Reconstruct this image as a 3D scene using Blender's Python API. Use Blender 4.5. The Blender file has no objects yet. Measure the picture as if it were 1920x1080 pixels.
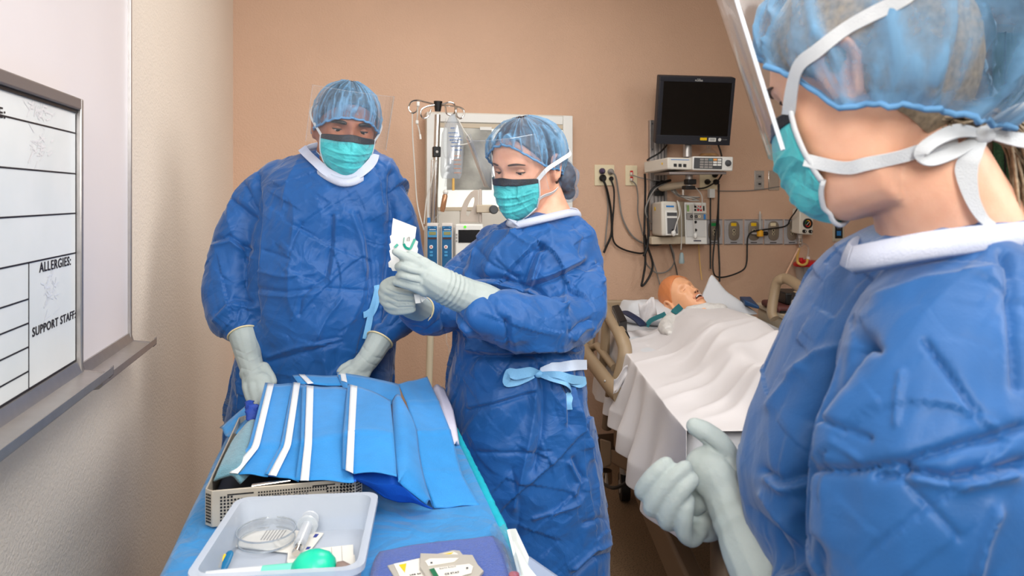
import bpy, bmesh, math, random
import numpy as np
from mathutils import Vector, Matrix

random.seed(7)
SC = bpy.context.scene
COL = SC.collection
# ------------------------------------------------------------------ camera, light, exposure
F, CX, HY, H = 1350.0, 960.0, 370.0, 1.43        # focal length (px of 1920), principal column, horizon row, eye height
ANG = math.atan(320 / 1350.0)                     # the camera looks this far to the right of the left wall's direction
CA, SA = math.cos(ANG), math.sin(ANG)
XL, YB, XR, YR, ZC = -0.526, 3.82, 4.7, -2.6, 2.75  # left wall, back wall, right wall, rear wall, ceiling

cam = bpy.data.cameras.new('camera')
camo = bpy.data.objects.new('camera', cam)
COL.objects.link(camo)
camo.location = (0, 0, H)
camo.rotation_euler = (math.pi / 2, 0, -ANG)
cam.sensor_width = 36
cam.lens = 36 * F / 1920
cam.shift_y = -(540 - HY) / 1920
cam.clip_start = 0.05
cam.dof.use_dof = True
cam.dof.focus_distance = 1.85
cam.dof.aperture_fstop = 8.0
SC.camera = camo

world = bpy.data.worlds.new('world')
SC.world = world
world.use_nodes = True
world.node_tree.nodes['Background'].inputs[0].default_value = (0.9, 0.93, 1.0, 1)
world.node_tree.nodes['Background'].inputs[1].default_value = 0.15
SC.view_settings.view_transform = 'Standard'
SC.view_settings.look = 'None'
SC.view_settings.gamma = 1
SC.view_settings.use_curve_mapping = False
SC.view_settings.exposure = 0.0


def area_light(name, loc, target, sx, sy, power, color=(1, 1, 1)):
    l = bpy.data.lights.new(name, 'AREA')
    l.shape = 'RECTANGLE'
    l.size, l.size_y = sx, sy
    l.energy = power
    l.color = color
    o = bpy.data.objects.new(name, l)
    COL.objects.link(o)
    o.location = loc
    d = Vector(target) - Vector(loc)
    o.rotation_euler = d.to_track_quat('-Z', 'Y').to_euler()
    return o


# unseen ceiling lights added as fill, and the photographer's bounced flashes behind the camera
area_light('ceiling_fill_light', (0.75, 0.55, ZC - 0.03), (0.6, 0.75, 0), 1.2, 1.2, 36, (1.0, 0.98, 0.95))
area_light('ceiling_fill_light', (0.75, 2.35, ZC - 0.03), (0.55, 2.4, 0), 1.2, 0.6, 17, (1.0, 0.98, 0.95))
area_light('flash_umbrella_lamp', (-0.20, -1.0, 2.2), (0.1, 2.7, 1.15), 0.6, 0.9, 40, (1.0, 0.99, 0.97))
key = area_light('flash_softbox_lamp', (2.2, -0.3, 2.3), (-0.5, 2.5, 1.1), 1.1, 1.1, 16, (1.0, 0.98, 0.96))
key.data.spread = math.radians(95)


# ------------------------------------------------------------------ from a measured pixel and a depth to the room
def K(X, d, z):
    """camera-frame floor position (X to the right, d ahead) to room coordinates"""
    return Vector((CA * X + SA * d, -SA * X + CA * d, z))


def C(px, py, d):
    return K((px - CX) / F * d, d, H - (py - HY) / F * d)


def PZ(px, py, z):
    return C(px, py, F * (H - z) / (py - HY))


def BWd(px, w=0.0):
    return (YB - w) / (CA - SA * (px - CX) / F)


def BW(px, py, w=0.0):
    """point on the plane w in front of the back wall"""
    return C(px, py, BWd(px, w))


def LWd(px, w=0.0):
    return (XL + w) / ((px - CX) / F * CA + SA)


def LW(px, py, w=0.0):
    return C(px, py, LWd(px, w))


def proj(V):
    """room coordinates (n,3) to pixels and depth"""
    X = CA * V[:, 0] - SA * V[:, 1]
    d = SA * V[:, 0] + CA * V[:, 1]
    return CX + F * X / d, HY - F * (V[:, 2] - H) / d, d


# ------------------------------------------------------------------ materials
def lin(c):
    if len(c) == 3:
        c = tuple(c) + (255,)
    f = lambda u: u / 12.92 if u <= 0.04045 else ((u + 0.055) / 1.055) ** 2.4
    return tuple(f(x / 255.0) for x in c[:3]) + (1.0,)


def mat(name, col, rough=0.5, metal=0.0, var=0.0, vscale=20.0, bump=0.0, bscale=200.0, alpha=1.0, trans=0.0, ior=1.45,
        sss=0.0, emit=None, estr=1.0, spec=0.5, sheen=0.0, col2=None, detail=3.0, bdist=0.002, coat=0.0):
    m = bpy.data.materials.new(name)
    m.use_nodes = True
    nt = m.node_tree
    b = nt.nodes['Principled BSDF']
    c = lin(col)
    b.inputs['Base Color'].default_value = c
    b.inputs['Roughness'].default_value = rough
    b.inputs['Metallic'].default_value = metal
    b.inputs['Alpha'].default_value = alpha
    b.inputs['Transmission Weight'].default_value = trans
    b.inputs['IOR'].default_value = ior
    b.inputs['Specular IOR Level'].default_value = spec
    b.inputs['Sheen Weight'].default_value = sheen
    b.inputs['Coat Weight'].default_value = coat
    if sss:
        b.inputs['Subsurface Weight'].default_value = sss
        b.inputs['Subsurface Radius'].default_value = (0.008, 0.003, 0.0015)
        b.inputs['Subsurface Scale'].default_value = 1.0
    if emit:
        b.inputs['Emission Color'].default_value = lin(emit)
        b.inputs['Emission Strength'].default_value = estr
    tc = None
    if var or col2 or bump:
        tc = nt.nodes.new('ShaderNodeTexCoord')
    if var or col2:
        n = nt.nodes.new('ShaderNodeTexNoise')
        n.inputs['Scale'].default_value = vscale
        n.inputs['Detail'].default_value = detail
        nt.links.new(tc.outputs['Object'], n.inputs['Vector'])
        r = nt.nodes.new('ShaderNodeValToRGB')
        r.color_ramp.elements[0].position = 0.3
        r.color_ramp.elements[1].position = 0.7
        if col2:
            c0, c1 = c, lin(col2)
        else:
            c0 = tuple(x * (1 - var) for x in c[:3]) + (1,)
            c1 = tuple(min(1, x * (1 + var)) for x in c[:3]) + (1,)
        r.color_ramp.elements[0].color = c0
        r.color_ramp.elements[1].color = c1
        nt.links.new(n.outputs['Fac'], r.inputs['Fac'])
        nt.links.new(r.outputs['Color'], b.inputs['Base Color'])
    if bump:
        n = nt.nodes.new('ShaderNodeTexNoise')
        n.inputs['Scale'].default_value = bscale
        n.inputs['Detail'].default_value = 2.0
        nt.links.new(tc.outputs['Object'], n.inputs['Vector'])
        bp = nt.nodes.new('ShaderNodeBump')
        bp.inputs['Strength'].default_value = bump
        bp.inputs['Distance'].default_value = bdist
        nt.links.new(n.outputs['Fac'], bp.inputs['Height'])
        nt.links.new(bp.outputs['Normal'], b.inputs['Normal'])
    return m


def cloth_mat(name, col, rough=0.55, crease=0.5, cscale=9.0, fiber=0.15, sheen=0.15, trans=0.0, var=0.08):
    """non-woven cloth: crisp crumple creases (voronoi edges, warped), fine embossed dots, slight mottling"""
    m = mat(name, col, rough, var=var, vscale=14, sheen=sheen, spec=0.35)
    nt = m.node_tree
    b = nt.nodes['Principled BSDF']
    tc = nt.nodes.new('ShaderNodeTexCoord')
    nz = nt.nodes.new('ShaderNodeTexNoise')
    nz.inputs['Scale'].default_value = 5
    nt.links.new(tc.outputs['Object'], nz.inputs['Vector'])
    mx = nt.nodes.new('ShaderNodeMix')
    mx.data_type = 'VECTOR'
    mx.inputs['Factor'].default_value = 0.25
    nt.links.new(tc.outputs['Object'], mx.inputs[4])
    nt.links.new(nz.outputs['Color'], mx.inputs[5])
    last = None
    mp_ = nt.nodes.new('ShaderNodeMapping')
    mp_.inputs['Rotation'].default_value = (0.6, 0.4, 0.8)
    nt.links.new(mx.outputs[1], mp_.inputs['Vector'])
    for sc, dist, st, met in ((cscale, 0.030, crease, 'MANHATTAN'), (cscale * 2.3, 0.012, crease * 0.8, 'CHEBYCHEV'), (cscale * 5, 0.005, crease * 0.5, 'MANHATTAN')):
        v = nt.nodes.new('ShaderNodeTexVoronoi')
        v.feature = 'F1'
        v.distance = met
        v.inputs['Scale'].default_value = sc
        nt.links.new(mp_.outputs['Vector'], v.inputs['Vector'])
        bp = nt.nodes.new('ShaderNodeBump')
        bp.inputs['Strength'].default_value = st
        bp.inputs['Distance'].default_value = dist
        nt.links.new(v.outputs['Distance'], bp.inputs['Height'])
        if last:
            nt.links.new(last.outputs['Normal'], bp.inputs['Normal'])
        last = bp
    n2 = nt.nodes.new('ShaderNodeTexNoise')
    n2.inputs['Scale'].default_value = 420
    nt.links.new(tc.outputs['Object'], n2.inputs['Vector'])
    bp = nt.nodes.new('ShaderNodeBump')
    bp.inputs['Strength'].default_value = fiber
    bp.inputs['Distance'].default_value = 0.001
    nt.links.new(n2.outputs['Fac'], bp.inputs['Height'])
    nt.links.new(last.outputs['Normal'], bp.inputs['Normal'])
    nt.links.new(bp.outputs['Normal'], b.inputs['Normal'])
    return m


def film_mat(name, tint, gloss=0.12, rough=0.05, alpha=0.1):
    """thin clear plastic: mostly transparent, a little diffuse tint, a sharp reflection"""
    m = bpy.data.materials.new(name)
    m.use_nodes = True
    nt = m.node_tree
    nt.nodes.clear()
    out = nt.nodes.new('ShaderNodeOutputMaterial')
    tr = nt.nodes.new('ShaderNodeBsdfTransparent')
    tr.inputs[0].default_value = (0.97, 0.98, 0.99, 1)
    df = nt.nodes.new('ShaderNodeBsdfDiffuse')
    df.inputs[0].default_value = lin(tint)
    gl = nt.nodes.new('ShaderNodeBsdfGlossy')
    gl.inputs['Roughness'].default_value = rough
    m1 = nt.nodes.new('ShaderNodeMixShader')
    m1.inputs[0].default_value = alpha
    m2 = nt.nodes.new('ShaderNodeMixShader')
    m2.inputs[0].default_value = gloss
    nt.links.new(tr.outputs[0], m1.inputs[1])
    nt.links.new(df.outputs[0], m1.inputs[2])
    nt.links.new(m1.outputs[0], m2.inputs[1])
    nt.links.new(gl.outputs[0], m2.inputs[2])
    nt.links.new(m2.outputs[0], out.inputs[0])
    return m


def sheer_mat(name, col, lo=0.35, hi=0.8, scale=60.0):
    """thin see-through non-woven: opacity varies with the fibre web and with the doubled pleats (vertex attribute 'pleat')"""
    m = mat(name, col, 0.7, sheen=0.2, spec=0.2)
    nt = m.node_tree
    b = nt.nodes['Principled BSDF']
    tc = nt.nodes.new('ShaderNodeTexCoord')
    n = nt.nodes.new('ShaderNodeTexNoise')
    n.inputs['Scale'].default_value = scale
    n.inputs['Detail'].default_value = 6
    nt.links.new(tc.outputs['Object'], n.inputs['Vector'])
    at = nt.nodes.new('ShaderNodeAttribute')
    at.attribute_name = 'pleat'
    ad = nt.nodes.new('ShaderNodeMath')
    ad.operation = 'MULTIPLY_ADD'
    nt.links.new(n.outputs['Fac'], ad.inputs[0])
    ad.inputs[1].default_value = 0.5
    nt.links.new(at.outputs['Fac'], ad.inputs[2])
    mr = nt.nodes.new('ShaderNodeMapRange')
    mr.inputs['From Min'].default_value = 0.15
    mr.inputs['From Max'].default_value = 1.1
    mr.inputs['To Min'].default_value = lo
    mr.inputs['To Max'].default_value = hi
    nt.links.new(ad.outputs[0], mr.inputs['Value'])
    nt.links.new(mr.outputs['Result'], b.inputs['Alpha'])
    return m


# ------------------------------------------------------------------ mesh builder
def rotm(ax, ang):
    return Matrix.Rotation(ang, 3, ax)


class MB:
    def __init__(s):
        s.v, s.f = [], []

    def add(s, vs, fs):
        b = len(s.v)
        s.v.extend([tuple(p) for p in vs])
        s.f.extend([tuple(b + i for i in q) for q in fs])
        return s

    def box(s, c, size, R=None):
        c = Vector(c)
        vs = []
        for z in (-.5, .5):
            for x, y in ((-.5, -.5), (.5, -.5), (.5, .5), (-.5, .5)):
                p = Vector((x * size[0], y * size[1], z * size[2]))
                vs.append(c + (R @ p if R else p))
        return s.add(vs, [(3, 2, 1, 0), (4, 5, 6, 7), (0, 1, 5, 4), (1, 2, 6, 5), (2, 3, 7, 6), (3, 0, 4, 7)])

    def hexa(s, q0, q1):
        """box from two quads with the same winding (q0 the near face)"""
        return s.add(list(q0) + list(q1), [(0, 1, 2, 3), (7, 6, 5, 4), (1, 0, 4, 5), (2, 1, 5, 6), (3, 2, 6, 7), (0, 3, 7, 4)])

    def loft(s, rings, cap=True, closed=True):
        n = len(rings[0])
        b = len(s.v)
        for r in rings:
            s.v.extend([tuple(p) for p in r])
        m = n if closed else n - 1
        for i in range(len(rings) - 1):
            for j in range(m):
                k = (j + 1) % n
                s.f.append((b + i * n + j, b + i * n + k, b + (i + 1) * n + k, b + (i + 1) * n + j))
        if cap and closed:
            s.f.append(tuple(b + j for j in reversed(range(n))))
            e = b + (len(rings) - 1) * n
            s.f.append(tuple(e + j for j in range(n)))
        return s

    def tube(s, pts, r, n=10, cap=True, flat=1.0, up=None, round_ends=False):
        pts = [Vector(p) for p in pts]
        rs = list(r) if hasattr(r, '__len__') else [r] * len(pts)
        if round_ends:
            t0 = (pts[1] - pts[0]).normalized()
            t1 = (pts[-1] - pts[-2]).normalized()
            p0, r0, p1, r1 = pts[0], rs[0], pts[-1], rs[-1]
            ks = [(.96, .28), (.72, .7), (.36, .93)]
            pts = [p0 - t0 * r0 * a for a, _ in ks] + pts + [p1 + t1 * r1 * a for a, _ in reversed(ks)]
            rs = [r0 * b_ for _, b_ in ks] + rs + [r1 * b_ for _, b_ in reversed(ks)]
        rings = []
        nrm = None
        for i, p in enumerate(pts):
            t = (pts[min(i + 1, len(pts) - 1)] - pts[max(i - 1, 0)]).normalized()
            if nrm is None:
                a = Vector(up) if up else (Vector((0, 0, 1)) if abs(t.z) < 0.9 else Vector((1, 0, 0)))
                nrm = (a - t * a.dot(t)).normalized()
            else:
                nrm = (nrm - t * nrm.dot(t)).normalized()
            bi = t.cross(nrm)
            rings.append([p + nrm * (math.cos(2 * math.pi * j / n) * rs[i]) * flat + bi * (math.sin(2 * math.pi * j / n) * rs[i]) for j in range(n)])
        return s.loft(rings, cap)

    def cyl(s, p0, p1, r0, r1=None, n=20):
        return s.tube([p0, p1], [r0, r0 if r1 is None else r1], n)

    def sphere(s, c, r, n=16, m=10, R=None):
        c = Vector(c)
        if not hasattr(r, '__len__'):
            r = (r, r, r)
        rings = []
        for i in range(1, m):
            a = math.pi * i / m
            ring = []
            for j in range(n):
                t = 2 * math.pi * j / n
                p = Vector((r[0] * math.sin(a) * math.cos(t), r[1] * math.sin(a) * math.sin(t), -r[2] * math.cos(a)))
                ring.append(c + (R @ p if R else p))
            rings.append(ring)
        b = len(s.v)
        s.loft(rings, cap=False)
        lo, hi = Vector((0, 0, -r[2])), Vector((0, 0, r[2]))
        s.v.append(tuple(c + (R @ lo if R else lo)))
        s.v.append(tuple(c + (R @ hi if R else hi)))
        k = len(s.v)
        for j in range(n):
            s.f.append((k - 2, b + (j + 1) % n, b + j))
            e = b + (m - 2) * n
            s.f.append((k - 1, e + j, e + (j + 1) % n))
        return s

    def lathe(s, prof, c, axis=(0, 0, 1), n=32, cap=True):
        """prof: (radius, height along the axis)"""
        c, ax = Vector(c), Vector(axis).normalized()
        a = Vector((1, 0, 0)) if abs(ax.x) < 0.9 else Vector((0, 1, 0))
        u = (a - ax * a.dot(ax)).normalized()
        w = ax.cross(u)
        return s.loft([[c + ax * h + (u * math.cos(2 * math.pi * j / n) + w * math.sin(2 * math.pi * j / n)) * max(r, 1e-5) for j in range(n)] for r, h in prof], cap)

    def grid(s, P, nu, nv):
        """P(i,j) for i<nu, j<nv"""
        b = len(s.v)
        for i in range(nu):
            for j in range(nv):
                s.v.append(tuple(P(i, j)))
        for i in range(nu - 1):
            for j in range(nv - 1):
                s.f.append((b + i * nv + j, b + (i + 1) * nv + j, b + (i + 1) * nv + j + 1, b + i * nv + j + 1))
        return s

    def prism(s, poly, ext):
        """poly: list of 3-D points (counter-clockwise seen from outside), pushed along -ext"""
        e = Vector(ext)
        n = len(poly)
        b = len(s.v)
        s.v.extend([tuple(p) for p in poly])
        s.v.extend([tuple(Vector(p) - e) for p in poly])
        s.f.append(tuple(b + i for i in range(n)))
        s.f.append(tuple(b + n + i for i in reversed(range(n))))
        for i in range(n):
            j = (i + 1) % n
            s.f.append((b + j, b + i, b + n + i, b + n + j))
        return s

    def ribbon(s, pts, nrms, w, th=0.0008):
        """flat strap along pts, its flat side along nrms, w wide (number or list)"""
        pts = [Vector(p) for p in pts]
        ws = list(w) if hasattr(w, '__len__') else [w] * len(pts)
        rings = []
        for i, p in enumerate(pts):
            t = (pts[min(i + 1, len(pts) - 1)] - pts[max(i - 1, 0)]).normalized()
            nn = Vector(nrms[i]) if hasattr(nrms[0], '__len__') else Vector(nrms)
            nn = (nn - t * nn.dot(t)).normalized()
            bi = t.cross(nn)
            h = ws[i] / 2
            rings.append([p + bi * h + nn * th, p - bi * h + nn * th, p - bi * h - nn * th, p + bi * h - nn * th])
        return s.loft(rings)


def spline(pts, k=6):
    """Catmull-Rom through pts"""
    pts = [Vector(p) for p in pts]
    out = []
    n = len(pts)
    for i in range(n - 1):
        p0, p1, p2, p3 = pts[max(i - 1, 0)], pts[i], pts[i + 1], pts[min(i + 2, n - 1)]
        for j in range(k):
            t = j / k
            out.append(0.5 * ((2 * p1) + (p2 - p0) * t + (2 * p0 - 5 * p1 + 4 * p2 - p3) * t * t + (3 * p1 - p0 - 3 * p2 + p3) * t ** 3))
    out.append(pts[-1])
    return out


def origin_of(parent):
    while parent.parent is not None:
        parent = parent.parent
    return parent.location


def tagp(o, label=None, cat=None, group=None, kind=None):
    for k, v in (('label', label), ('category', cat), ('group', group), ('kind', kind)):
        if v:
            o[k] = v
    return o


def obj(name, mb, m, parent=None, label=None, cat=None, group=None, kind=None, bevel=0.0, smooth=38, seg=2, loc=None, pleat=None, solid=0.0, flip=False):
    vs, fs = (mb.v, mb.f) if isinstance(mb, MB) else mb
    vs = np.array(vs, dtype=float).reshape(-1, 3)
    if parent is not None:
        org = np.array(origin_of(parent))
    elif loc is not None:
        org = np.array(loc)
    elif kind == 'structure':
        org = np.zeros(3)
    else:
        lo, hi = vs.min(0), vs.max(0)
        org = np.array([(lo[0] + hi[0]) / 2, (lo[1] + hi[1]) / 2, lo[2]])
    me = bpy.data.meshes.new(name)
    me.from_pydata((vs - org).tolist(), [], [list(q) for q in fs] if not isinstance(fs, np.ndarray) else fs.tolist())
    me.update()
    bm = None
    if smooth:
        me.shade_smooth()
        if smooth < 180:
            me.set_sharp_from_angle(angle=math.radians(smooth))
    if pleat is not None:
        at = me.attributes.new('pleat', 'FLOAT', 'POINT')
        at.data.foreach_set('value', np.asarray(pleat, dtype=np.float32))
    me.materials.append(m)
    o = bpy.data.objects.new(name, me)
    COL.objects.link(o)
    if parent is not None:
        o.parent = parent
    else:
        o.location = org
    if solid:
        sd = o.modifiers.new('solid', 'SOLIDIFY')
        sd.thickness = solid
        sd.offset = 0
    if bevel:
        bv = o.modifiers.new('bevel', 'BEVEL')
        bv.width = bevel
        bv.segments = seg
        bv.limit_method = 'ANGLE'
        bv.angle_limit = math.radians(40)
    return tagp(o, label, cat, group, kind)


def thing(name, loc, label, cat, group=None, kind=None):
    o = bpy.data.objects.new(name, None)
    COL.objects.link(o)
    o.location = loc
    o.empty_display_size = 0.05
    return tagp(o, label, cat, group, kind)


def part_of(o):
    return o


def text_mb(body, place, size, th=0.0004, font_scale=(1, 1), shear=0.0, bold=0.0, align='LEFT', spacing=1.0):
    """lettering as flat mesh; place(u, v, w) maps text-plane metres to the room"""
    cu = bpy.data.curves.new('lettering', 'FONT')
    cu.body = body
    cu.size = size
    cu.align_x = align
    cu.shear = shear
    cu.offset = bold
    cu.resolution_u = 3
    cu.space_character = spacing
    cu.extrude = th
    t = bpy.data.objects.new('lettering', cu)
    COL.objects.link(t)
    dg = bpy.context.evaluated_depsgraph_get()
    me = bpy.data.meshes.new_from_object(t.evaluated_get(dg))
    mb = MB()
    mb.add([place(v.co.x * font_scale[0], v.co.y * font_scale[1], v.co.z) for v in me.vertices], [tuple(p.vertices) for p in me.polygons])
    bpy.data.objects.remove(t)
    bpy.data.meshes.remove(me)
    bpy.data.curves.remove(cu)
    return mb


# ------------------------------------------------------------------ numpy sculpting kit
def _hash(ix, iy, iz, seed):
    h = (ix.astype(np.int64) * 374761393 + iy.astype(np.int64) * 668265263 + iz.astype(np.int64) * 2147483647 + seed * 1274126177) & 0xffffffff
    h = ((h ^ (h >> 13)) * 1274126177) & 0xffffffff
    h = ((h ^ (h >> 16)) * 2246822519) & 0xffffffff
    return ((h ^ (h >> 15)) & 0xffffff) / float(0xffffff)


def vnoise(P, seed=0):
    I = np.floor(P).astype(np.int64)
    f = P - I
    f = f * f * (3 - 2 * f)
    r = 0
    for dx in (0, 1):
        for dy in (0, 1):
            for dz in (0, 1):
                w = (f[:, 0] if dx else 1 - f[:, 0]) * (f[:, 1] if dy else 1 - f[:, 1]) * (f[:, 2] if dz else 1 - f[:, 2])
                r = r + w * _hash(I[:, 0] + dx, I[:, 1] + dy, I[:, 2] + dz, seed)
    return r


def crumple(P, seed=0, k=0.55):
    """lower envelope of tilted paraboloids on jittered cells: continuous, with crisp creases like crumpled paper"""
    I = np.floor(P).astype(np.int64)
    best = np.full(len(P), 9.0)
    for dx in (-1, 0, 1):
        for dy in (-1, 0, 1):
            for dz in (-1, 0, 1):
                x, y, z = I[:, 0] + dx, I[:, 1] + dy, I[:, 2] + dz
                q = np.stack([P[:, 0] - (x + _hash(x, y, z, seed)), P[:, 1] - (y + _hash(x, y, z, seed + 1)), P[:, 2] - (z + _hash(x, y, z, seed + 2))], 1)
                g = np.stack([_hash(x, y, z, seed + 3), _hash(x, y, z, seed + 4), _hash(x, y, z, seed + 5)], 1) * 2 - 1
                best = np.minimum(best, (g * q).sum(1) * 0.75 + k * (0.75 * np.sqrt((q * q).sum(1)) + 0.28 * (q * q).sum(1)))
    return best


def remesh(mb, voxel, smooth=2, sub=0, adapt=False):
    """union of everything in mb as one closed surface -> verts (n,3), quads"""
    me = bpy.data.meshes.new('tmp')
    me.from_pydata([tuple(p) for p in mb.v], [], mb.f)
    me.update()
    o = bpy.data.objects.new('tmp', me)
    COL.objects.link(o)
    r = o.modifiers.new('r', 'REMESH')
    r.mode = 'VOXEL'
    r.voxel_size = voxel
    if smooth:
        s = o.modifiers.new('s', 'SMOOTH')
        s.factor = 0.5
        s.iterations = smooth
    if sub:
        u = o.modifiers.new('u', 'SUBSURF')
        u.levels = u.render_levels = sub
    dg = bpy.context.evaluated_depsgraph_get()
    e = bpy.data.meshes.new_from_object(o.evaluated_get(dg))
    n = len(e.vertices)
    V = np.empty(n * 3)
    e.vertices.foreach_get('co', V)
    N = np.empty(n * 3, dtype=np.float32)
    e.vertices.foreach_get('normal', N)
    idx = np.empty(len(e.loops), dtype=np.int32)
    e.loops.foreach_get('vertex_index', idx)
    lt = np.empty(len(e.polygons), dtype=np.int32)
    e.polygons.foreach_get('loop_total', lt)
    if len(lt) and lt.min() == 4 and lt.max() == 4:
        Q = idx.reshape(-1, 4)
    else:
        Q = [tuple(p.vertices) for p in e.polygons]
    bpy.data.objects.remove(o)
    bpy.data.meshes.remove(me)
    bpy.data.meshes.remove(e)
    return V.reshape(-1, 3), Q, N.reshape(-1, 3).astype(float)


def seg_dist(px, py, poly):
    """distance of many 2-D points to a polyline, and the signed side"""
    best = np.full(len(px), 1e9)
    for (x0, y0), (x1, y1) in zip(poly[:-1], poly[1:]):
        dx, dy = x1 - x0, y1 - y0
        L2 = dx * dx + dy * dy
        t = np.clip(((px - x0) * dx + (py - y0) * dy) / L2, 0, 1)
        fade = 1.0
        best = np.minimum(best, np.hypot(px - x0 - t * dx, py - y0 - t * dy))
    return best


def strokes(V, N, lst):
    """folds pressed (-) or raised (+) along lines across the side of the cloth that faces the room's middle: (polyline, height, width)"""
    x, y, d = proj(V)
    view = V - np.array([0, 0, H])
    view /= np.linalg.norm(view, axis=1)[:, None]
    w = np.clip(-(view * N).sum(1) * 2.0, 0, 1)
    disp = np.zeros(len(V))
    for poly, amp, wid in lst:
        dd = seg_dist(x, y, poly)
        disp += amp * np.exp(-(dd / wid) ** 1.15) * w
    return disp

# ------------------------------------------------------------------ the room
M_peach = mat('peach_wall_paint', (208, 172, 146), 0.6, var=0.03, vscale=3, bump=0.6, bscale=130, bdist=0.004)
M_cream = mat('cream_wall_paint', (238, 226, 212), 0.6, var=0.02, vscale=2, bump=0.5, bscale=140, bdist=0.004)
M_ceil = mat('ceiling_white', (235, 233, 228), 0.8, var=0.02, vscale=30)
M_floor = mat('speckled_vinyl', (98, 80, 62), 0.42, col2=(132, 110, 86), vscale=160, detail=1)
_nt = M_floor.node_tree
_r = [n for n in _nt.nodes if n.type == 'VALTORGB'][0]
_r.color_ramp.elements[0].position = 0.36
_r.color_ramp.elements[1].position = 0.48


def sbox(name, lo, hi, m, kind='structure', **k):
    mb = MB().box([(a + b) / 2 for a, b in zip(lo, hi)], [b - a for a, b in zip(lo, hi)])
    return obj(name, mb, m, kind=kind, smooth=0, **k)


sbox('floor', (XL - .1, YR - .1, -0.08), (XR + .1, YB + .1, 0), M_floor)
sbox('ceiling', (XL - .1, YR - .1, ZC), (XR + .1, YB + .1, ZC + .08), M_ceil)
sbox('wall_left', (XL - .1, YR - .1, 0), (XL, YB, ZC), M_cream)
sbox('wall_back', (XL - .1, YB, 0), (XR + .1, YB + .1, ZC), M_peach)
sbox('wall_right', (XR, YR, 0), (XR + .1, YB, ZC), M_cream)
sbox('wall_rear', (XL, YR - .1, 0), (XR + .1, YR, ZC), M_cream)
M_base = mat('brown_vinyl_base', (92, 72, 56), 0.5)
sbox('baseboard_back', (XL + .008, YB - .006, 0.0), (XR, YB, .1), M_base)
sbox('baseboard_left', (XL, YR, 0.0), (XL + .006, YB - .006, .1), M_base)

# plain plastics and metals used by many things
M_alu = mat('brushed_aluminium', (176, 172, 170), 0.38, metal=0.8, var=0.05, vscale=40)
M_alud = mat('darker_aluminium', (140, 132, 130), 0.45, metal=0.6)  # slightly darker, duller aluminium
M_chrome = mat('chrome', (205, 200, 195), 0.15, metal=1.0)
M_steel = mat('stainless_steel', (182, 178, 174), 0.35, metal=0.5, var=0.06, vscale=60)
M_white = mat('white_plastic', (226, 226, 222), 0.4)
M_off = mat('off_white_plastic', (212, 208, 198), 0.45)
M_beige = mat('beige_plastic', (196, 182, 160), 0.5)
M_ivory = mat('ivory_plate', (224, 210, 176), 0.4)
M_grey = mat('grey_plastic', (150, 146, 142), 0.5)
M_dgrey = mat('dark_grey_plastic', (74, 76, 80), 0.45)
M_black = mat('black_plastic', (18, 18, 20), 0.4)
M_rubber = mat('black_rubber', (16, 16, 17), 0.55)
M_greyc = mat('grey_cable', (128, 124, 120), 0.5)
M_whitec = mat('white_cable', (206, 204, 198), 0.45)
M_yellow = mat('yellow_label', (240, 196, 20), 0.5)
M_blue_l = mat('blue_label', (40, 120, 190), 0.5)
M_red = mat('red_plastic', (200, 24, 34), 0.35)
M_green = mat('green_label', (20, 140, 70), 0.5)
M_ink = mat('black_ink', (28, 22, 26), 0.5)
M_navyink = mat('navy_ink', (40, 36, 70), 0.5)

# ------------------------------------------------------------------ whiteboards on the left wall
M_board = mat('whiteboard_enamel', (232, 226, 228), 0.28, var=0.015, vscale=3)
M_board2 = mat('smudged_whiteboard', (226, 230, 230), 0.25, col2=(238, 240, 240), vscale=6)


def lbox(mb, y0, y1, z0, z1, w0, w1):
    return mb.box((XL + (w0 + w1) / 2, (y0 + y1) / 2, (z0 + z1) / 2), (w1 - w0, y1 - y0, z1 - z0))


def tray(name, y0, y1, z, w0, parent, depth=0.062):
    """extruded pen tray with a raised lip and end caps"""
    prof = [(w0, z + .012), (w0 + .004, z + .012), (w0 + .010, z - .010), (w0 + depth - .010, z - .016), (w0 + depth - .004, z - .006), (w0 + depth, z - .004),
            (w0 + depth, z - .018), (w0 + depth - .006, z - .024), (w0, z - .030)]
    mb = MB().loft([[Vector((XL + a, y, b)) for a, b in prof] for y in (y0, y1)])
    o = obj(name, mb, M_alu, parent)
    cp = MB().loft([[Vector((XL + a, y, b + e)) for a, b, e in [(q[0], q[1], .002 if q[1] > z - .017 else -.002) for q in prof]] for y in (y1, y1 + .003)])
    obj('tray_end_cap', cp, M_alud, o)
    return o


pA = LW(243, 300, .02)
yA = pA.y
zA0, zA1 = LW(244, 632, .02).z, 2.35
big = thing('large_whiteboard', (XL, .9, zA0), 'large plain whiteboard with aluminium frame behind the smaller ruled board', 'whiteboard')
obj('panel', lbox(MB(), .25, yA - .006, zA0, zA1, .002, .018), M_board, big)
obj('frame_side', lbox(MB(), yA - .009, yA, zA0 - .02, zA1, 0, .026), M_alu, big, bevel=.002)
obj('frame_top', lbox(MB(), .25, yA - .009, zA1 - .01, zA1, 0, .024), M_alu, big, bevel=.002)
tray('pen_tray', LW(151, 400, .044).y + .006, yA + .002, zA0, .018, big)
q = LW(246, 448, .01)
obj('hinge_screw', MB().cyl((XL + .012, yA, q.z), (XL + .012, yA + .006, q.z), .004), M_steel, big)

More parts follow.
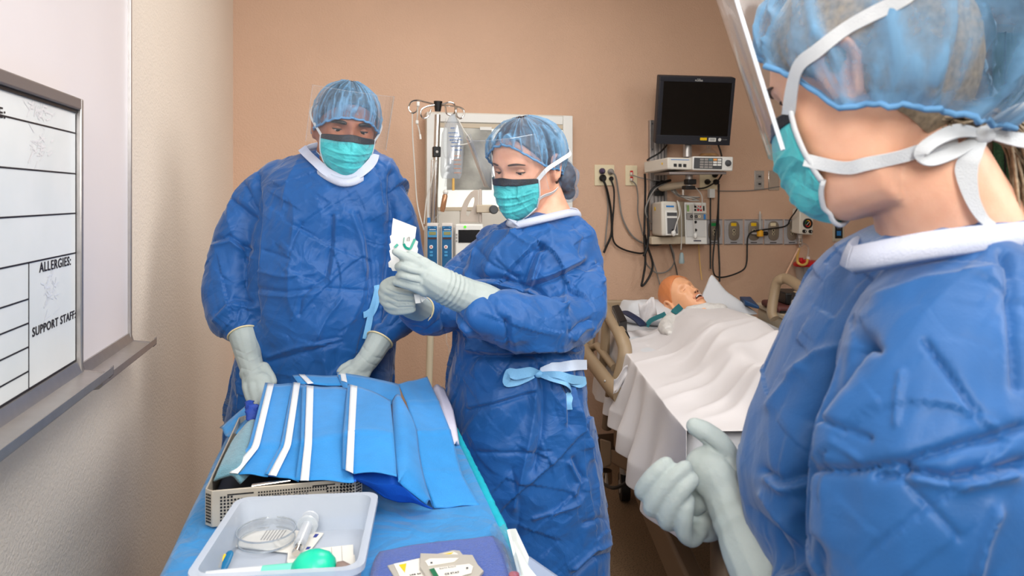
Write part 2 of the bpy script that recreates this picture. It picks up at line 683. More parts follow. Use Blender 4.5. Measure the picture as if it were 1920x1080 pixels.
WS = .044
zS0, zS1 = LW(149, 688, WS).z, LW(150, 186, WS).z
yS = LW(151, 400, WS).y
small = thing('ruled_patient_whiteboard', (XL, .9, zS0), 'smaller ruled patient whiteboard lettered ALLERGIES and SUPPORT STAFF', 'whiteboard')
obj('panel', lbox(MB(), .3, yS - .006, zS0, zS1, .03, WS - .004), M_board2, small)
obj('frame_side', lbox(MB(), yS - .012, yS, zS0 - .02, zS1, .026, WS + .006), M_alu, small, bevel=.003)
obj('frame_top', lbox(MB(), .3, yS - .0125, zS1 - .022, zS1, .026, WS + .006), M_alud, small, bevel=.003)
tray('pen_tray', .3, yS + .002, zS0, WS - .004, small, .06)
WF = WS - .004
dark = MB()
lbox(dark, .3, yS - .013, zS1 - .028, zS1 - .022, WF, WF + .003)
obj('frame_seam', dark, M_black, small)
zr = lambda y: LW(144, y, WF).z
yr = yS - .012
rule = MB()
for yy in (250.5, 326, 399.6, 473.5):
    lbox(rule, .3, yr, zr(yy) - .0013, zr(yy) + .0013, WF, WF + .0008)
ydiv = LW(53.5, 600, WF).y
lbox(rule, ydiv - .001, ydiv + .001, zS0 + .004, zr(473.5), WF, WF + .0008)
for yy in (560.6, 605.8, 650.5, 696):
    z = LW(53, yy, WF).z
    lbox(rule, .3, ydiv, z - .0012, z + .0012, WF, WF + .0008)
lbox(rule, yr - .003, yr - .001, zS0, zS1 - .03, WF, WF + .0008)
lbox(rule, .3, yr, zS0 + .012, zS0 + .016, WF, WF + .0008)
obj('ruling', rule, M_ink, small, smooth=0)


def ltext(body, px0, py0, px1, py1, cap, parent, name='lettering'):
    a, b = LW(px0, py0, WF), LW(px1, py1, WF)
    probe = text_mb(body, lambda u, v, w: (u, v, w), 1.0, bold=.012, spacing=1.12)
    wd = max(p[0] for p in probe.v) - min(p[0] for p in probe.v)
    x0 = min(p[0] for p in probe.v)
    hgt = max(p[1] for p in probe.v)
    s, hs = (b.y - a.y) / wd, cap / hgt
    mb = text_mb(body, lambda u, v, w: (XL + WF + .0007 + w, a.y + (u - x0) * s, a.z + v * hs), 1.0, th=.0003, bold=.012, spacing=1.12)
    return obj(name, mb, M_ink, parent, smooth=0)


ltext('ALLERGIES:', 73, 511, 132, 500, .0162, small)
ltext('SUPPORT STAFF:', 60, 632, 141, 603, .0148, small)
ltext('NAME:', -52, 208, 9, 205, .0155, small)
# rubbed-out marker haze (flat smears of old ink on the enamel)
M_smear = mat('rubbed_blue_ink', (222, 226, 233), 0.4)
M_smear2 = mat('rubbed_pink_ink', (231, 229, 230), 0.4)
for m_, (px, py, sx, sz), sd in ((M_smear, (92, 545, .035, .045), 3), (M_smear2, (75, 275, .05, .03), 8), (M_smear2, (70, 205, .06, .012), 5)):
    c_ = LW(px, py, WF)
    rn = random.Random(sd)
    sm = MB()
    for k in range(34):
        y, z = c_.y + rn.gauss(0, sx * .45), c_.z + rn.gauss(0, sz * .45)
        a = rn.uniform(-.6, 1.2)
        L_ = rn.uniform(.004, .014)
        u = Vector((0, math.cos(a), math.sin(a))) * L_
        t = Vector((0, -math.sin(a), math.cos(a))) * rn.uniform(.0008, .002)
        p = Vector((XL + WF + .0003 + k * .00001, y, z))
        sm.add([p - u - t, p + u - t, p + u + t, p - u + t], [(0, 1, 2, 3)])
    o = obj('ink_smudge', sm, m_, small, smooth=0)

# ------------------------------------------------------------------ things on the back wall


def wbox(mb, px0, py0, px1, py1, w0, w1):
    """box standing w0..w1 off the back wall, its front covering the pixel rectangle"""
    a, b = BW(px0, py0, w1), BW(px1, py1, w1)
    pm = BW((px0 + px1) / 2, py0, w1).z, BW((px0 + px1) / 2, py1, w1).z
    x0, x1, z0, z1 = a.x, b.x, pm[1], pm[0]
    return mb.box(((x0 + x1) / 2, YB - (w0 + w1) / 2, (z0 + z1) / 2), (x1 - x0, w1 - w0, z1 - z0))


def wbase(px, py):
    p = BW(px, py, 0)
    return (p.x, YB, p.z)


def ring(r0, r1, th, c, axis, mb=None, n=32):
    mb = mb or MB()
    return mb.lathe([(r0, 0), (r1, 0), (r1, th), (r0, th), (r0, 0)], c, axis, n, cap=False)


# X-ray light box
M_film = mat('chest_film', (70, 70, 68), 0.25, col2=(196, 196, 188), vscale=5, detail=5)
M_film2 = mat('dark_film', (44, 42, 40), 0.25, col2=(120, 120, 116), vscale=4, detail=5)
M_diff = mat('lit_diffuser', (240, 243, 238), 0.5, emit=(240, 246, 238), estr=0.35)
xb = thing('x_ray_light_box', wbase(938, 440), 'white wall light box holding two dark chest films', 'x-ray light box')
WX = .10
obj('housing', wbox(MB(), 800, 213, 1074, 452, 0, WX - .012), M_off, xb, bevel=.004)
fr = MB()
wbox(fr, 800, 213, 821, 452, WX - .014, WX)
wbox(fr, 1056, 220, 1074, 455, WX - .014, WX)
obj('frame_post', wbox(MB(), 800, 213, 821, 452, WX - .013, WX), M_white, xb, bevel=.003)
obj('frame_post', wbox(MB(), 1056, 217, 1074, 455, WX - .013, WX), M_white, xb, bevel=.003)
obj('frame_rail', wbox(MB(), 821.3, 215, 1055.7, 231, WX - .013, WX), M_white, xb, bevel=.003)
obj('film_grip', wbox(MB(), 821.5, 231.5, 937, 240, WX - .012, WX - .004), M_beige, xb, bevel=.002)
obj('film_grip', wbox(MB(), 938, 232, 1055.5, 241, WX - .012, WX - .004), M_beige, xb, bevel=.002)
obj('viewing_panel', wbox(MB(), 821.5, 241.5, 1055.5, 388, WX - .012, WX - .010), M_diff, xb)
obj('chest_film', wbox(MB(), 838, 238, 922, 356, WX - .010, WX - .007), M_film, xb)
obj('chest_film', wbox(MB(), 943, 242, 1036, 357, WX - .010, WX - .007), M_film2, xb)
obj('dark_strip', wbox(MB(), 1036.5, 242, 1051, 357, WX - .010, WX - .007), mat('film_black', (30, 26, 24), .3), xb)
obj('film_clip', wbox(MB(), 900, 238, 922, 244, WX - .007, WX - .003), M_white, xb)
obj('film_clip', wbox(MB(), 1027, 243, 1048, 248, WX - .007, WX - .003), M_white, xb)
obj('lower_bar', wbox(MB(), 821.5, 388, 1055.5, 395, WX - .012, WX - .004), M_beige, xb, bevel=.002)
obj('lower_panel', wbox(MB(), 821.5, 395.5, 862, 440, WX - .012, WX - .006), M_off, xb, bevel=.002)
obj('lower_panel', wbox(MB(), 863, 395.5, 1055.5, 440, WX - .012, WX - .006), M_off, xb, bevel=.002)
c0 = BW(1040, 268, WX - .005)
obj('film_tab', MB().tube(spline([BW(1036, 292, WX), BW(1040, 272, WX + .01), BW(1052, 266, WX + .004), BW(1057, 266, WX + .001)], 5), .006, 8, flat=.3), M_white, xb)

# ---- electrical plates
def plug(mb, px, py, w=.032, r=.017):
    p = BW(px, py, .008)
    mb.lathe([(r * .9, 0), (r, .006), (r, .016), (r * .55, .026), (r * .35, w)], p, (0, -1, 0), 16)
    return mb


pl = thing('double_outlet_plate', wbase(1133, 348), 'ivory double outlet plate crowded with four cord plugs', 'wall outlet')
obj('cover_plate', wbox(MB(), 1115, 309, 1152, 348, 0, .007), M_ivory, pl, bevel=.002)
M_purple = mat('dusky_plug', (74, 62, 92), .5)
obj('plug', plug(MB(), 1128, 321), M_purple, pl, label='dusky purple plug')
obj('plug', plug(MB(), 1144, 322), M_grey, pl, label='grey plug')
obj('plug', plug(MB(), 1129, 334, .036, .02), M_rubber, pl)
obj('plug', plug(MB(), 1145, 335, .03, .012), M_rubber, pl)
pl = thing('data_jack_plate', wbase(1184, 348), 'narrow ivory jack plate with two red sockets', 'wall outlet')
obj('cover_plate', wbox(MB(), 1173, 310, 1195, 348, 0, .007), M_ivory, pl, bevel=.002)
for yy in (324, 335):
    obj('jack', wbox(MB(), 1182, yy - 4, 1187, yy + 3.5, .007, .012), M_red, pl)
    obj('jack_plug', wbox(MB(), 1183, yy - 1, 1186, yy + 4, .012, .03), M_off, pl, bevel=.001)
pl = thing('rear_outlet_plate', wbase(1329, 355), 'ivory outlet plate under the monitor keypad with three black plugs', 'wall outlet')
obj('cover_plate', wbox(MB(), 1312, 322, 1345, 356, 0, .007), M_ivory, pl, bevel=.002)
for px, py in ((1325, 341), (1339, 328), (1341, 341)):
    obj('plug', plug(MB(), px, py, .04, .016), M_rubber, pl)
pl = thing('steel_outlet_plate', wbase(1424, 356), 'brushed steel plate with a two slot receptacle', 'wall outlet')
obj('cover_plate', wbox(MB(), 1415, 320, 1433, 356, 0, .006), M_steel, pl, bevel=.002)
for yy in (331, 345):
    obj('receptacle', wbox(MB(), 1419.5, yy - 4, 1428.5, yy + 5, .006, .009), M_grey, pl, bevel=.002)
    obj('socket_slot', wbox(MB(), 1422, yy - 1.5, 1427, yy + 1.5, .009, .0095), M_black, pl)
pl = thing('blank_steel_plate', wbase(1451, 356), 'blank polished steel wall plate beside the steel receptacle', 'wall plate')
obj('cover_plate', wbox(MB(), 1441, 320, 1461, 357, 0, .006), M_chrome, pl, bevel=.002)
for yy in (325, 352):
    p = BW(1451, yy, .006)
    obj('screw', MB().cyl(p, p - Vector((0, .002, 0)), .004), M_steel, pl)
pl = thing('blue_button_switch', wbase(1572, 453), 'beige call switch plate with black inset and blue button', 'switch')
obj('cover_plate', wbox(MB(), 1562, 417, 1583, 453, 0, .007), M_beige, pl, bevel=.002)
o = obj('inset', wbox(MB(), 1566.5, 423, 1580, 447, .007, .011), M_black, pl, bevel=.001)
obj('button', wbox(MB(), 1569.5, 433, 1577, 442, .011, .015), M_blue_l, o, bevel=.001)
obj('button', wbox(MB(), 1569.5, 426, 1577, 430, .011, .014), M_dgrey, o, bevel=.001)
obj('white_label_holder', wbox(MB(), 1555, 410, 1587, 415, 0, .006), M_white, label='small white label strip on the wall above the call switch', cat='label', bevel=.001)

# ---- medical gas outlets: five steel plates in a row
M_plate = mat('satin_gas_plate', (186, 186, 190), 0.35, metal=0.3, var=0.05, vscale=50)
M_oval = mat('brown_grey_cover', (128, 116, 102), 0.5)
gas = [((1322, 1355), (1328, 1350), M_green, 'green', 'leftmost gas outlet plate with a green tab, half behind the module rack'),
       ((1358.5, 1393.3), (1366, 1386), M_yellow, 'yellow', 'gas outlet plate with a yellow tab and nothing plugged in'),
       ((1396.3, 1430.8), (1403, 1424), M_yellow, 'yellow', 'gas outlet plate with a yellow tab behind the flowmeter'),
       ((1433.6, 1468), (1440, 1460), M_ivory, 'ivory', 'gas outlet plate with an ivory tab between flowmeter and regulator'),
       ((1470.5, 1505), (1476, 1494), M_oval, 'plain', 'shaded gas outlet plate behind the suction regulator')]
for (a, b), (oa, ob), tabm, nm, lab in gas:
    g = thing('gas_outlet', wbase((a + b) / 2, 458), lab, 'gas outlet', 'gas outlets in a row on the back wall')
    obj('steel_plate', wbox(MB(), a, 411, b, 458.5, 0, .008), M_plate, g, bevel=.0015)
    lip = MB()
    wbox(lip, a + .8, 411.6, b - .8, 413, .008, .010)
    wbox(lip, a + .8, 457, b - .8, 458.2, .008, .010)
    obj('plate_edge', lip, M_alud, g)
    p0, p1 = BW(oa, 433, .009), BW(ob, 433, .009)
    cx_, hw = (p0.x + p1.x) / 2, (p1.x - p0.x) / 2
    z1, z0 = BW((oa + ob) / 2, 414.5, .009).z, BW((oa + ob) / 2, 451, .009).z
    cz, hh = (z0 + z1) / 2, (z1 - z0) / 2
    rings = []
    for dw, s_ in ((.007, 1.0), (.013, 1.0), (.016, .9)):
        rr = []
        for j in range(36):
            t = 2 * math.pi * j / 36
            cu, su = math.cos(t), math.sin(t)
            x = hw * s_ * math.copysign(abs(cu) ** .75, cu) * (1 - .12 * abs(su) ** 3)
            z = hh * s_ * math.copysign(abs(su) ** .55, su)
            rr.append((cx_ + x, YB - dw, cz + z))
        rings.append(rr)
    oc = obj('socket_cover', MB().loft(rings), M_oval, g)
    mid = (oa + ob) / 2
    obj('colour_tab', wbox(MB(), mid - 5, 418, mid + 5, 424, .015, .018), tabm, oc, bevel=.001, label=nm + ' tab')
    for yy, rr in ((432, .006), (438.5, .005)):
        p = BW(mid, yy, .0165)
        obj('port', MB().cyl(p, p - Vector((0, .002, 0)), rr), M_black, oc)
        obj('port_ring', ring(rr, rr + .0025, .002, p, (0, -1, 0)), M_ivory, oc)
    obj('printed_strip', wbox(MB(), mid - 6, 454, mid + 6, 455.6, .008, .0085), M_ink, g)

# flowmeter on the third outlet
fm = thing('oxygen_flowmeter', wbase(1425, 445), 'clear flowmeter tube with orange yellow knob on the third gas outlet', 'flowmeter')
p = BW(1425, 438, .05)
M_clear = film_mat('clear_tube', (225, 228, 228), .10, .05, .10)
obj('sight_tube', MB().cyl(p + Vector((0, 0, .02)), p + Vector((0, 0, .115)), .012), M_clear, fm)
obj('inner_scale', MB().cyl(p + Vector((0, 0, .02)), p + Vector((0, 0, .13)), .004), M_whitec, fm)
M_orange = mat('orange_knob', (232, 168, 30), .4)
obj('orange_collar', MB().lathe([(.014, -.018), (.019, -.014), (.019, .014), (.013, .02)], p, (0, 0, 1)), M_orange, fm)
obj('valve_knob', MB().lathe([(.006, 0), (.012, .012), (.012, .03), (.009, .034)], p + Vector((.015, 0, 0)), (1, 0, 0)), M_black, fm)
obj('inlet', MB().cyl(p, p + Vector((-.035, .03, 0)), .009), M_steel, fm)

# suction regulator and canister
sr = thing('suction_regulator', wbase(1510, 441), 'off-white suction regulator box with coloured gauge and black knobs', 'regulator')
M_reg = mat('regulator_shell', (222, 214, 200), .45)
f0 = [BW(1500, 389, .15), BW(1526, 391, .15), BW(1524, 441, .15), BW(1499, 439, .15)]
f1 = [BW(1491, 391, .05), BW(1513, 391, .05), BW(1513, 436, .05), BW(1489, 436, .05)]
f1[0].x -= .02; f1[3].x -= .02
obj('case', MB().hexa([f0[3], f0[2], f0[1], f0[0]], [f1[3], f1[2], f1[1], f1[0]]), M_reg, sr, bevel=.006)
nv = (f0[1] - f0[0]).cross(f0[3] - f0[0]).normalized()
if nv.y > 0:
    nv = -nv
gc = BW(1513.5, 419, .15)
obj('gauge_bezel', ring(.021, .029, .010, gc + nv * .0, nv), M_black, sr)
gm = obj('gauge_dial', MB().cyl(gc, gc + nv * .004, .0215), M_black, sr)
for a0, a1, mm, nm in ((200, 290, M_red, 'red'), (110, 200, M_green, 'green'), (50, 110, M_orange, 'orange'), (-70, 50, mat('dial_salmon', (214, 120, 60), .5), 'salmon')):
    arc = MB()
    pts = [(gc + nv * .005 + Vector((math.cos(math.radians(a)) * r, 0, math.sin(math.radians(a)) * r))) for r in (.0145, .0205) for a in np.linspace(a0, a1, 9)]
    arc.add(pts, [(i, i + 1, i + 10, i + 9) for i in range(8)])
    obj('dial_band', arc, mm, gm, label=nm + ' dial band', smooth=0)
obj('needle', MB().tube([gc + nv * .006 + Vector((-.009, 0, -.009)), gc + nv * .006 + Vector((.011, 0, .011))], .0012, 6), M_white, gm)
for px, py, r in ((1513.5, 397.5, .013), (1507, 433.5, .010), (1518.5, 434, .010)):
    p = BW(px, py, .15)
    k_ = obj('control_knob', MB().lathe([(r, 0), (r, .012), (r * .8, .016)], p, nv), M_black, sr)
    obj('knob_mark', MB().box(p + nv * .0165, (.003, .001, r)), M_white, k_)
p = BW(1499, 441, .11)
obj('adapter_fitting', MB().lathe([(.014, 0), (.014, .02), (.009, .022), (.009, .034), (.013, .036), (.013, .05), (.006, .054), (.005, .07)], p, (0, 0, -1)), M_chrome, sr)
sc_ = thing('suction_canister', wbase(1511, 545), 'clear suction canister with a red lid under the regulator', 'canister')
cc = BW(1512, 494, .10)
tilt = Vector((-.10, 0, 1)).normalized()
lid = obj('lid', MB().lathe([(.050, -.010), (.071, -.010), (.074, -.004), (.073, .006), (.064, .012), (.02, .016), (.018, .024)], cc, tilt), M_red, sc_)
obj('lid_port', MB().cyl(cc + Vector((-.035, 0, .012)), cc + Vector((-.035, 0, .034)), .012), M_red, lid)
obj('lid_port', MB().cyl(cc + Vector((.012, 0, .014)), cc + Vector((.012, 0, .04)), .010), M_white, lid)
obj('jar', MB().lathe([(.066, -.012), (.062, -.08), (.055, -.16), (.05, -.175)], cc, tilt), M_clear, sc_, solid=.002)
obj('inner_tube', MB().cyl(cc + tilt * -.02 + Vector((.0, 0, 0)), cc + tilt * -.15, .008), M_clear, sc_)
gr_ = MB()
for k in range(9):
    q_ = cc - tilt * (.03 + .014 * k) + Vector((.03, -.054, 0))
    gr_.box(q_, (.012, .001, .0018))
obj('graduation', gr_, M_whitec, sc_)
M_latex = mat('amber_latex_tubing', (222, 178, 96), .45)
a = BW(1498, 462, .11)
obj('amber_suction_tube', MB().tube(spline([BW(1498, 466, .11), BW(1495, 480, .12), BW(1496, 492, .17), BW(1504, 497, .18), BW(1512, 494, .17), BW(1514, 487, .15)], 6), .0075, 10), M_latex, label='amber rubber tube looping from regulator to red lid', cat='tube')
obj('clear_suction_tube', MB().tube(spline([BW(1502, 462, .12), BW(1507, 457, .11), BW(1514, 461, .10), BW(1516, 470, .10), BW(1514, 482, .10)], 6), .0055, 8), M_clear, label='clear vacuum tube arching over the red canister lid', cat='tube')
obj('peach_suction_line', MB().tube(spline([BW(1497, 467, .13), BW(1483, 495, .16), BW(1468, 527, .2), BW(1447, 580, .25)], 6), .005, 8), mat('peach_tube', (224, 182, 152), .4), label='thin peach suction tube running down behind the bed rail', cat='tube')
obj('regulator_power_lead', MB().tube(spline([BW(1498, 386, .16), BW(1490, 399, .13), BW(1482, 410, .06), BW(1478, 420, .04)], 6), .004, 8), M_rubber, label='short black lead over the top corner of the regulator', cat='cable')

# ---- dark green curtain far right
M_curt = mat('dark_green_curtain', (58, 92, 62), .8, var=.25, vscale=70)
cb = MB()
cb.grid(lambda i, j: (3.95 + .7 * i / 70, 3.66 + .025 * math.sin(i * 1.1) + .008 * math.sin(i * 2.7), .25 + 2.2 * j / 8), 71, 9)
cu_ = thing('green_privacy_curtain', (4.3, 3.66, .25), 'dark green privacy curtain hanging behind the blonde ponytail', 'curtain')
obj('cloth', cb, M_curt, cu_, smooth=180, solid=.002)
obj('curtain_track', MB().box((4.3, 3.66, 2.48), (.76, .03, .05)), M_alu, cu_)
for i in range(7):
    x = 3.98 + i * .105
    obj('pull_cord', MB().cyl((x, 3.615, .3), (x, 3.615, 2.45), .005, n=8), M_rubber, cu_, label='thin black cord')
for z0 in (2.505,):
    obj('track_hanger', MB().cyl((4.3, 3.66, 2.5), (4.3, 3.66, ZC), .01), M_alu, cu_)

# ------------------------------------------------------------------ bedside monitor on its wall channel


class QP:
    """place points on a tilted rectangle given by its corners: u right, v down (0..1), w metres towards the viewer"""

    def __init__(s, TL, TR, BR, BL):
        s.q = [Vector(p) for p in (TL, TR, BR, BL)]
        n = (s.q[1] - s.q[0]).cross(s.q[3] - s.q[0]).normalized()
        s.n = n if n.dot(Vector((0, 0, H)) - s.q[0]) > 0 else -n

    def __call__(s, u, v, w=0.0):
        a, b, c, d = s.q
        return a * (1 - u) * (1 - v) + b * u * (1 - v) + c * u * v + d * (1 - u) * v + s.n * w

    def box(s, mb, u0, v0, u1, v1, w0, w1):
        near = [s(u0, v1, w1), s(u1, v1, w1), s(u1, v0, w1), s(u0, v0, w1)]
        far = [s(u0, v1, w0), s(u1, v1, w0), s(u1, v0, w0), s(u0, v0, w0)]
        return mb.hexa(near, far)


M_bezel = mat('monitor_bezel', (36, 38, 46), .45)
M_screen = mat('dark_screen', (16, 14, 13), .25)
mq = QP(C(1237, 142, 3.74), C(1379.5, 146, 3.81), C(1368, 273, 3.93), C(1229, 270, 3.86))
mon = thing('patient_monitor', mq(.5, 1, -.03), 'black flat patient monitor, switched off, tilted down over the bed', 'monitor')
obj('casing', mq.box(MB(), 0, 0, 1, 1, -.045, 0), M_bezel, mon, bevel=.006)
bz = MB()
mq.box(bz, .005, .005, .995, .075, 0, .006)
mq.box(bz, .005, .86, .995, .995, 0, .006)
mq.box(bz, .005, .075, .055, .86, 0, .006)
mq.box(bz, .955, .075, .995, .86, 0, .006)
obj('bezel', bz, M_bezel, mon, bevel=.002)
obj('screen', mq.box(MB(), .055, .075, .955, .86, 0, .002), M_screen, mon)
obj('yellow_sticker', mq.box(MB(), .585, .885, .675, .925, .006, .007), M_yellow, mon)
st = obj('white_sticker', mq.box(MB(), .70, .885, .80, .94, .006, .007), M_white, mon)
obj('print', mq.box(MB(), .715, .9, .785, .907, .007, .0073), M_ink, st)
obj('print', mq.box(MB(), .715, .918, .785, .924, .007, .0073), M_ink, st)
p = mq(.85, .91, .006)
obj('round_sticker', MB().cyl(p, p + mq.n * .001, .009), M_white, mon)


def qtext(body, Q, u, v, h, asp, parent, m, w=.0065, name='lettering', sx=1.0):
    """lettering lying on a QP rectangle: (u,v) baseline start, h cap height in v, width follows"""
    hv = (Q(0, 1) - Q(0, 0)).length
    wu = (Q(1, 0) - Q(0, 0)).length
    mb = text_mb(body, lambda x, y, z: Q(u + x * h * hv * sx / wu / .7, v - y * h / .7, w + z), 1.0, th=.0002)
    return obj(name, mb, m, parent, smooth=0)


qtext('PLANAR', mq, .46, .062, .022, 1, mon, M_white, name='maker_lettering')
lg = MB()
for u in (.492, .507, .522):
    mq.box(lg, u - .004, .026, u + .004, .034, .006, .0067)
obj('maker_mark', lg, M_white, mon, smooth=0)
qtext('PL1500M', mq, .885, .915, .014, 1, mon, M_grey, name='model_lettering')

ch = thing('wall_mount_channel', wbase(1236, 430), 'slotted aluminium wall channel behind and left of the monitor', 'wall channel')
obj('side_rail', wbox(MB(), 1219, 225, 1226.5, 432, 0, .03), M_alu, ch, bevel=.002)
obj('main_rail', wbox(MB(), 1228, 225, 1251, 432, 0, .04), M_alu, ch, bevel=.002)
sl = MB()
for px in (1233, 1239, 1245):
    wbox(sl, px, 226, px + 1.6, 430, .04, .041)
obj('slot', sl, M_dgrey, ch)
for py in (232, 280):
    p = BW(1223, py, .03)
    obj('screw', MB().cyl(p, p - Vector((0, .003, 0)), .005), M_dgrey, ch)
for py in (342, 362):
    obj('clamp_block', wbox(MB(), 1229, py - 4, 1245, py + 5, .0415, .06), M_black, ch, bevel=.002)

arm = thing('display_bracket', C(1290, 345, 3.95), 'jointed beige arm and silver post carrying monitor and keypad', 'monitor arm')
obj('post', MB().cyl(C(1289, 296, 3.92), C(1289, 266, 3.94), .024), M_alu, arm)
obj('swing_arm', MB().tube([BW(1242, 352, .07), C(1262, 349, 3.97), C(1296, 344, 3.9)], [.03, .028, .024], 12, flat=.7), M_beige, arm)
obj('pivot', MB().cyl(C(1292, 326, 3.88), C(1292, 352, 3.88), .02), M_alu, arm)
obj('black_clamp', MB().box(C(1294, 341, 3.85), (.05, .05, .028)), M_black, arm, bevel=.004)
obj('black_clamp', MB().box(C(1291, 352, 3.85), (.055, .05, .02)), M_black, arm, bevel=.003)
obj('lower_post', MB().cyl(C(1281, 352, 3.9), C(1281, 366, 3.9), .008), M_chrome, arm)
obj('tray_plate', MB().hexa([C(1255, 327, 3.74), C(1362, 327, 3.78), C(1362, 322, 3.78), C(1255, 322, 3.74)], [C(1226, 329, 3.98), C(1345, 326, 4.02), C(1345, 321, 4.02), C(1226, 324, 3.98)]), M_alud, arm, bevel=.002)

cu1 = thing('monitor_control_unit', C(1290, 322, 3.85), 'off-white control unit with grey keypad and round dial below the monitor', 'control unit')
fL = [C(1252, 295, 3.72), C(1302, 296, 3.74), C(1302, 319, 3.74), C(1252, 317, 3.72)]
bL = [C(1207, 304, 3.98), C(1262, 301, 4.03), C(1262, 322, 4.03), C(1208, 325, 3.98)]
obj('case', MB().hexa([fL[3], fL[2], fL[1], fL[0]], [bL[3], bL[2], bL[1], bL[0]]), M_off, cu1, bevel=.006)
ql = QP(*fL)
for u in (.22, .40, .58):
    obj('square_key', ql.box(MB(), u, .52, u + .11, .78, -.002, .004), M_black, cu1, bevel=.001)
obj('print', ql.box(MB(), .12, .16, .8, .21, 0, .0015), M_blue_l, cu1)
fR = [C(1299, 293, 3.70), C(1375, 294, 3.75), C(1374, 321, 3.75), C(1298, 319, 3.70)]
bR = [C(1290, 295, 3.86), C(1362, 296, 3.9), C(1362, 321, 3.9), C(1290, 319, 3.86)]
obj('keypad_case', MB().hexa([fR[3], fR[2], fR[1], fR[0]], [bR[3], bR[2], bR[1], bR[0]]), M_white, cu1, bevel=.006)
qr = QP(*fR)
kp = obj('keypad', qr.box(MB(), .03, .10, .72, .88, -.001, .004), M_dgrey, cu1, bevel=.003)
M_or = mat('orange_key', (240, 164, 90), .5)
for r in range(4):
    for c in range(5):
        if r == 3 and c > 2:
            continue
        m_ = M_grey if c < 3 else (M_or if (r == 0 and c == 3) else M_white)
        if r == 0 and c == 2:
            m_ = mat('teal_key', (96, 130, 140), .5)
        u, v = .17 + c * .108, .16 + r * .18
        obj('key', qr.box(MB(), u, v, u + .088, v + .13, .004, .007), m_, kp, label=('orange key' if m_ is M_or else None))
p = qr(.87, .45, 0)
obj('dial', MB().lathe([(.017, 0), (.016, .008), (.011, .016), (.009, .018)], p, qr.n), M_dgrey, cu1)
ye = QP(bL[0], fL[0], fL[3], bL[3])
p = ye(.78, .45, 0)
obj('yellow_dot', MB().cyl(p, p + ye.n * .0015, .006), M_yellow, cu1)

# recorder module (left) and parameter rack (right)
rec = thing('recorder_module', wbase(1250, 457), 'rounded off-white printer module with grey slots, left below the monitor', 'printer module')
fm_ = [BW(1240, 377, .24), BW(1269, 378, .24), BW(1272, 442, .24), BW(1241, 443, .24)]
bm_ = [BW(1222, 380, .05), BW(1262, 380, .05), BW(1264, 440, .05), BW(1222, 441, .05)]
obj('case', MB().hexa([fm_[3], fm_[2], fm_[1], fm_[0]], [bm_[3], bm_[2], bm_[1], bm_[0]]), M_off, rec, bevel=.012, seg=3)
qm = QP(*fm_)
fc = obj('front_door', qm.box(MB(), .2, .26, .97, .98, .0, .008), M_white, rec, bevel=.003)
obj('paper_slot', qm.box(MB(), .3, .32, .92, .42, .008, .010), M_dgrey, fc)
obj('paper_slot', qm.box(MB(), .3, .48, .92, .93, .008, .010), mat('slot_grey', (98, 98, 100), .5), fc)
obj('maker_print', qm.box(MB(), .3, .12, .8, .17, 0, .0015), M_blue_l, rec)
ys = QP(bm_[0], fm_[0], fm_[3], bm_[3])
obj('yellow_dot', MB().cyl(ys(.35, .2, 0), ys(.35, .2, .002), .011), M_yellow, rec)
obj('bracket', wbox(MB(), 1222, 444, 1288, 458, .02, .15), M_beige, rec, bevel=.004)
obj('back_plate', wbox(MB(), 1268, 378, 1286, 444, .02, .06), M_beige, rec, bevel=.003)

rk = thing('parameter_module_rack', wbase(1304, 458), 'white module rack with red and green sockets and dangling plug', 'module rack')
fk = QP(BW(1283, 379, .16), BW(1324, 380, .16), BW(1326, 458, .16), BW(1285, 458, .16))
bk = [BW(1281, 380, .0), BW(1318, 381, .0), BW(1320, 456, .0), BW(1281, 456, .0)]
q = fk.q
obj('case', MB().hexa([q[3], q[2], q[1], q[0]], [bk[3], bk[2], bk[1], bk[0]]), M_white, rk, bevel=.004)
obj('inner_face', fk.box(MB(), .06, .42, .92, .82, 0, .004), mat('rack_face', (206, 206, 204), .5), rk)
mo = obj('sensor_module', fk.box(MB(), .06, .05, .93, .26, 0, .012), M_off, rk, bevel=.002)
obj('green_block', fk.box(MB(), .07, .07, .16, .22, .012, .014), mat('module_green', (130, 168, 96), .5), mo)
for i in range(3):
    for j in range(2):
        obj('socket', fk.box(MB(), .40 + .13 * i, .08 + .075 * j, .48 + .13 * i, .13 + .075 * j, .012, .015), M_red if i else M_black, mo)
obj('socket', fk.box(MB(), .80, .08, .86, .2, .012, .015), M_black, mo)
m2 = obj('lower_module', fk.box(MB(), .06, .27, .98, .41, 0, .012), M_grey, rk, bevel=.002)
obj('blue_tab', fk.box(MB(), .82, .28, .9, .40, .012, .014), M_blue_l, m2)
for u in (.26, .47, .62):
    p = fk(u, .335, .012)
    obj('round_socket', ring(.0045, .008, .003, p, fk.n), M_ivory if u > .5 else M_black, m2)
for u, v in ((.47, .47), (.47, .66)):
    p = fk(u, v, .004)
    obj('cable_port', MB().cyl(p, p + fk.n * .003, .008), M_black, rk)
obj('maker_print', fk.box(MB(), .38, .905, .72, .93, 0, .0015), M_navyink, rk)

# flask-like humidifier behind the keypad
fl = thing('amber_flask', BW(1330, 296, .06), 'clear conical bottle with amber liquid just under the black monitor', 'bottle')
pc = BW(1329, 293, .08)
obj('glass', MB().lathe([(.058, 0), (.055, .012), (.02, .042), (.014, .046), (.014, .06)], pc, (0, 0, 1)), M_clear, fl)
obj('liquid', MB().lathe([(.055, .001), (.05, .010), (.044, .016)], pc, (0, 0, 1)), mat('amber_liquid', (206, 150, 70), .2), fl)

# ---- cables on and below the wall equipment


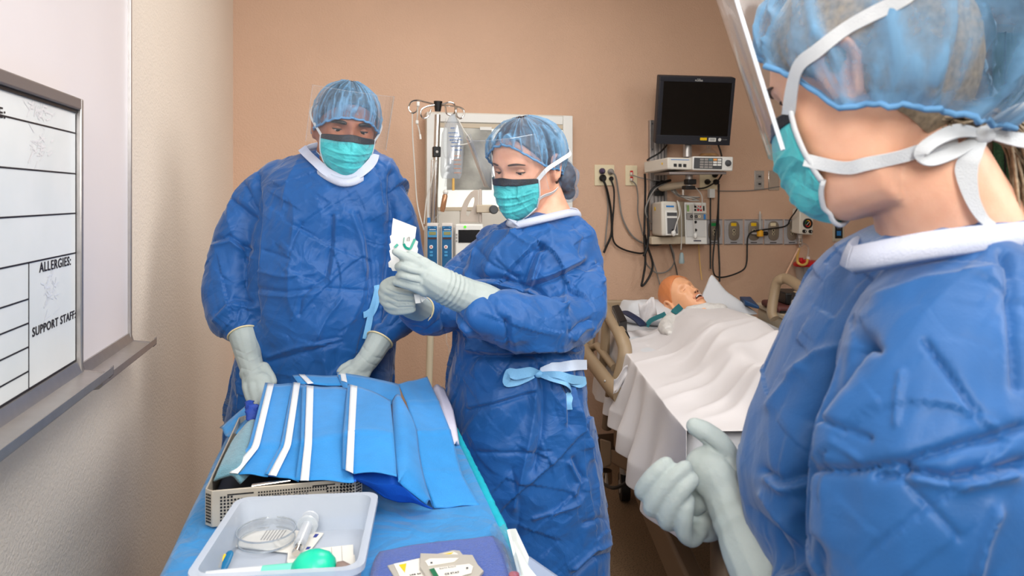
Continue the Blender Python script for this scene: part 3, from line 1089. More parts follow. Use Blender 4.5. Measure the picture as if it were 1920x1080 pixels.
def cable(name, pts, r, m, label, group=None, w=None, cat='cable'):
    P = [BW(*p) if isinstance(p, tuple) else p for p in pts]
    return obj(name, MB().tube(spline(P, 7), r, 8), m, label=label, cat=cat, group=group)


cable('power_cable', [(1129, 334, .045), (1137, 352, .05), (1144, 385, .03), (1147, 415, .03), (1146, 440, .03), (1137, 462, .03), (1132, 474, .03)], .0065, M_rubber, 'thick black power cord curving down from the double outlet behind the gown')
cable('power_cable', [(1145, 335, .04), (1151, 355, .04), (1151, 385, .03), (1148, 430, .03), (1152, 455, .03), (1170, 468, .03), (1200, 475, .03), (1211, 470, .03), (1214, 455, .03)], .005, M_rubber, 'black power cord swinging from the double outlet to the cable bundle')
cable('grey_cord', [(1144, 322, .045), (1154, 330, .05), (1160, 365, .02), (1166, 405, .02), (1180, 435, .02), (1198, 452, .02), (1225, 460, .02), (1240, 458, .02)], .005, M_greyc, 'light grey cord sagging right from the double outlet')
cable('grey_cord', [(1136, 348, .015), (1140, 390, .01), (1137, 430, .01), (1134, 462, .01)], .004, M_greyc, 'faint grey cord hanging straight against the wall by the double outlet')
cable('jack_cord', [(1185, 328, .035), (1200, 333, .05), (1220, 337, .065), (1238, 339, .07)], .003, M_greyc, 'thin grey wire from the jack plate to the mount channel')
cable('jack_cord', [(1185, 339, .035), (1193, 348, .03), (1196, 370, .02), (1196, 400, .02), (1203, 430, .02), (1212, 460, .03), (1228, 500, .04), (1240, 545, .05)], .0035, M_greyc, 'long grey wire from the jack plate down behind the pillow')
cable('monitor_lead', [BW(1250, 272, .12), BW(1246, 277, .14), BW(1236, 287, .16), BW(1220, 296, .15), BW(1213, 301, .14)], .005, M_rubber, 'black lead from the monitor corner to the control unit')
cable('monitor_lead', [C(1346, 270, 3.95), C(1350, 281, 3.95), C(1353, 293, 3.96)], .005, M_rubber, 'short black lead dropping from monitor to keypad')
cable('bundle_cable', [(1209, 326, .14), (1210, 350, .12), (1209, 400, .1), (1208, 450, .1), (1210, 490, .1), (1206, 520, .1), (1203, 536, .1), (1212, 528, .1), (1222, 508, .1), (1223, 490, .1), (1214, 462, .1), (1209, 440, .12)], .0065, M_rubber, 'black cable bundle hanging in a long loop left of the modules')
cable('bundle_cable', [(1257, 338, .09), (1235, 346, .12), (1219, 362, .12), (1214, 395, .11), (1216, 440, .11), (1213, 465, .11), (1207, 480, .12)], .0075, M_rubber, 'thick black cable arching from the arm into the bundle')
cable('bundle_cable', [(1250, 343, .10), (1228, 355, .13), (1212, 385, .13), (1212, 405, .12), (1222, 418, .06)], .0045, M_greyc, 'grey cable beside the thick black arch')
cable('module_cable', [(1254, 444, .12), (1258, 460, .10), (1264, 480, .08), (1262, 497, .06), (1248, 510, .05), (1230, 511, .05), (1216, 500, .05), (1210, 490, .06)], .004, M_greyc, 'grey cable looping below the printer module')
cable('module_cable', [(1252, 444, .10), (1259, 470, .08), (1268, 505, .06), (1272, 530, .05)], .004, mat('dark_grey_cable', (88, 84, 82), .5), 'dark grey cable running straight down to the manikin head')
cable('sensor_lead', [(1272, 378, .26), (1277, 400, .25), (1278, 440, .2), (1277, 468, .18)], .003, M_whitec, 'white sensor lead hanging between the two modules')
cable('sensor_lead', [(1270, 376, .26), (1274, 400, .27), (1268, 420, .27), (1264, 436, .27)], .003, M_whitec, 'white sensor lead draped over the printer door')
cable('sensor_lead', [(1305, 352, .12), (1316, 368, .16), (1314, 392, .18), (1301, 382, .19), (1300, 400, .19), (1303, 440, .18)], .003, M_whitec, 'white sensor lead curving into the red sockets')
o = thing('blue_grey_plug', BW(1278, 494, .18), 'pale blue grey connector hanging below the modules', 'connector')
obj('plug_body', MB().lathe([(.006, .06), (.011, .05), (.013, .03), (.016, .01), (.014, 0)], BW(1278, 494, .18), (0, 0, 1)), mat('pale_connector', (150, 168, 172), .45), o)
o2 = thing('sensor_clip', BW(1263, 440, .28), 'small white sensor clip resting on the printer slot', 'connector')
obj('clip_body', MB().sphere(BW(1263, 437, .275), (.012, .012, .018)), M_white, o2)
obj('clip_tip', MB().cyl(BW(1263, 437, .275), BW(1261, 430, .275), .006), M_black, o2)
o3 = thing('dangling_plug', BW(1303, 440, .185), 'white plug dangling in front of the module rack', 'connector')
obj('plug_body', MB().sphere(BW(1304, 442, .185), (.011, .010, .017)), M_white, o3)
# a hank of leads heaped on the modules
rn = random.Random(4)
for k in range(8):
    a0 = 1256 + rn.uniform(-4, 6)
    pts = [(a0, 350 + rn.uniform(-6, 4), .1), (a0 + 12, 364 + rn.uniform(-4, 5), .15 + rn.uniform(-.03, .05)), (a0 + 32, 371 + rn.uniform(-4, 5), .16 + rn.uniform(-.03, .05)), (1306 + rn.uniform(-6, 6), 374 + rn.uniform(-5, 3), .13)]
    cable('lead_hank', pts, .0032, M_whitec if k % 3 else M_greyc, 'one of the tangled sensor leads heaped on top of the modules', 'tangled sensor leads above the modules')
cable('right_black_cable', [(1341, 342, .05), (1322, 352, .08), (1300, 354, .1), (1290, 353, .12)], .0045, M_rubber, 'black cable from the rear outlet to the arm clamp')
cable('right_black_cable', [(1356, 322, .12), (1350, 333, .09), (1342, 345, .07)], .0045, M_rubber, 'black cable from the keypad down to the rear outlet')
cable('hanging_black_cable', [(1332, 370, .05), (1332, 420, .07), (1332, 470, .07), (1332, 504, .09)], .0045, M_rubber, 'straight black cable hanging from the white inline adapter')
cable('hanging_black_cable', [(1347, 342, .06), (1347, 380, .05), (1344, 420, .05), (1338, 470, .07), (1337, 505, .09), (1344, 519, .09), (1365, 518, .09), (1392, 507, .09), (1400, 492, .09), (1401, 460, .06), (1403, 443, .06), (1413, 434, .06), (1445, 429, .05), (1470, 425, .04), (1480, 418, .04)], .0045, M_rubber, 'black cable looping under the gas outlets up to the regulator')
cable('hanging_black_cable', [(1348, 345, .07), (1347, 400, .07), (1347, 450, .07), (1349, 500, .09), (1349, 528, .10)], .005, M_rubber, 'straight black cable ending behind the pillow, right of its twin')
cable('wall_wire', [(1345, 358, .01), (1390, 358, .008), (1420, 356, .012), (1462, 350, .012)], .0025, M_greyc, 'thin grey wire strung along the wall under the steel plates')
cable('clear_line', [(1310, 458, .02), (1312, 490, .03), (1316, 525, .05)], .003, M_latex, 'thin pale tube hanging below the module rack')
ad = thing('inline_adapter', BW(1336, 370, .05), 'small white inline adapter hanging from the rear outlet', 'adapter')
obj('adapter_body', wbox(MB(), 1331, 354, 1341, 371, .03, .06), M_white, ad, bevel=.003)

# ------------------------------------------------------------------ drip stand with pumps
DI = 3.40
iv = thing('drip_stand', C(797, 0, DI).xy.to_3d(), 'chrome drip stand with looped hooks between the two gowned people', 'drip stand')
foot = C(797, 370 + H * F / DI, DI)
top = C(821, 204, DI)
axis = (top - foot).normalized()


def pole(py):
    t = ((H - (py - HY) / F * DI) - foot.z) / (top.z - foot.z)
    return foot.lerp(top, t)


M_polepaint = mat('cream_pole_paint', (214, 202, 176), .4)
obj('lower_pole', MB().cyl(pole(1000), pole(520), .0165), M_polepaint, iv)
obj('upper_pole', MB().cyl(pole(520), pole(215), .014), M_chrome, iv)
obj('rod', MB().cyl(pole(430) + Vector((-.018, 0, 0)), pole(300) + Vector((-.018, 0, 0)), .006), M_chrome, iv)
obj('hub', MB().cyl(pole(209), pole(190), .014, .021), M_black, iv)
obj('collar', MB().box(pole(285), (.036, .04, .05)), M_black, iv, bevel=.004)
p = pole(285) + Vector((0, -.02, 0))
obj('collar_screw', MB().cyl(p, p + Vector((0, -.004, 0)), .006), M_steel, iv)
hooks = [[(816, 196), (800, 192), (782, 188), (770, 192), (766, 204), (773, 212), (781, 208), (784, 198)],
         [(815, 197), (800, 200), (790, 206), (789, 216), (795, 222), (803, 218), (808, 205)],
         [(828, 196), (842, 192), (852, 196), (853, 210), (846, 216), (837, 212), (835, 200), (833, 193)],
         [(828, 197), (856, 200), (868, 205), (870, 215), (864, 222), (857, 219), (855, 209), (856, 200)]]
for i, h in enumerate(hooks):
    dd = (0, -.06, .02, -.08)[i]
    pts = [C(x, y, DI + (dd * min(1, abs(x - 821) / 40))) for x, y in h]
    obj('hook', MB().tube(spline(pts, 6), .0042, 8), M_chrome, iv)
for k in range(5):
    a = 2 * math.pi * k / 5 + .3
    e = foot + Vector((math.cos(a) * .27, math.sin(a) * .27, .075))
    lg_ = obj('leg', MB().tube([foot + Vector((0, 0, .12)), foot + Vector((math.cos(a) * .1, math.sin(a) * .1, .11)), e], [.022, .02, .014], 10), M_polepaint, iv)
    obj('caster', MB().cyl(Vector((e.x - .012 * math.sin(a), e.y + .012 * math.cos(a), .03)), Vector((e.x + .012 * math.sin(a), e.y - .012 * math.cos(a), .03)), .03), M_black, lg_)
    obj('caster_stem', MB().cyl((e.x, e.y, .04), (e.x, e.y, .08), .008), M_steel, lg_)
obj('pole_socket', MB().cyl(foot + Vector((0, 0, .08)), pole(960), .03), M_polepaint, iv)

# fluid bag
bg = thing('fluid_bag', C(848, 336, DI - .06), 'clear fluid bag printed in blue hanging from the drip stand', 'fluid bag')
M_bag = film_mat('bag_film', (206, 218, 230), .16, .08, .3)
rings = []
for py, hw, th in ((214, 5, .004), (222, 9, .008), (236, 15, .012), (250, 20, .018), (275, 21, .026), (300, 21, .03), (320, 20.5, .026), (330, 19, .012), (335, 16, .005)):
    cxp = 850 - (py - 214) * .035
    rr = []
    for j in range(28):
        t = 2 * math.pi * j / 28
        rr.append(C(cxp, py, DI - .06) + K(math.cos(t) * hw / F * DI + .0 * t, math.sin(t) * th, 0))
    rings.append(rr)
vsb = MB().loft(rings)
obj('bag', vsb, M_bag, bg)
pr = MB()
rn = random.Random(11)
for (y, x0, x1) in ((240, 845, 853), (249, 841, 860), (256, 842, 864), (262, 843, 866), (267, 846, 862), (274, 845, 865), (281, 847, 866)):
    x = x0
    while x < x1:
        w_ = rn.uniform(1.2, 3.4)
        a, b = C(x, y + rn.uniform(-.8, .8), DI - .092), C(min(x1, x + w_), y, DI - .092)
        pr.box((a + b) / 2, ((b - a).length, .0006, .0042), Matrix.Rotation(-ANG, 3, 'Z'))
        x += w_ + .9
obj('blue_print', pr, mat('blue_bag_ink', (52, 96, 160), .5), bg)
pr = MB()
for y in (292, 300, 308, 316, 324):
    a, b = C(851, y, DI - .093), C(864, y, DI - .093)
    pr.box((a + b) / 2, ((b - a).length, .0006, .0026), Matrix.Rotation(-ANG, 3, 'Z'))
obj('level_marks', pr, mat('orange_bag_ink', (196, 128, 90), .5), bg)
obj('bag_port', MB().cyl(C(837, 334, DI - .06), C(835, 350, DI - .06), .006), M_clear, bg)
obj('bag_port', MB().cyl(C(850, 334, DI - .06), C(850, 357, DI - .06), .006), M_latex, bg)
obj('hang_strap', MB().tube(spline([C(836, 222, DI - .1), C(832, 250, DI - .11), C(831, 280, DI - .11), C(836, 296, DI - .11), C(846, 280, DI - .11)], 6), .003, 8), M_clear, bg)
obj('hang_strap', MB().tube(spline([C(858, 222, DI - .08), C(870, 245, DI - .09), C(883, 266, DI - .09), C(862, 272, DI - .09)], 3), .003, 8), M_whitec, bg)
dc = thing('drip_chamber', C(831, 397, DI - .05), 'amber drip chamber under the fluid bag', 'drip chamber')
p0, p1 = C(835.5, 362, DI - .05), C(829, 397, DI - .05)
obj('chamber', MB().tube([p1, p1.lerp(p0, .2), p0.lerp(p1, .15), p0], [.009, .0125, .0125, .007], 14), mat('amber_chamber', (176, 130, 96), .15, metal=.35), dc)
obj('chamber_cap', MB().sphere(p0 + Vector((0, 0, .004)), .013), M_white, dc)
obj('drip_line', MB().tube(spline([p1, C(815, 410, DI - .04), C(806, 420, DI - .03)], 5), .0028, 8), M_clear, label='thin drip line from the amber chamber to the pump', cat='tube')
obj('drip_line', MB().tube(spline([C(773, 212, DI), C(774, 260, DI), C(778, 320, DI), C(781, 370, DI), C(786, 400, DI - .02), C(795, 432, DI - .04)], 6), .003, 8), M_whitec, label='long pale drip line hanging from the outer hook', cat='tube')
obj('drip_line', MB().tube(spline([C(817, 300, DI - .03), C(808, 345, DI - .03), C(800, 372, DI - .03), C(795, 420, DI - .03)], 6), .003, 8), M_whitec, label='pale drip line crossing the pole below the black collar', cat='tube')
cl = thing('line_connector', C(789, 262, DI), 'short white connector dangling from the outer hook', 'connector')
obj('connector_tube', MB().tube(spline([C(783, 190, DI - .01), C(783, 212, DI - .01), C(782, 228, DI - .01), C(786, 245, DI - .01), C(788, 258, DI - .01)], 5), .003, 8), M_whitec, cl)
obj('connector_tip', MB().cyl(C(787.5, 252, DI - .01), C(788.5, 261, DI - .01), .005), M_white, cl)
obj('clamp', MB().box(C(782, 229, DI - .015), (.014, .012, .018)), M_white, cl, bevel=.003)
obj('clamp', MB().box(C(784, 195, DI - .015), (.014, .012, .022)), M_white, cl, bevel=.003)
obj('drip_line', MB().tube(spline([C(842, 511, DI - .08), C(841, 570, DI - .1), C(837, 636, DI - .15), C(842, 655, DI - .15), C(839, 690, DI - .15), C(824, 750, DI - .1), C(806, 830, DI - .03)], 6), .0025, 8), M_clear, label='thin clear line hanging below the pump to the stand base', cat='tube')

# infusion pump
DPm = DI - .1
pu = thing('infusion_pump', C(845, 500, DPm), 'infusion pump with two blue channels and a display, clamped to the drip stand', 'infusion pump')
M_pump = mat('pump_shell', (208, 202, 196), .45)
M_pblue = mat('pump_blue', (24, 92, 140), .4)
M_pblue2 = mat('pump_light_blue', (70, 150, 200), .4)


def pbox(mb, x0, y0, x1, y1, d0, d1):
    """box between depths d0 (near) and d1"""
    return mb.hexa([C(x0, y1, d0), C(x1, y1, d0), C(x1, y0, d0), C(x0, y0, d0)], [C(x0, y1, d0) + K(0, d1 - d0, 0), C(x1, y1, d0) + K(0, d1 - d0, 0), C(x1, y0, d0) + K(0, d1 - d0, 0), C(x0, y0, d0) + K(0, d1 - d0, 0)])


obj('pump_back', pbox(MB(), 795, 424, 905, 512, DPm, DPm + .07), M_pump, pu, bevel=.006)
for x0 in (800, 827.5):
    md = obj('channel_module', pbox(MB(), x0 - 1, 418, x0 + 21.5, 512, DPm - .04, DPm), M_pump, pu, bevel=.008, seg=3)
    obj('blue_face', pbox(MB(), x0 + 1.3, 424, x0 + 19.5, 511, DPm - .044, DPm - .04), M_pblue, md, bevel=.002)
    obj('light_band', pbox(MB(), x0 + 2, 433, x0 + 19, 444.5, DPm - .046, DPm - .044), M_pblue2, md)
    obj('readout', pbox(MB(), x0 + 4.5, 434.5, x0 + 17.5, 440.5, DPm - .048, DPm - .046), mat('readout_olive', (140, 140, 90), .4), md)
    obj('brown_band', pbox(MB(), x0 + 3, 445.5, x0 + 18.5, 448.5, DPm - .046, DPm - .044), mat('brown_band', (70, 44, 36), .4), md)
    p = C(x0 + 8.6, 463, DPm - .044)
    nd = K(0, -1, 0)
    obj('round_button', MB().lathe([(.0085, 0), (.0085, .003), (.004, .0032)], p, nd), M_white, md)
    obj('button_dot', MB().cyl(p + nd * .003, p + nd * .0042, .0035), M_red, md)
    for yy in (473, 479):
        obj('channel_key', pbox(MB(), x0 + 5.5, yy - 2, x0 + 11.5, yy + 2, DPm - .047, DPm - .044), M_pblue2, md, bevel=.001)
    obj('status_lamp', pbox(MB(), x0 + 2.5, 425.5, x0 + 6.5, 427, DPm - .046, DPm - .044), M_pblue2, md)
    obj('status_lamp', pbox(MB(), x0 + 14, 425.5, x0 + 18, 427, DPm - .046, DPm - .044), M_pblue2, md)
    obj('channel_print', pbox(MB(), x0 + 5, 430, x0 + 17, 431.2, DPm - .0446, DPm - .044), M_white, md)
pc_ = obj('display_unit', pbox(MB(), 853, 420, 906, 512, DPm - .05, DPm), M_white, pu, bevel=.008, seg=3)
obj('display', pbox(MB(), 859.5, 431, 900, 455, DPm - .053, DPm - .05), M_screen, pc_)
p = C(872, 425.5, DPm - .05)
obj('green_light', MB().cyl(p, p + K(0, -.003, 0), .006), mat('green_lamp', (90, 220, 40), .4, emit=(80, 230, 30), estr=.5), pc_)
for yy in (440, 446, 452):
    obj('side_key', pbox(MB(), 854.5, yy - 1.6, 857.5, yy + 1.6, DPm - .053, DPm - .05), M_grey, pc_)
hout = [(862, 417), (863, 402), (866, 388), (871, 376), (877, 367), (883, 360), (890, 356), (897, 356), (897, 376), (897, 396), (897, 417), (880, 417)]
hin = [(874, 403), (874.5, 398), (876, 390), (879, 382), (882, 376), (885, 371.5), (888, 369.5), (889.5, 371), (889.5, 377), (887.5, 386), (883, 397), (878, 406)]
hd = MB()
dep = (DPm - .03, DPm + .0)
ring_o = [[C(x, y, d_) for x, y in hout] for d_ in dep]
ring_i = [[C(x, y, d_) for x, y in hin] for d_ in dep]
hd.loft([ring_i[0], ring_o[0], ring_o[1], ring_i[1], ring_i[0]], cap=False)
obj('handle', hd, mat('pump_handle', (188, 176, 164), .5), pu, bevel=.003)
obj('handle_post', pbox(MB(), 897.5, 355, 903, 418, DPm - .03, DPm + .02), mat('pump_post', (196, 184, 174), .5), pu, bevel=.004)
kb = obj('pole_clamp', pbox(MB(), 893, 384, 924, 399, DPm - .06, DPm - .031), M_beige, pu, bevel=.004)
obj('clamp_knob', MB().lathe([(.02, 0), (.02, .012), (.016, .016)], C(925, 393, DPm - .06), K(.25, -1, 0)), M_dgrey, kb)
obj('base_tie', MB().box(pole(470) + Vector((0, 0, 0)), (.04, .05, .06)), M_grey, pu)
dbx = thing('blue_tag_bottle', C(803, 418, DI), 'tiny blue capped vial standing on the pump', 'vial')
obj('vial', MB().cyl(C(804, 418, DPm - .02), C(804, 408, DPm - .02), .0075), M_blue_l, dbx)
obj('vial_tip', MB().cyl(C(804, 408, DPm - .02), C(804, 403, DPm - .02), .0025), M_white, dbx)

# ------------------------------------------------------------------ instrument table under a blue drape
TZ = 0.90
TX0, TX1, TY0, TY1 = -0.247, 0.252, 0.52, 1.72
M_drape = cloth_mat('blue_table_drape', (50, 134, 196), .6, crease=.25, cscale=14, fiber=.3)
M_teal = mat('teal_drape_edge', (30, 176, 196), .45, var=.08, vscale=40)
tb = thing('instrument_table', ((TX0 + TX1) / 2, 1.12, 0), 'steel instrument table under a blue drape', 'table')
obj('table_top', MB().box(((TX0 + TX1) / 2, (TY0 + TY1) / 2, TZ - .022), (TX1 - TX0 - .02, TY1 - TY0 - .02, .025)), M_steel, tb, bevel=.005)
for x in (TX0 + .05, TX1 - .05):
    for y in (TY0 + .06, TY1 - .06):
        l_ = obj('leg', MB().cyl((x, y, .07), (x, y, TZ - .036), .014), M_steel, tb)
        obj('caster', MB().cyl((x - .012, y, .035), (x + .012, y, .035), .035), M_rubber, l_)
obj('lower_shelf', MB().box(((TX0 + TX1) / 2, (TY0 + TY1) / 2, .22), (TX1 - TX0 - .10, TY1 - TY0 - .12, .015)), M_steel, tb)

dm = MB()
NS, NT = 60, 90
hang, hangy = .50, .45
sA = np.linspace(TX0 - hang, TX1 + hang, NS)
tA = np.linspace(TY0 - .25, TY1 + hangy, NT)
pts = []
for s_ in sA:
    for t_ in tA:
        ox = max(TX0 - s_, 0, s_ - TX1)
        oy = max(TY0 - t_, 0, t_ - TY1)
        x = min(max(s_, TX0), TX1)
        y = min(max(t_, TY0), TY1)
        drop = math.hypot(ox, oy) if (ox and oy) else max(ox, oy)
        sgx = (-1 if s_ < TX0 else 1) if ox else 0
        sgy = (-1 if t_ < TY0 else 1) if oy else 0
        rip = .010 * math.sin(t_ * 26 + s_ * 5) if ox else (.010 * math.sin(s_ * 30) if oy else 0)
        fl = min(drop / .3, 1)
        x += sgx * (.004 + (.012 + rip) * fl)
        y += sgy * (.004 + (.012 + rip) * fl)
        pts.append((x, y, TZ + .002 - max(0, drop - .004)))
pts = np.array(pts)
onTop = pts[:, 2] > TZ
pts[:, 2] += np.where(onTop, .0016 * (vnoise(pts * np.array([22, 22, 1]), 3) - .5) + .002 * (crumple(pts * np.array([7, 7, 1]), 5) - .1) * 0.5, 0)
dm.v = [tuple(p) for p in pts]
dm.f = [(i * NT + j, (i + 1) * NT + j, (i + 1) * NT + j + 1, i * NT + j + 1) for i in range(NS - 1) for j in range(NT - 1)]
drp = thing('table_drape', ((TX0 + TX1) / 2, 1.1, TZ), 'blue paper drape covering the instrument table and hanging over its sides', 'drape')
obj('drape_cloth', dm, M_drape, drp, smooth=180, solid=.0012)
ed = MB()
rn = random.Random(3)
P_ = []
for i in range(60):
    y = .98 + .74 * i / 59
    P_.append(Vector((TX1 + .001 + .0008 * rn.uniform(-1, 1), y, TZ - .003 + .0006 * rn.uniform(-1, 1))))
ed.tube(P_, .0075, 10, flat=.7)
obj('teal_edge', ed, M_teal, drp, smooth=180)


_ii, _jj = np.meshgrid(np.arange(97), np.arange(41), indexing='ij')
sheet_noise = (vnoise(np.stack([_ii.ravel() * .19, _jj.ravel() * .5, 0 * _ii.ravel()], 1), 12) - .5).reshape(97, 41)


def creased(pts, k):
    out = []
    for a, b in zip(pts[:-1], pts[1:]):
        out += [a.lerp(b, j / k) for j in range(k)]
    return out + [pts[-1]]


def sheet(rowsL, rowsR, nu=10, k=6, sag=0.0, wave=0.0, seed=0, mb=None, sharp=True, ridge=()):
    """cloth panel between a left and a right edge, each a list of (px, py, height)"""
    L_ = creased([PZ(*p) for p in rowsL], k) if sharp else spline([PZ(*p) for p in rowsL], k)
    R_ = creased([PZ(*p) for p in rowsR], k) if sharp else spline([PZ(*p) for p in rowsR], k)
    rn = random.Random(seed)
    ph = rn.uniform(0, 6)
    rid = [r * k for r in ridge]
    vn = sheet_noise
    mb = mb or MB()

    def P(i, j):
        u = j / (nu - 1)
        p = L_[i].lerp(R_[i], u)
        return p + Vector((0, 0, sag * math.sin(math.pi * u) + wave * math.sin(u * 9 + ph + i * .15 * 6 / k) + (.0022 if i in rid else 0) + .0012 * vn[i % 97, j % 41]))
    return mb.grid(P, len(L_), nu)


# perforated sterilising tray
M_tray = mat('satin_tray_steel', (186, 176, 160), .4, metal=.25, var=.05, vscale=30)
x0, x1, y0, y1, z0, z1 = -.212, .034, 1.222, 1.63, TZ + .006, TZ + .064
tr = thing('perforated_steel_tray', ((x0 + x1) / 2, (y0 + y1) / 2, z0), 'perforated steel sterilising tray under the folded blue drapes', 'tray')
c_ = .012
out = [(x0 + c_, y0), (x1 - c_, y0), (x1, y0 + c_), (x1, y1 - c_), (x1 - c_, y1), (x0 + c_, y1), (x0, y1 - c_), (x0, y0 + c_)]
t_ = .003
inn = [(x0 + c_, y0 + t_), (x1 - c_, y0 + t_), (x1 - t_, y0 + c_), (x1 - t_, y1 - c_), (x1 - c_, y1 - t_), (x0 + c_, y1 - t_), (x0 + t_, y1 - c_), (x0 + t_, y0 + c_)]
rg = [[(x, y, z0) for x, y in inn], [(x, y, z0) for x, y in out], [(x, y, z1) for x, y in out], [(x, y, z1) for x, y in inn], [(x, y, z0 + .003) for x, y in inn]]
w = MB().loft(rg, cap=False)
obj('tray_wall', w, M_tray, tr, smooth=20, bevel=.0012)
obj('tray_floor', MB().prism([(x, y, z0 + .003) for x, y in inn], (0, 0, .003)), M_tray, tr)
ho = MB()


def hole(x, z, s_=.0016, yy=None):
    ho.box((x, (y0 if yy is None else yy) - .0002, z), (2 * s_, .0006, 2 * s_))


for blk, n in ((x0 + .026, 4), (x1 - .056, 9)):
    for i in range(n):
        for j in range(9):
            hole(blk + i * .0052, z1 - .012 - j * .0052)
for i in range(4):
    for j in range(9):
        hole(x1 - .034 + i * .0052, z1 - .008 - j * .0052)
for i in range(10):
    for j in range(2):
        hole(x0 + .026 + .0052 * (i + 4), z1 - .017 - .0052 * j)
for i in range(26):
    for j in range(2):
        hole(x0 + .083 + i * .0042, z1 - .009 - j * .0046, .0013)
obj('perforation', ho, M_black, tr, smooth=0, kind='stuff')
h2 = MB()
for j in range(10):
    for i in range(7):
        h2.box((x0 - .0002, y0 + .022 + i * .0052, z1 - .008 - j * .0048), (.0006, .003, .003))
for j in range(10):
    for i in range(3):
        a = .25 + .25 * i
        h2.box((x0 + c_ * (1 - a) - .0002, y0 + c_ * a - .0002, z1 - .008 - j * .0048), (.003, .0006, .003), Matrix.Rotation(-math.pi / 4, 3, 'Z'))
        h2.box((x1 - c_ * (1 - a) + .0002, y0 + c_ * a - .0002, z1 - .008 - j * .0048), (.003, .0006, .003), Matrix.Rotation(math.pi / 4, 3, 'Z'))
obj('side_perforation', h2, M_black, tr, smooth=0, kind='stuff')
obj('slot', MB().box((x0 + .055, y0 - .0003, z1 - .0085), (.04, .0008, .002)), M_black, tr, smooth=0)
obj('slot', MB().box((x1 - .062, y0 - .0003, z1 - .0065), (.036, .0008, .002)), M_black, tr, smooth=0)
lt = text_mb('XTRAC CASE', lambda u, v, w: (x0 + .098 + u * .0105, y0 - .0006 - w, z1 - .0225 + v * .0105), 1.0, th=.0002)
obj('engraved_lettering', lt, M_dgrey, tr, smooth=0)
obj('instrument_bar', MB().tube([(x0 + .07, y0 + .02, z1 - .006), (x0 + .13, y0 + .022, z1 - .003)], .004, 10), M_chrome, label='chrome instrument handle lying inside the steel tray', cat='instrument')
obj('dark_tray_block', MB().box(((x0 + x1) / 2, (y0 + y1) / 2, z0 + .02), (x1 - x0 - .012, y1 - y0 - .012, .026)), M_black, label='added black block darkening the inside of the steel tray', cat='shade block', bevel=.004)  # shade inside the tray put in as an added black block
# towel rolled at the tray's left
M_towel = mat('grey_teal_towel', (92, 136, 152), .9, bump=.9, bscale=500, var=.12, vscale=120, sheen=.3)
tw = MB()
prof = []
path = [(402, 905, .955), (412, 880, .972), (425, 850, .978), (440, 822, .98), (458, 800, .972)]
path2 = [(452, 905, .957), (470, 885, .962), (482, 855, .964), (490, 825, .964), (498, 800, .96)]
sheet(path, path2, nu=14, k=5, sag=.012, wave=.0015, seed=4, mb=tw, sharp=False)
obj('folded_towel', tw, M_towel, label='grey teal terry towel folded inside the left of the steel tray', cat='towel', smooth=180, solid=.006)

# folded blue drapes with white tape
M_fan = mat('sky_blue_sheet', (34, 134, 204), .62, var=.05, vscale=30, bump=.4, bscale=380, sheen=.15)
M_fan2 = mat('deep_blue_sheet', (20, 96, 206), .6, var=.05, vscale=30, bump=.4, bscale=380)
M_tape = mat('white_drape_tape', (222, 226, 230), .5, bump=.2, bscale=500)
fan = thing('folded_drape_pack', PZ(640, 800, .98), 'stack of folded sky-blue surgical drapes with white tape strips', 'drapes')
S = dict(solid=.0012)
# lower layers first
obj('drape_panel', sheet([(548, 703, 1.004), (560, 720, 1.0)], [(640, 704, 1.006), (655, 724, 1.0)], 8, 4, wave=.001), M_fan, fan, **S)
obj('drape_panel', sheet([(631, 698, 1.010), (640, 722, 1.002), (655, 745, .996)], [(748, 721, 1.004), (752, 745, .995), (760, 765, .985)], 10, 4, sag=.003), M_fan, fan, **S)
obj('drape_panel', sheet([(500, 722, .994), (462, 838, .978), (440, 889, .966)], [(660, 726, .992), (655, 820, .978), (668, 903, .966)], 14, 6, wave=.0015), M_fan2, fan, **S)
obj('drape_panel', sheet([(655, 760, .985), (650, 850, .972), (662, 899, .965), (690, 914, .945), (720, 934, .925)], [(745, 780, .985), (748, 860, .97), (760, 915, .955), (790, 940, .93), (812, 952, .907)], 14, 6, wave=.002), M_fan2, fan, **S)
obj('drape_panel', sheet([(747, 720, 1.004), (762, 755, .99), (780, 812, .977), (790, 886, .944), (814, 953, .905)], [(801, 707, 1.0), (823, 755, .975), (845, 808, .958), (866, 888, .923), (899, 946, .9035)], 14, 14, wave=.001, ridge=(1, 2, 3)), M_fan, fan, **S)
obj('drape_panel', sheet([(735, 752, .998), (736, 815, .990), (746, 893, .975), (752, 908, .965), (800, 946, .925)], [(752, 745, 1.000), (778, 796, .985), (786, 850, .965), (796, 900, .948), (812, 951, .912)], 12, 6, sag=.010, sharp=False), M_fan, fan, **S)
obj('drape_panel', sheet([(497, 719, 1.000), (466, 838, .984), (426, 887, .970)], [(552, 720, .998), (530, 838, .982), (502, 893, .968)], 10, 14, wave=.0012, seed=1, ridge=(1,)), M_fan, fan, **S)
obj('drape_panel', sheet([(549, 717, 1.003), (526, 836, .987), (496, 889, .972)], [(572, 722, 1.002), (570, 832, .986), (560, 902, .968)], 10, 14, wave=.0012, seed=2, ridge=(1,)), M_fan, fan, **S)
obj('drape_panel', sheet([(567, 722, 1.008), (564, 831, .998), (554, 899, .973)], [(655, 728, 1.006), (650, 815, .996), (664, 904, .969)], 12, 14, wave=.0012, seed=3, ridge=(1,)), M_fan, fan, **S)
obj('drape_panel', sheet([(652, 720, 1.014), (643, 815, 1.005), (642, 878, .980), (664, 889, .977)], [(732, 751, 1.006), (738, 816, 1.003), (744, 890, .978), (744, 894, .976)], 14, 14, sag=.005, seed=4, ridge=(1,)), M_fan, fan, **S)
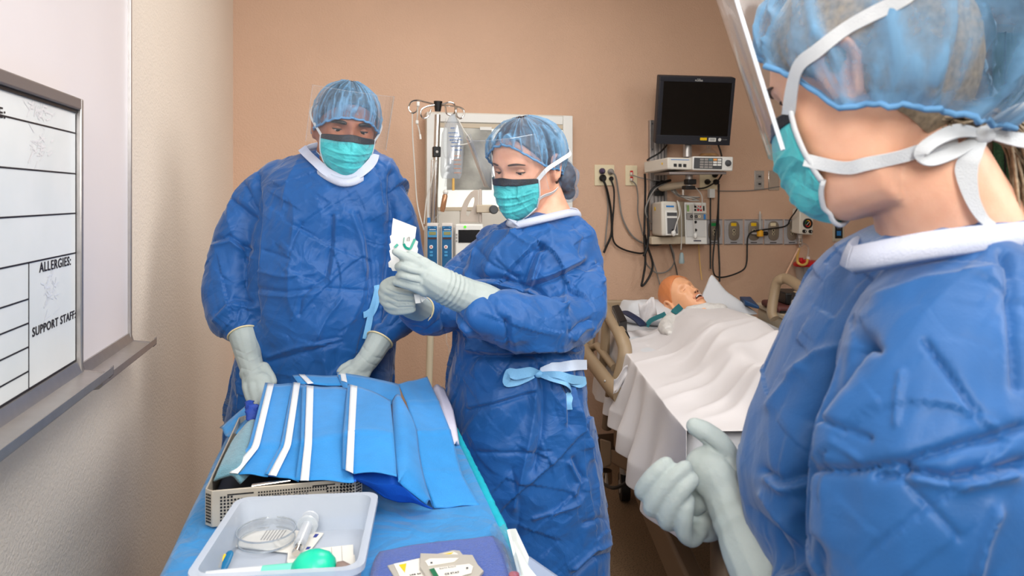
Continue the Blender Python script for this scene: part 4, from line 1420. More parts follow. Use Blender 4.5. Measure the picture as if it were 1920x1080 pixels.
obj('loose_flap', sheet([(412, 800, .93), (440, 778, .95), (468, 756, .96)], [(428, 822, .94), (452, 812, .95), (475, 790, .965)], 8, 5, wave=.003), M_drape, fan, **S)
for a, b in (([(502, 719, 1.0022), (473, 837, .9862), (430, 886.5, .9722)], [(514, 719, 1.0022), (486, 838, .9862), (446, 888.5, .9722)]),
             ([(551, 717, 1.0052), (533, 835, .9892), (503, 890, .9742)], [(563, 718, 1.0052), (545.5, 836, .9892), (518, 893, .9742)]),
             ([(575, 723, 1.0102), (571, 831, 1.0002), (563, 900.5, .9752)], [(588, 724, 1.0102), (585, 831, 1.0002), (579, 901.5, .9752)]),
             ([(657, 721.5, 1.0165), (652, 815, 1.0075), (648, 881, .9825)], [(670, 724, 1.0165), (665, 815, 1.0078), (662, 888, .9808)])):
    obj('tape_strip', sheet([(x, y, z + .0012) for x, y, z in a], [(x, y, z + .0012) for x, y, z in b], 4, 14, ridge=(1,)), M_tape, fan, solid=.0008)
obj('tape_strip', sheet([(560, 702, 1.0065), (577, 720, 1.003)], [(571, 702, 1.0065), (588, 719, 1.003)], 4, 5), M_tape, fan, solid=.0008)
obj('tape_strip', sheet([(638, 699, 1.0115), (640, 714, 1.006)], [(648, 700, 1.0115), (651, 717, 1.006)], 4, 5), M_tape, fan, solid=.0008)
# rumpled bits around the drapes
rb = MB()
rn = random.Random(9)
for k in range(7):
    pts = [PZ(472 + rn.uniform(-6, 8), 753 + k * 5, .985 - k * .004), PZ(466 + rn.uniform(-5, 6), 757 + k * 5, .995 - k * .004), PZ(482, 760 + k * 5, .99 - k * .004)]
    rb.tube(spline(pts, 5), .009, 10, flat=.6, round_ends=True)
vv, ff, nn = remesh(rb, .004, 2)
vv = vv + nn * (.010 * (crumple(vv * np.array([40, 40, 70]), 15) - .2))[:, None]
obj('crumpled_blue_cloth', (vv, ff), mat('ultramarine_cloth', (22, 58, 146), .6, bump=.5, bscale=120), label='small crumpled ultramarine cloth under the gloved hand by the wall', cat='cloth', smooth=180)
wc = MB()
sheet([(812, 728, .965), (825, 770, .95), (838, 806, .935), (850, 838, .908)], [(832, 731, .958), (848, 772, .94), (855, 806, .925), (859, 834, .905)], 8, 6, sag=.008, wave=.002, mb=wc)
obj('folded_white_cloth', wc, mat('lilac_white_cloth', (206, 204, 222), .7, bump=.4, bscale=60), label='folded white cloth edge showing right of the blue drapes', cat='cloth', smooth=180, solid=.006)

# ------------------------------------------------------------------ translucent bin and what lies in it
M_bin = mat('frosted_bin', (204, 212, 224), .35, alpha=.66, spec=.4)
ba = .13
bc = Vector((-.066, 1.067, 0))
BR = Matrix.Rotation(-ba, 3, 'Z')


def bp(u, v, z):
    p = BR @ Vector((u, v, 0))
    return Vector((bc.x + p.x, bc.y + p.y, z))


def rrect(hx, hy, r, z, n=6):
    pts = []
    for sx, sy, a0 in ((1, -1, -90), (1, 1, 0), (-1, 1, 90), (-1, -1, 180)):
        for i in range(n):
            a = math.radians(a0 + 90 * i / (n - 1))
            pts.append(bp(sx * (hx - r) + r * math.cos(a), sy * (hy - r) + r * math.sin(a), z))
    return pts


bz0, bz1 = TZ + .003, .958
bn = thing('translucent_bin', (bc.x, bc.y, bz0), 'frosted translucent plastic bin at the near end of the table', 'bin')
hx, hy = .106, .118
rg = [rrect(hx - .009, hy - .009, .014, bz0 + .003), rrect(hx - .009, hy - .009, .016, bz0), rrect(hx - .003, hy - .003, .02, bz1 - .008), rrect(hx + .004, hy + .004, .022, bz1 - .008), rrect(hx + .004, hy + .004, .022, bz1), rrect(hx - .006, hy - .006, .02, bz1), rrect(hx - .012, hy - .012, .014, bz0 + .003)]
obj('bin_shell', MB().loft(rg[1:], cap=False), M_bin, bn, smooth=50)
obj('bin_floor', MB().prism(rg[0], (0, 0, .003)), M_bin, bn, smooth=30)
BZ = bz0 + .0045


def flat(mb, pix, z, th=.0012):
    return mb.prism([PZ(x, y, z) for x, y in pix], (0, 0, th))


M_paper = mat('packet_paper', (226, 222, 214), .6, var=.02, vscale=30)
pk = thing('paper_dish_packet', PZ(510, 1012, BZ), 'white printed paper packet lying under the clear dish', 'packet')
obj('packet', flat(MB(), [(430, 1022), (548, 1036), (583, 1030), (607, 999), (470, 986)], BZ + .003, .002), M_paper, pk, bevel=.0004)
ln = MB()
for k in range(7):
    ln.add([PZ(488 + k * 5.5, 1012 + k * .3, BZ + .0034), PZ(490 + k * 5.5, 1012.4 + k * .3, BZ + .0034), PZ(505 + k * 5.5, 990 + k * .6, BZ + .0034), PZ(503 + k * 5.5, 990 + k * .6, BZ + .0034)], [(0, 1, 2, 3)])
obj('printed_line', ln, M_grey, pk, smooth=0)
for (x, y) in ((592, 1004), (577, 1028)):
    obj('navy_logo', flat(MB(), [(x - 5, y + 3), (x + 1, y + 3), (x + 6, y - 3), (x - 1, y - 3)], BZ + .0036, .0005), mat('navy_logo', (40, 56, 140), .5), pk)
M_glassy = film_mat('clear_dish_plastic', (230, 234, 238), .10, .04, .05)
M_rim = film_mat('clear_dish_rim', (176, 186, 196), .3, .06, .6)
ds = thing('clear_petri_dish', PZ(500, 1003, BZ + .005), 'round clear plastic dish with lid in the bin', 'dish')
pc = PZ(500, 1013, BZ + .006)
rd = 53 / F * (F * (H - BZ) / (1013 - HY))
obj('dish_base', MB().lathe([(rd * .96, 0), (rd * .96, .014), (rd * .94, .014), (rd * .94, .001)], pc, n=48, cap=False), M_glassy, ds, smooth=30)
obj('dish_lid', MB().lathe([(0, .016), (rd, .016), (rd * 1.0, .006)], pc, n=48, cap=False), M_glassy, ds, smooth=30)
obj('lid_rim', ring(rd * .978, rd * 1.012, .002, pc + Vector((0, 0, .0155)), (0, 0, 1), n=48), M_rim, ds)
obj('base_rim', ring(rd * .935, rd * .97, .002, pc + Vector((0, 0, 0.0005)), (0, 0, 1), n=48), M_rim, ds)
sy = thing('syringe', PZ(565, 1005, BZ + .02), 'clear plastic syringe lying across the packet and dish', 'syringe')
s0, s1 = PZ(577, 984, BZ + .026), PZ(556, 1034, BZ + .014)
ax = (s1 - s0).normalized()
Ls = (s1 - s0).length
obj('barrel', MB().lathe([(.0085, 0), (.0085, Ls * .78), (.008, Ls * .82)], s0, ax), film_mat('syringe_plastic', (222, 228, 236), .15, .15, .5), sy)
obj('finger_flange', MB().lathe([(.013, -.003), (.0155, -.0015), (.0155, .0015), (.013, .003)], s0, ax), film_mat('flange_plastic', (226, 232, 238), .15, .2, .55), sy)
obj('plunger_rod', MB().lathe([(.013, -.016), (.013, -.013), (.005, -.012), (.005, Ls * .7)], s0, ax), film_mat('plunger_plastic', (230, 234, 240), .12, .2, .6), sy)
obj('black_stopper', MB().lathe([(.0078, Ls * .70), (.0078, Ls * .76), (.005, Ls * .79)], s0, ax), M_dgrey, sy)
obj('nozzle', MB().lathe([(.0075, Ls * .79), (.0045, Ls * .84), (.0045, Ls), (.006, Ls), (.006, Ls * 1.05)], s0, ax), M_chrome, sy)
for i, (pix, zz, lab) in enumerate((([(538, 1053), (540, 1034), (662, 1021), (664, 1066), (560, 1072)], BZ + .004, 'upper white lined paper sheet under the green bulb'), ([(560, 1074), (570, 1050), (665, 1040), (668, 1070)], BZ + .0015, 'lower white paper sheet peeking out below the lined one'))):
    o = thing('paper_sheet', PZ(600, 1050, BZ), lab, 'paper')
    obj('sheet', flat(MB(), pix, zz), M_paper, o, smooth=0)
    if i == 0:
        ln = MB()
        for k in range(4):
            x = 585 + k * 19
            ln.add([PZ(x, 1062, zz + .0003), PZ(x + .9, 1062, zz + .0003), PZ(x - 1.2, 1030 - k * 2, zz + .0003), PZ(x - 2.1, 1030 - k * 2, zz + .0003)], [(0, 1, 2, 3)])
        obj('ruled_line', ln, M_grey, o, smooth=0)
gb = thing('green_bulb', PZ(592, 1064, BZ + .03), 'mint green rubber bulb with pale neck lying in the bin', 'bulb')
M_mint = mat('mint_green_rubber', (20, 204, 164), .35, coat=.2)
bc2 = PZ(592, 1070, BZ + .030)
rb_ = .0265
axb = K(-1, -.06, -.06)
obj('bulb_body', MB().lathe([(.004, -rb_), (.014, -rb_ * .93), (.022, -rb_ * .65), (rb_, -rb_ * .15), (rb_, rb_ * .3), (.023, rb_ * .75), (.0165, rb_ * .98), (.0125, rb_ * 1.12)], bc2, axb, 40), M_mint, gb, smooth=180)
obj('bulb_seam', ring(rb_ * .99, rb_ * 1.012, .0012, bc2, axb, n=40), M_mint, gb)
obj('pale_neck', MB().lathe([(.0122, rb_ * 1.05), (.0120, rb_ * 2.2), (.0120, rb_ * 2.6)], bc2, axb, 32), mat('pale_mint', (116, 214, 190), .35), gb)
obj('clear_tube', MB().lathe([(.0117, rb_ * 2.5), (.0115, rb_ * 4.6), (.0110, rb_ * 5.6)], bc2, axb, 32), mat('milky_tube', (214, 218, 222), .35), gb)
obj('brown_valve', MB().lathe([(.004, -rb_ * 1.0), (.0085, -rb_ * 1.05), (.009, -rb_ * 1.35), (.004, -rb_ * 1.7)], bc2, axb, 20), mat('brown_valve', (128, 108, 100), .5), gb)
bs = thing('blue_swab_stick', PZ(427, 1055, BZ), 'blue rounded stick with yellow edge standing in the left of the bin', 'stick')
a, b = PZ(418, 1066, BZ + .006), PZ(430, 1040, BZ + .018)
obj('stick_body', MB().tube([a, a.lerp(b, .5), b], [.0065, .0068, .006], 12, flat=.5, round_ends=True), mat('stick_blue', (10, 104, 150), .4), bs)
obj('yellow_edge', MB().tube([a + Vector((-.0055, 0, .001)), b + Vector((-.0055, 0, .001))], .0018, 8), M_yellow, bs)

# ------------------------------------------------------------------ near right of the table: towel and packets
M_navy = mat('royal_blue_towel', (40, 80, 168), .95, bump=1.0, bscale=700, var=.12, vscale=200, sheen=.35)
tw2 = MB()
sheet([(712, 1040, TZ + .008), (700, 1062, TZ + .009), (690, 1110, TZ + .008), (680, 1180, TZ + .008)], [(925, 1012, TZ + .008), (946, 1030, TZ + .008), (962, 1085, TZ + .008), (985, 1180, TZ + .008)], 16, 6, sag=.003, wave=.0008, mb=tw2, sharp=False)
obj('royal_blue_towel', tw2, M_navy, label='royal blue towel at the near right of the table under the foil packets', cat='towel', smooth=180, solid=.010)
ZP = TZ + .017
M_foil = mat('packet_foil', (196, 190, 178), .35, metal=.25)
p1 = thing('yellow_foil_packet', PZ(790, 1058, ZP), 'foil packet with a yellow corner, lower of the two on the blue towel', 'packet')
obj('foil', flat(MB(), [(726, 1060), (748, 1096), (880, 1082), (868, 1040), (862, 1032), (850, 1031)], ZP, .003), M_foil, p1, bevel=.0006)
obj('label_card', flat(MB(), [(738, 1057), (756, 1094), (870, 1078), (858, 1038), (850, 1034)], ZP + .001, .0008), M_paper, p1)
obj('yellow_corner', flat(MB(), [(748, 1059), (759, 1073), (762, 1056)], ZP + .0016, .0005), M_yellow, p1, smooth=0)
obj('yellow_corner', flat(MB(), [(825, 1040), (846, 1038), (850, 1035)], ZP + .0016, .0005), M_yellow, p1, smooth=0)


def ztext(body, px, py, px2, py2, z, hgt, parent, m):
    a, b = PZ(px, py, z), PZ(px2, py2, z)
    u = (b - a)
    pr_ = text_mb(body, lambda x, y, w: (x, y, w), 1.0)
    wd = max(p[0] for p in pr_.v)
    v = Vector((-u.y, u.x, 0)).normalized()
    mb = text_mb(body, lambda x, y, w: a + u * (x / wd) + v * (y * hgt / .7) + Vector((0, 0, w)), 1.0, th=.0002)
    return obj('lettering', mb, m, parent, smooth=0)


ztext('use as', 768, 1079, 789, 1076, ZP + .0018, .004, p1, M_ink)
p2 = thing('green_label_foil_packet', PZ(840, 1058, ZP + .006), 'foil packet with white card and dark green label, topmost on the towel', 'packet')
Z2 = ZP + .006
obj('foil', flat(MB(), [(788, 1037), (787, 1062), (812, 1098), (898, 1080), (907, 1070), (896, 1058), (886, 1040)], Z2, .004), M_foil, p2, bevel=.0006)
obj('white_card', flat(MB(), [(797, 1052), (803, 1061), (852, 1053), (860, 1046), (806, 1047)], Z2 + .0012, .0008), M_paper, p2)
obj('white_card', flat(MB(), [(805, 1066), (820, 1092), (884, 1074), (887, 1062), (880, 1057)], Z2 + .002, .0008), M_paper, p2)
obj('green_band', flat(MB(), [(805, 1067), (820, 1091), (828, 1089), (814, 1065)], Z2 + .0026, .0005), mat('deep_green_label', (10, 104, 66), .5), p2, smooth=0)
ztext('Sterile Suture', 824, 1067, 855, 1062, Z2 + .0032, .0026, p2, M_grey)
ztext('CE STAT', 834, 1078, 862, 1073.5, Z2 + .0032, .004, p2, M_ink)
obj('print_dot', flat(MB(), [(807, 1056), (811, 1056), (811, 1053.5), (807, 1053.5)], Z2 + .0018, .0004), M_dgrey, p2, smooth=0)
obj('print_dot', flat(MB(), [(874, 1066), (878, 1065.5), (878, 1063), (874, 1063.5)], Z2 + .0032, .0004), M_dgrey, p2, smooth=0)
# white folded carton at the table's right edge and clear film
wp = thing('white_folded_packet', PZ(985, 1060, TZ), 'tall white folded packet leaning at the right edge of the table', 'packet')
a0, a1 = C(955, 992, 1.06), C(967, 991, 1.08)
b0, b1 = C(982, 1100, .97), C(1018, 1100, .99)
obj('packet_sheet', MB().prism([b0, b1, a1, a0], Vector((.004, .002, 0))), mat('white_packet', (226, 234, 232), .4), wp, smooth=0)
obj('grey_flap', MB().prism([C(984, 1108, .985), C(1075, 1100, 1.0), C(993, 1043, 1.03)], Vector((.002, .004, 0))), mat('grey_blue_flap', (136, 150, 176), .45), wp, smooth=0)
M_wrap = film_mat('clear_wrap', (200, 226, 236), .25, .12, .15)
cw = MB()
sheet([(918, 990, TZ + .012), (926, 1010, TZ + .016), (944, 1045, TZ + .018), (956, 1090, TZ + .02)], [(946, 988, TZ + .010), (956, 1010, TZ + .02), (972, 1045, TZ + .02), (988, 1090, TZ + .02)], 10, 5, sag=.006, wave=.004, mb=cw)
obj('clear_wrap', cw, M_wrap, label='crinkled clear plastic wrap beside the royal blue towel', cat='wrap', smooth=0)
rc = PZ(964, 1084, TZ + .012)
obj('red_cap', MB().lathe([(.007, -.008), (.008, .0), (.007, .006), (.003, .008)], rc), M_red, label='small red cap just showing at the bottom edge of the table', cat='cap')

# ------------------------------------------------------------------ hospital bed (lies along the camera's own direction)
M_rail = mat('taupe_rail_plastic', (150, 130, 104), .45, var=.03, vscale=10)
M_frame = mat('brown_bed_frame', (120, 100, 80), .5)
M_linen = mat('white_linen', (208, 204, 205), .8, bump=.25, bscale=900, sheen=.2)
M_fitted = mat('white_fitted_sheet', (204, 207, 212), .8, bump=.25, bscale=900, sheen=.2)
BX0, BX1, BD0, BD1 = .45, 1.24, 1.84, 3.70
RB = Matrix.Rotation(-ANG, 3, 'Z')


def kbox(mb, X0, X1, d0, d1, z0, z1):
    return mb.box(K((X0 + X1) / 2, (d0 + d1) / 2, (z0 + z1) / 2), (X1 - X0, d1 - d0, z1 - z0), RB)


bed = thing('hospital_bed', K(.845, 2.77, 0), 'hospital bed with taupe side rails, its head against the wall', 'bed')
obj('mattress', kbox(MB(), BX0, BX1, BD0, BD1, .68, .832), M_fitted, bed, bevel=.03, seg=4)
obj('bed_deck', kbox(MB(), BX0 + .02, BX1 - .02, BD0 + .02, BD1 - .02, .62, .68), M_frame, bed, bevel=.01)
obj('foot_section', kbox(MB(), BX0 + .01, BX1 - .01, BD0 - .015, BD0 + .02, .56, .675), M_frame, bed, bevel=.01)
for d in (2.15, 3.3):
    obj('lift_arm', MB().tube([K(.62, d, .6), K(.58, d - .15, .36)], .03, 10), M_frame, bed)
    obj('lift_arm', MB().tube([K(1.06, d, .6), K(1.10, d - .15, .36)], .03, 10), M_frame, bed)
obj('base_rail', kbox(MB(), .50, .56, 1.75, 3.55, .20, .34), M_frame, bed, bevel=.012)
obj('base_rail', kbox(MB(), 1.12, 1.18, 1.75, 3.55, .20, .34), M_frame, bed, bevel=.012)
obj('cross_bar', kbox(MB(), .565, 1.115, 1.80, 1.86, .22, .32), M_frame, bed, bevel=.012)
obj('cross_bar', kbox(MB(), .565, 1.115, 3.42, 3.48, .22, .32), M_frame, bed, bevel=.012)
obj('head_bracket', MB().hexa([C(1127, 880, 2.95), C(1146, 872, 2.9), C(1146, 828, 2.9), C(1125, 822, 2.95)], [C(1127, 880, 3.1), C(1146, 872, 3.05), C(1146, 828, 3.05), C(1125, 822, 3.1)]), M_frame, bed, bevel=.006)
obj('side_beam', MB().hexa([C(1146, 868, 2.9), C(1202, 898, 2.65), C(1202, 862, 2.65), C(1146, 842, 2.9)], [C(1146, 868, 3.0), C(1206, 898, 2.75), C(1206, 862, 2.75), C(1146, 842, 3.0)]), M_frame, bed, bevel=.006)
obj('side_beam', MB().hexa([C(1153, 820, 2.8), C(1205, 845, 2.6), C(1205, 815, 2.6), C(1157, 800, 2.8)], [C(1153, 820, 2.95), C(1210, 845, 2.7), C(1210, 815, 2.7), C(1157, 800, 2.95)]), M_frame, bed, bevel=.006)
for (X, d) in ((.53, 1.82), (1.15, 1.82), (.53, 3.4), (1.15, 3.4)):
    w_ = obj('caster_fork', MB().cyl(K(X, d, .09), K(X, d, .20), .022), M_grey, bed)
    obj('wheel', MB().cyl(K(X - .02, d, .065), K(X + .02, d, .065), .065), M_rubber, w_)
    obj('wheel_hub', MB().cyl(K(X - .023, d, .065), K(X + .023, d, .065), .03), M_grey, w_)
obj('caster_cap', MB().cyl(C(1135, 905, 2.95), C(1135, 882, 2.95), .028), M_chrome, bed)
obj('headboard', kbox(MB(), BX0 + .02, BX1 - .02, 3.71, 3.735, .55, .90), M_rail, bed, bevel=.012)


def flatbar(pts, w, th, mb=None):
    """rounded flat bar: pts, half-height w, thickness ratio"""
    return (mb or MB()).tube(pts, w, 16, flat=th, up=(0, 0, 1))


# left rail
lr = obj('side_rail', MB().tube(spline([C(1106, 536, 3.45), C(1122, 560, 3.3), C(1140, 588, 3.05), C(1158, 618, 2.85), C(1168, 640, 2.77), C(1172, 660, 2.74), C(1167, 690, 2.73), C(1160, 716, 2.73)], 6), .027, 14, flat=.9), M_rail, bed, label='left raised side rail')
obj('rail_post', MB().tube([C(1137, 600, 3.02), C(1132, 690, 3.02)], .030, 12, flat=.6), M_rail, lr)
obj('rail_post', MB().tube([C(1112, 575, 3.3), C(1104, 690, 3.25)], .028, 12, flat=.6), M_rail, lr)
obj('lower_bar', MB().tube(spline([C(1096, 655, 3.2), C(1102, 668, 3.1), C(1125, 698, 2.85), C(1148, 728, 2.66), C(1162, 742, 2.6)], 6), .026, 14, flat=1.2), M_rail, lr)
obj('rail_strut', MB().tube([C(1106, 655, 3.2), C(1120, 648, 3.1), C(1152, 690, 2.85)], .016, 10), M_rail, lr)
obj('rail_leg', MB().tube([C(1148, 720, 2.72), C(1138, 800, 2.85)], .022, 10), M_frame, lr)
p = C(1147, 712, 2.70)
obj('rivet', MB().sphere(p + K(-.028, -.02, .0), .005), M_steel, lr)
# right rail
rr = obj('side_rail', MB().tube(spline([C(1452, 598, 3.22), C(1447, 585, 3.24), C(1451, 555, 3.26), C(1456, 532, 3.26), C(1464, 524, 3.24), C(1478, 524, 3.2), C(1510, 545, 3.02), C(1540, 566, 2.86), C(1580, 596, 2.68)], 6), .0215, 14, flat=1.1), M_rail, bed, label='right raised side rail')
qpn = QP(C(1490, 545, 3.02), C(1514, 555, 2.94), C(1503, 612, 2.94), C(1478, 602, 3.02))
pn = obj('control_panel', qpn.box(MB(), 0, 0, 1, 1, -.03, .01), M_rail, rr, bevel=.006)
obj('panel_edge', MB().hexa([C(1504, 612, 2.93), C(1516, 612, 2.9), C(1521, 560, 2.9), C(1515, 555, 2.93)], [C(1504, 612, 2.98), C(1516, 612, 2.95), C(1521, 560, 2.95), C(1515, 555, 2.98)]), M_rail, rr, bevel=.004)
bf = obj('black_keypad', qpn.box(MB(), .05, .04, .68, .82, .01, .013), M_black, pn, bevel=.002)
for u, v, r in ((.28, .35, .011), (.5, .48, .008)):
    p = qpn(u, v, .013)
    obj('round_key', ring(r * .6, r, .002, p, qpn.n), M_grey, pn)
obj('panel_print', qpn.box(MB(), .3, .68, .6, .74, .013, .0135), M_white, pn)

# power adapter on the left rail
pw = thing('power_adapter', C(1160, 612, 2.86), 'black power adapter brick strapped to the left bed rail', 'power adapter')
qa = QP(C(1147, 573, 3.0), C(1166, 610, 2.80), C(1165, 622, 2.80), C(1146, 588, 3.0))
tops = [C(1147, 573, 3.0), C(1160, 570, 3.04), C(1176, 600, 2.86), C(1161, 604, 2.82)]
bots = [t - Vector((0, 0, .055)) for t in tops]
obj('brick', MB().add(tops + bots, [(0, 1, 2, 3), (7, 6, 5, 4), (0, 3, 7, 4), (3, 2, 6, 7), (2, 1, 5, 6), (1, 0, 4, 5)]), M_black, pw, bevel=.004)
ql_ = QP(tops[0], tops[3], bots[3], bots[0])
lb = obj('rating_label', ql_.box(MB(), .08, .2, .72, .85, 0, .001), M_grey, pw)
for k in range(4):
    obj('label_print', ql_.box(MB(), .14, .28 + .14 * k, .64, .33 + .14 * k, .001, .0015), M_black, lb)
obj('strain_relief', MB().tube(spline([C(1168, 618, 2.82), C(1172, 625, 2.8), C(1176, 634, 2.78)], 4), [.006] * 4 + [.011] * 5, 10), M_rubber, pw)
obj('lead', MB().tube(spline([C(1176, 634, 2.78), C(1178, 642, 2.78), C(1180, 650, 2.8)], 4), .004, 8), M_rubber, pw)

# floor-level leads under the bed
for pts, lab in (([C(1128, 905, 2.9), C(1150, 915, 2.75), C(1175, 905, 2.7), C(1190, 893, 2.68)], 'short black lead on the base of the bed frame'),
                 ([K(.30, 2.62, .012), K(.40, 2.52, .012), K(.55, 2.46, .012), K(.75, 2.48, .012)], 'black cord lying on the floor under the bed')):
    obj('floor_lead', MB().tube(spline(pts, 8), .007, 8), M_rubber, label=lab, cat='cable')

# sheet over the manikin, hanging at the left
def bump(X, d):
    tor = np.exp(-((X - .86) / .19) ** 4) * (1 / (1 + np.exp(-(d - 2.45) / .10)))
    legs = np.exp(-((X - .74) / .085) ** 2) + np.exp(-((X - .98) / .085) ** 2)
    feet = np.exp(-((d - 2.02) / .10) ** 2) * np.exp(-((X - .86) / .2) ** 4)
    lg = legs * (1 - 1 / (1 + np.exp(-(d - 2.45) / .10)))
    fade = np.clip((d - 1.815) / .12, 0, 1)
    return (.112 * tor + .075 * lg + .05 * feet) * fade


NA, NB = 150, 150
hangL = .285
aa = np.concatenate([np.linspace(-hangL, 0, 60, endpoint=False), np.linspace(0, .80 + .12, NA - 60)])
dd = np.linspace(1.815, 3.17, NB)
A_, D_ = np.meshgrid(aa, dd, indexing='ij')
X_ = BX0 - .004 + np.clip(A_, 0, .80)
over = np.clip(-A_, 0, None)
overR = np.clip(A_ - .80, 0, None)
nx = vnoise(np.stack([A_.ravel() * 4, D_.ravel() * 5, 0 * A_.ravel()], 1), 3).reshape(A_.shape) - .5
edge_sh = .05 * np.exp(-(over / .2)) * 0
fl = np.clip(over / .22, 0, 1)
fold = np.sin(D_ * 27 + 2.5 * np.sin(D_ * 5) + nx * 3) * .5 + .5
X_ = X_ - .006 - .006 * np.clip((D_ - 1.815) / .2, 0, 1) - np.clip((D_ - 1.815) / .22, 0.05, 1) * fl * (.012 + .045 * fold + .03 * over / hangL) * (over > 0)
Z_ = .842 + bump(X_, D_) * np.clip((A_ + .02) / .12, 0, 1)
dropmax = 1.0 + .10 * np.sin(D_ * 4.0)
Z_ = Z_ - np.where(over > 0, np.maximum(over - .018, over * over / .036 * (over < .036) * .5) * dropmax, 0)
Z_ = Z_ - np.where(overR > 0, np.maximum(overR - .012, 0), 0)
X_ = X_ + np.where(overR > 0, .008, 0)
D2 = D_ - .03 * fl * (D_ - 2.4) * 0
P = np.stack([CA * X_.ravel() + SA * D2.ravel(), -SA * X_.ravel() + CA * D2.ravel(), Z_.ravel()], 1)
topw = np.clip((A_.ravel() + .02) / .1, 0, 1)
# long soft folds pulled diagonally across the body
rel = np.stack([A_.ravel() + .35 * (D_.ravel() - 2.5), D_.ravel() - .8 * A_.ravel()], 1)
soft = (1 - np.abs(2 * vnoise(np.stack([rel[:, 0] * 2.0 + 9, rel[:, 1] * 8.0, 0 * rel[:, 0]], 1), 21) - 1)) ** 2
P[:, 2] += topw * np.clip((D_.ravel() - 1.80) / .15, .15, 1) * (.020 * (soft - .35) + .010 * (crumple(np.stack([rel[:, 0] * 4, rel[:, 1] * 7, 0 * rel[:, 0]], 1), 31) - .2))
shb = MB()
shb.v = [tuple(p) for p in P]
nb = NB
shb.f = [(i * nb + j, i * nb + j + 1, (i + 1) * nb + j + 1, (i + 1) * nb + j) for i in range(len(aa) - 1) for j in range(nb - 1)]
# every vertex kept above the mattress and the body
sh = thing('white_bed_sheet', K(.845, 2.5, .835), 'white bed sheet over the manikin, draped in folds down the left side', 'sheet')
so = obj('sheet_cloth', shb, M_linen, sh, smooth=180, solid=.003)
ss = so.modifiers.new('sub', 'SUBSURF')
ss.levels = ss.render_levels = 1
ck = MB()
ck.grid(lambda i, j: C(1151 + 26 * i / 6 - j * .2, 712 - 26 * (i / 6) + 30 * (j / 6) * (1 - .15 * i / 6) + 4 * math.sin(i), 2.60 - .0 * j + .01 * math.sin(j)), 7, 7)
obj('tucked_corner', ck, M_linen, sh, smooth=180, solid=.003)
us = MB()
us.grid(lambda i, j: K(.435 - .015 * (j / 8) + .012 * math.sin(i * 1.3) * (j / 8), 3.05 + .55 * i / 12, .80 - .24 * j / 8), 13, 9)
obj('lower_bed_sheet', us, M_fitted, label='white fitted sheet edge hanging behind the left rail', cat='sheet', smooth=180, solid=.003)
# pillow with its corner pulled up
pb = MB()
for (px, py, d, r) in ((1262, 592, 3.44, (.27, .18, .055)), (1215, 584, 3.46, (.15, .15, .06)), (1330, 590, 3.48, (.17, .15, .06))):
    pb.sphere(C(px, py, d), r, 24, 14, RB)
pb.tube([C(1192, 585, 3.42), C(1170, 567, 3.5)], [.07, .022], 12, round_ends=True)
pb.loft([[C(1330, 512, 3.5), C(1336, 511, 3.5), C(1337, 515, 3.53), C(1331, 515, 3.53)], [C(1318, 545, 3.46), C(1362, 545, 3.46), C(1362, 548, 3.58), C(1318, 548, 3.58)], [C(1298, 600, 3.38), C(1425, 590, 3.40), C(1425, 590, 3.6), C(1298, 600, 3.6)]])
V, Q, N = remesh(pb, .012, 6, sub=1)
V += N * (.012 * (crumple(V * 9, 41) - .2))[:, None]
pil = thing('white_pillow', C(1270, 600, 3.46), 'white pillow under the manikin with one corner pulled up', 'pillow')
obj('pillow_case', (V, Q), M_fitted, pil, smooth=180)
fl2 = MB()
fl2.grid(lambda i, j: C(1196 + 30 * i / 6 + 6 * j / 6, 568 + 34 * (j / 6) + 6 * math.sin(i * .9) - 6 * i / 6, 3.24 - .02 * math.sin(i + j * .7)), 7, 7)
obj('case_flap', fl2, M_linen, pil, smooth=180, solid=.003)
bp_ = thing('blue_mattress_pad', C(1405, 580, 3.45), 'dark blue pad corner beside the pillow at the right', 'pad')
obj('pad', MB().hexa([C(1396, 572, 3.38), C(1424, 580, 3.34), C(1424, 574, 3.34), C(1396, 562, 3.38)], [C(1390, 572, 3.62), C(1408, 574, 3.62), C(1408, 556, 3.62), C(1386, 556, 3.62)]), mat('dark_blue_pad', (22, 62, 104), .5), bp_, bevel=.006)
obj('dark_strap', MB().tube(spline([C(1172, 585, 3.2), C(1184, 592, 3.12), C(1196, 600, 3.08), C(1206, 610, 3.05)], 5), .022, 10, flat=.3), mat('dark_navy_strap', (20, 34, 64), .6), label='dark navy strap between power adapter and pillow', cat='strap')

# bedside cabinet and equipment pile, black chair: beyond the right rail
cb_ = thing('bedside_cabinet', K(1.47, 3.52, 0), 'beige bedside cabinet beyond the right bed rail', 'cabinet')
obj('body', kbox(MB(), 1.27, 1.66, 3.33, 3.72, .05, .86), M_beige, cb_, bevel=.006)
obj('top', kbox(MB(), 1.26, 1.67, 3.315, 3.73, .861, .885), M_beige, cb_, bevel=.006)
dr = obj('drawer', kbox(MB(), 1.30, 1.63, 3.312, 3.329, .66, .84), M_off, cb_, bevel=.004)
obj('drawer_handle', kbox(MB(), 1.42, 1.51, 3.295, 3.311, .74, .76), M_steel, dr, bevel=.003)
obj('door', kbox(MB(), 1.30, 1.63, 3.312, 3.329, .10, .64), M_off, cb_, bevel=.004)
obj('dark_opening', kbox(MB(), 1.33, 1.42, 3.306, 3.312, .69, .82), M_black, cb_)
M_maroon = mat('maroon_case', (92, 48, 46), .5)
e1 = thing('maroon_device', K(1.42, 3.5, .885), 'flat maroon device lowest on the bedside cabinet', 'device')
obj('case', kbox(MB(), 1.25, 1.62, 3.38, 3.62, .886, .918), M_maroon, e1, bevel=.012)
obj('dark_base', kbox(MB(), 1.26, 1.61, 3.375, 3.40, .887, .897), M_black, e1)
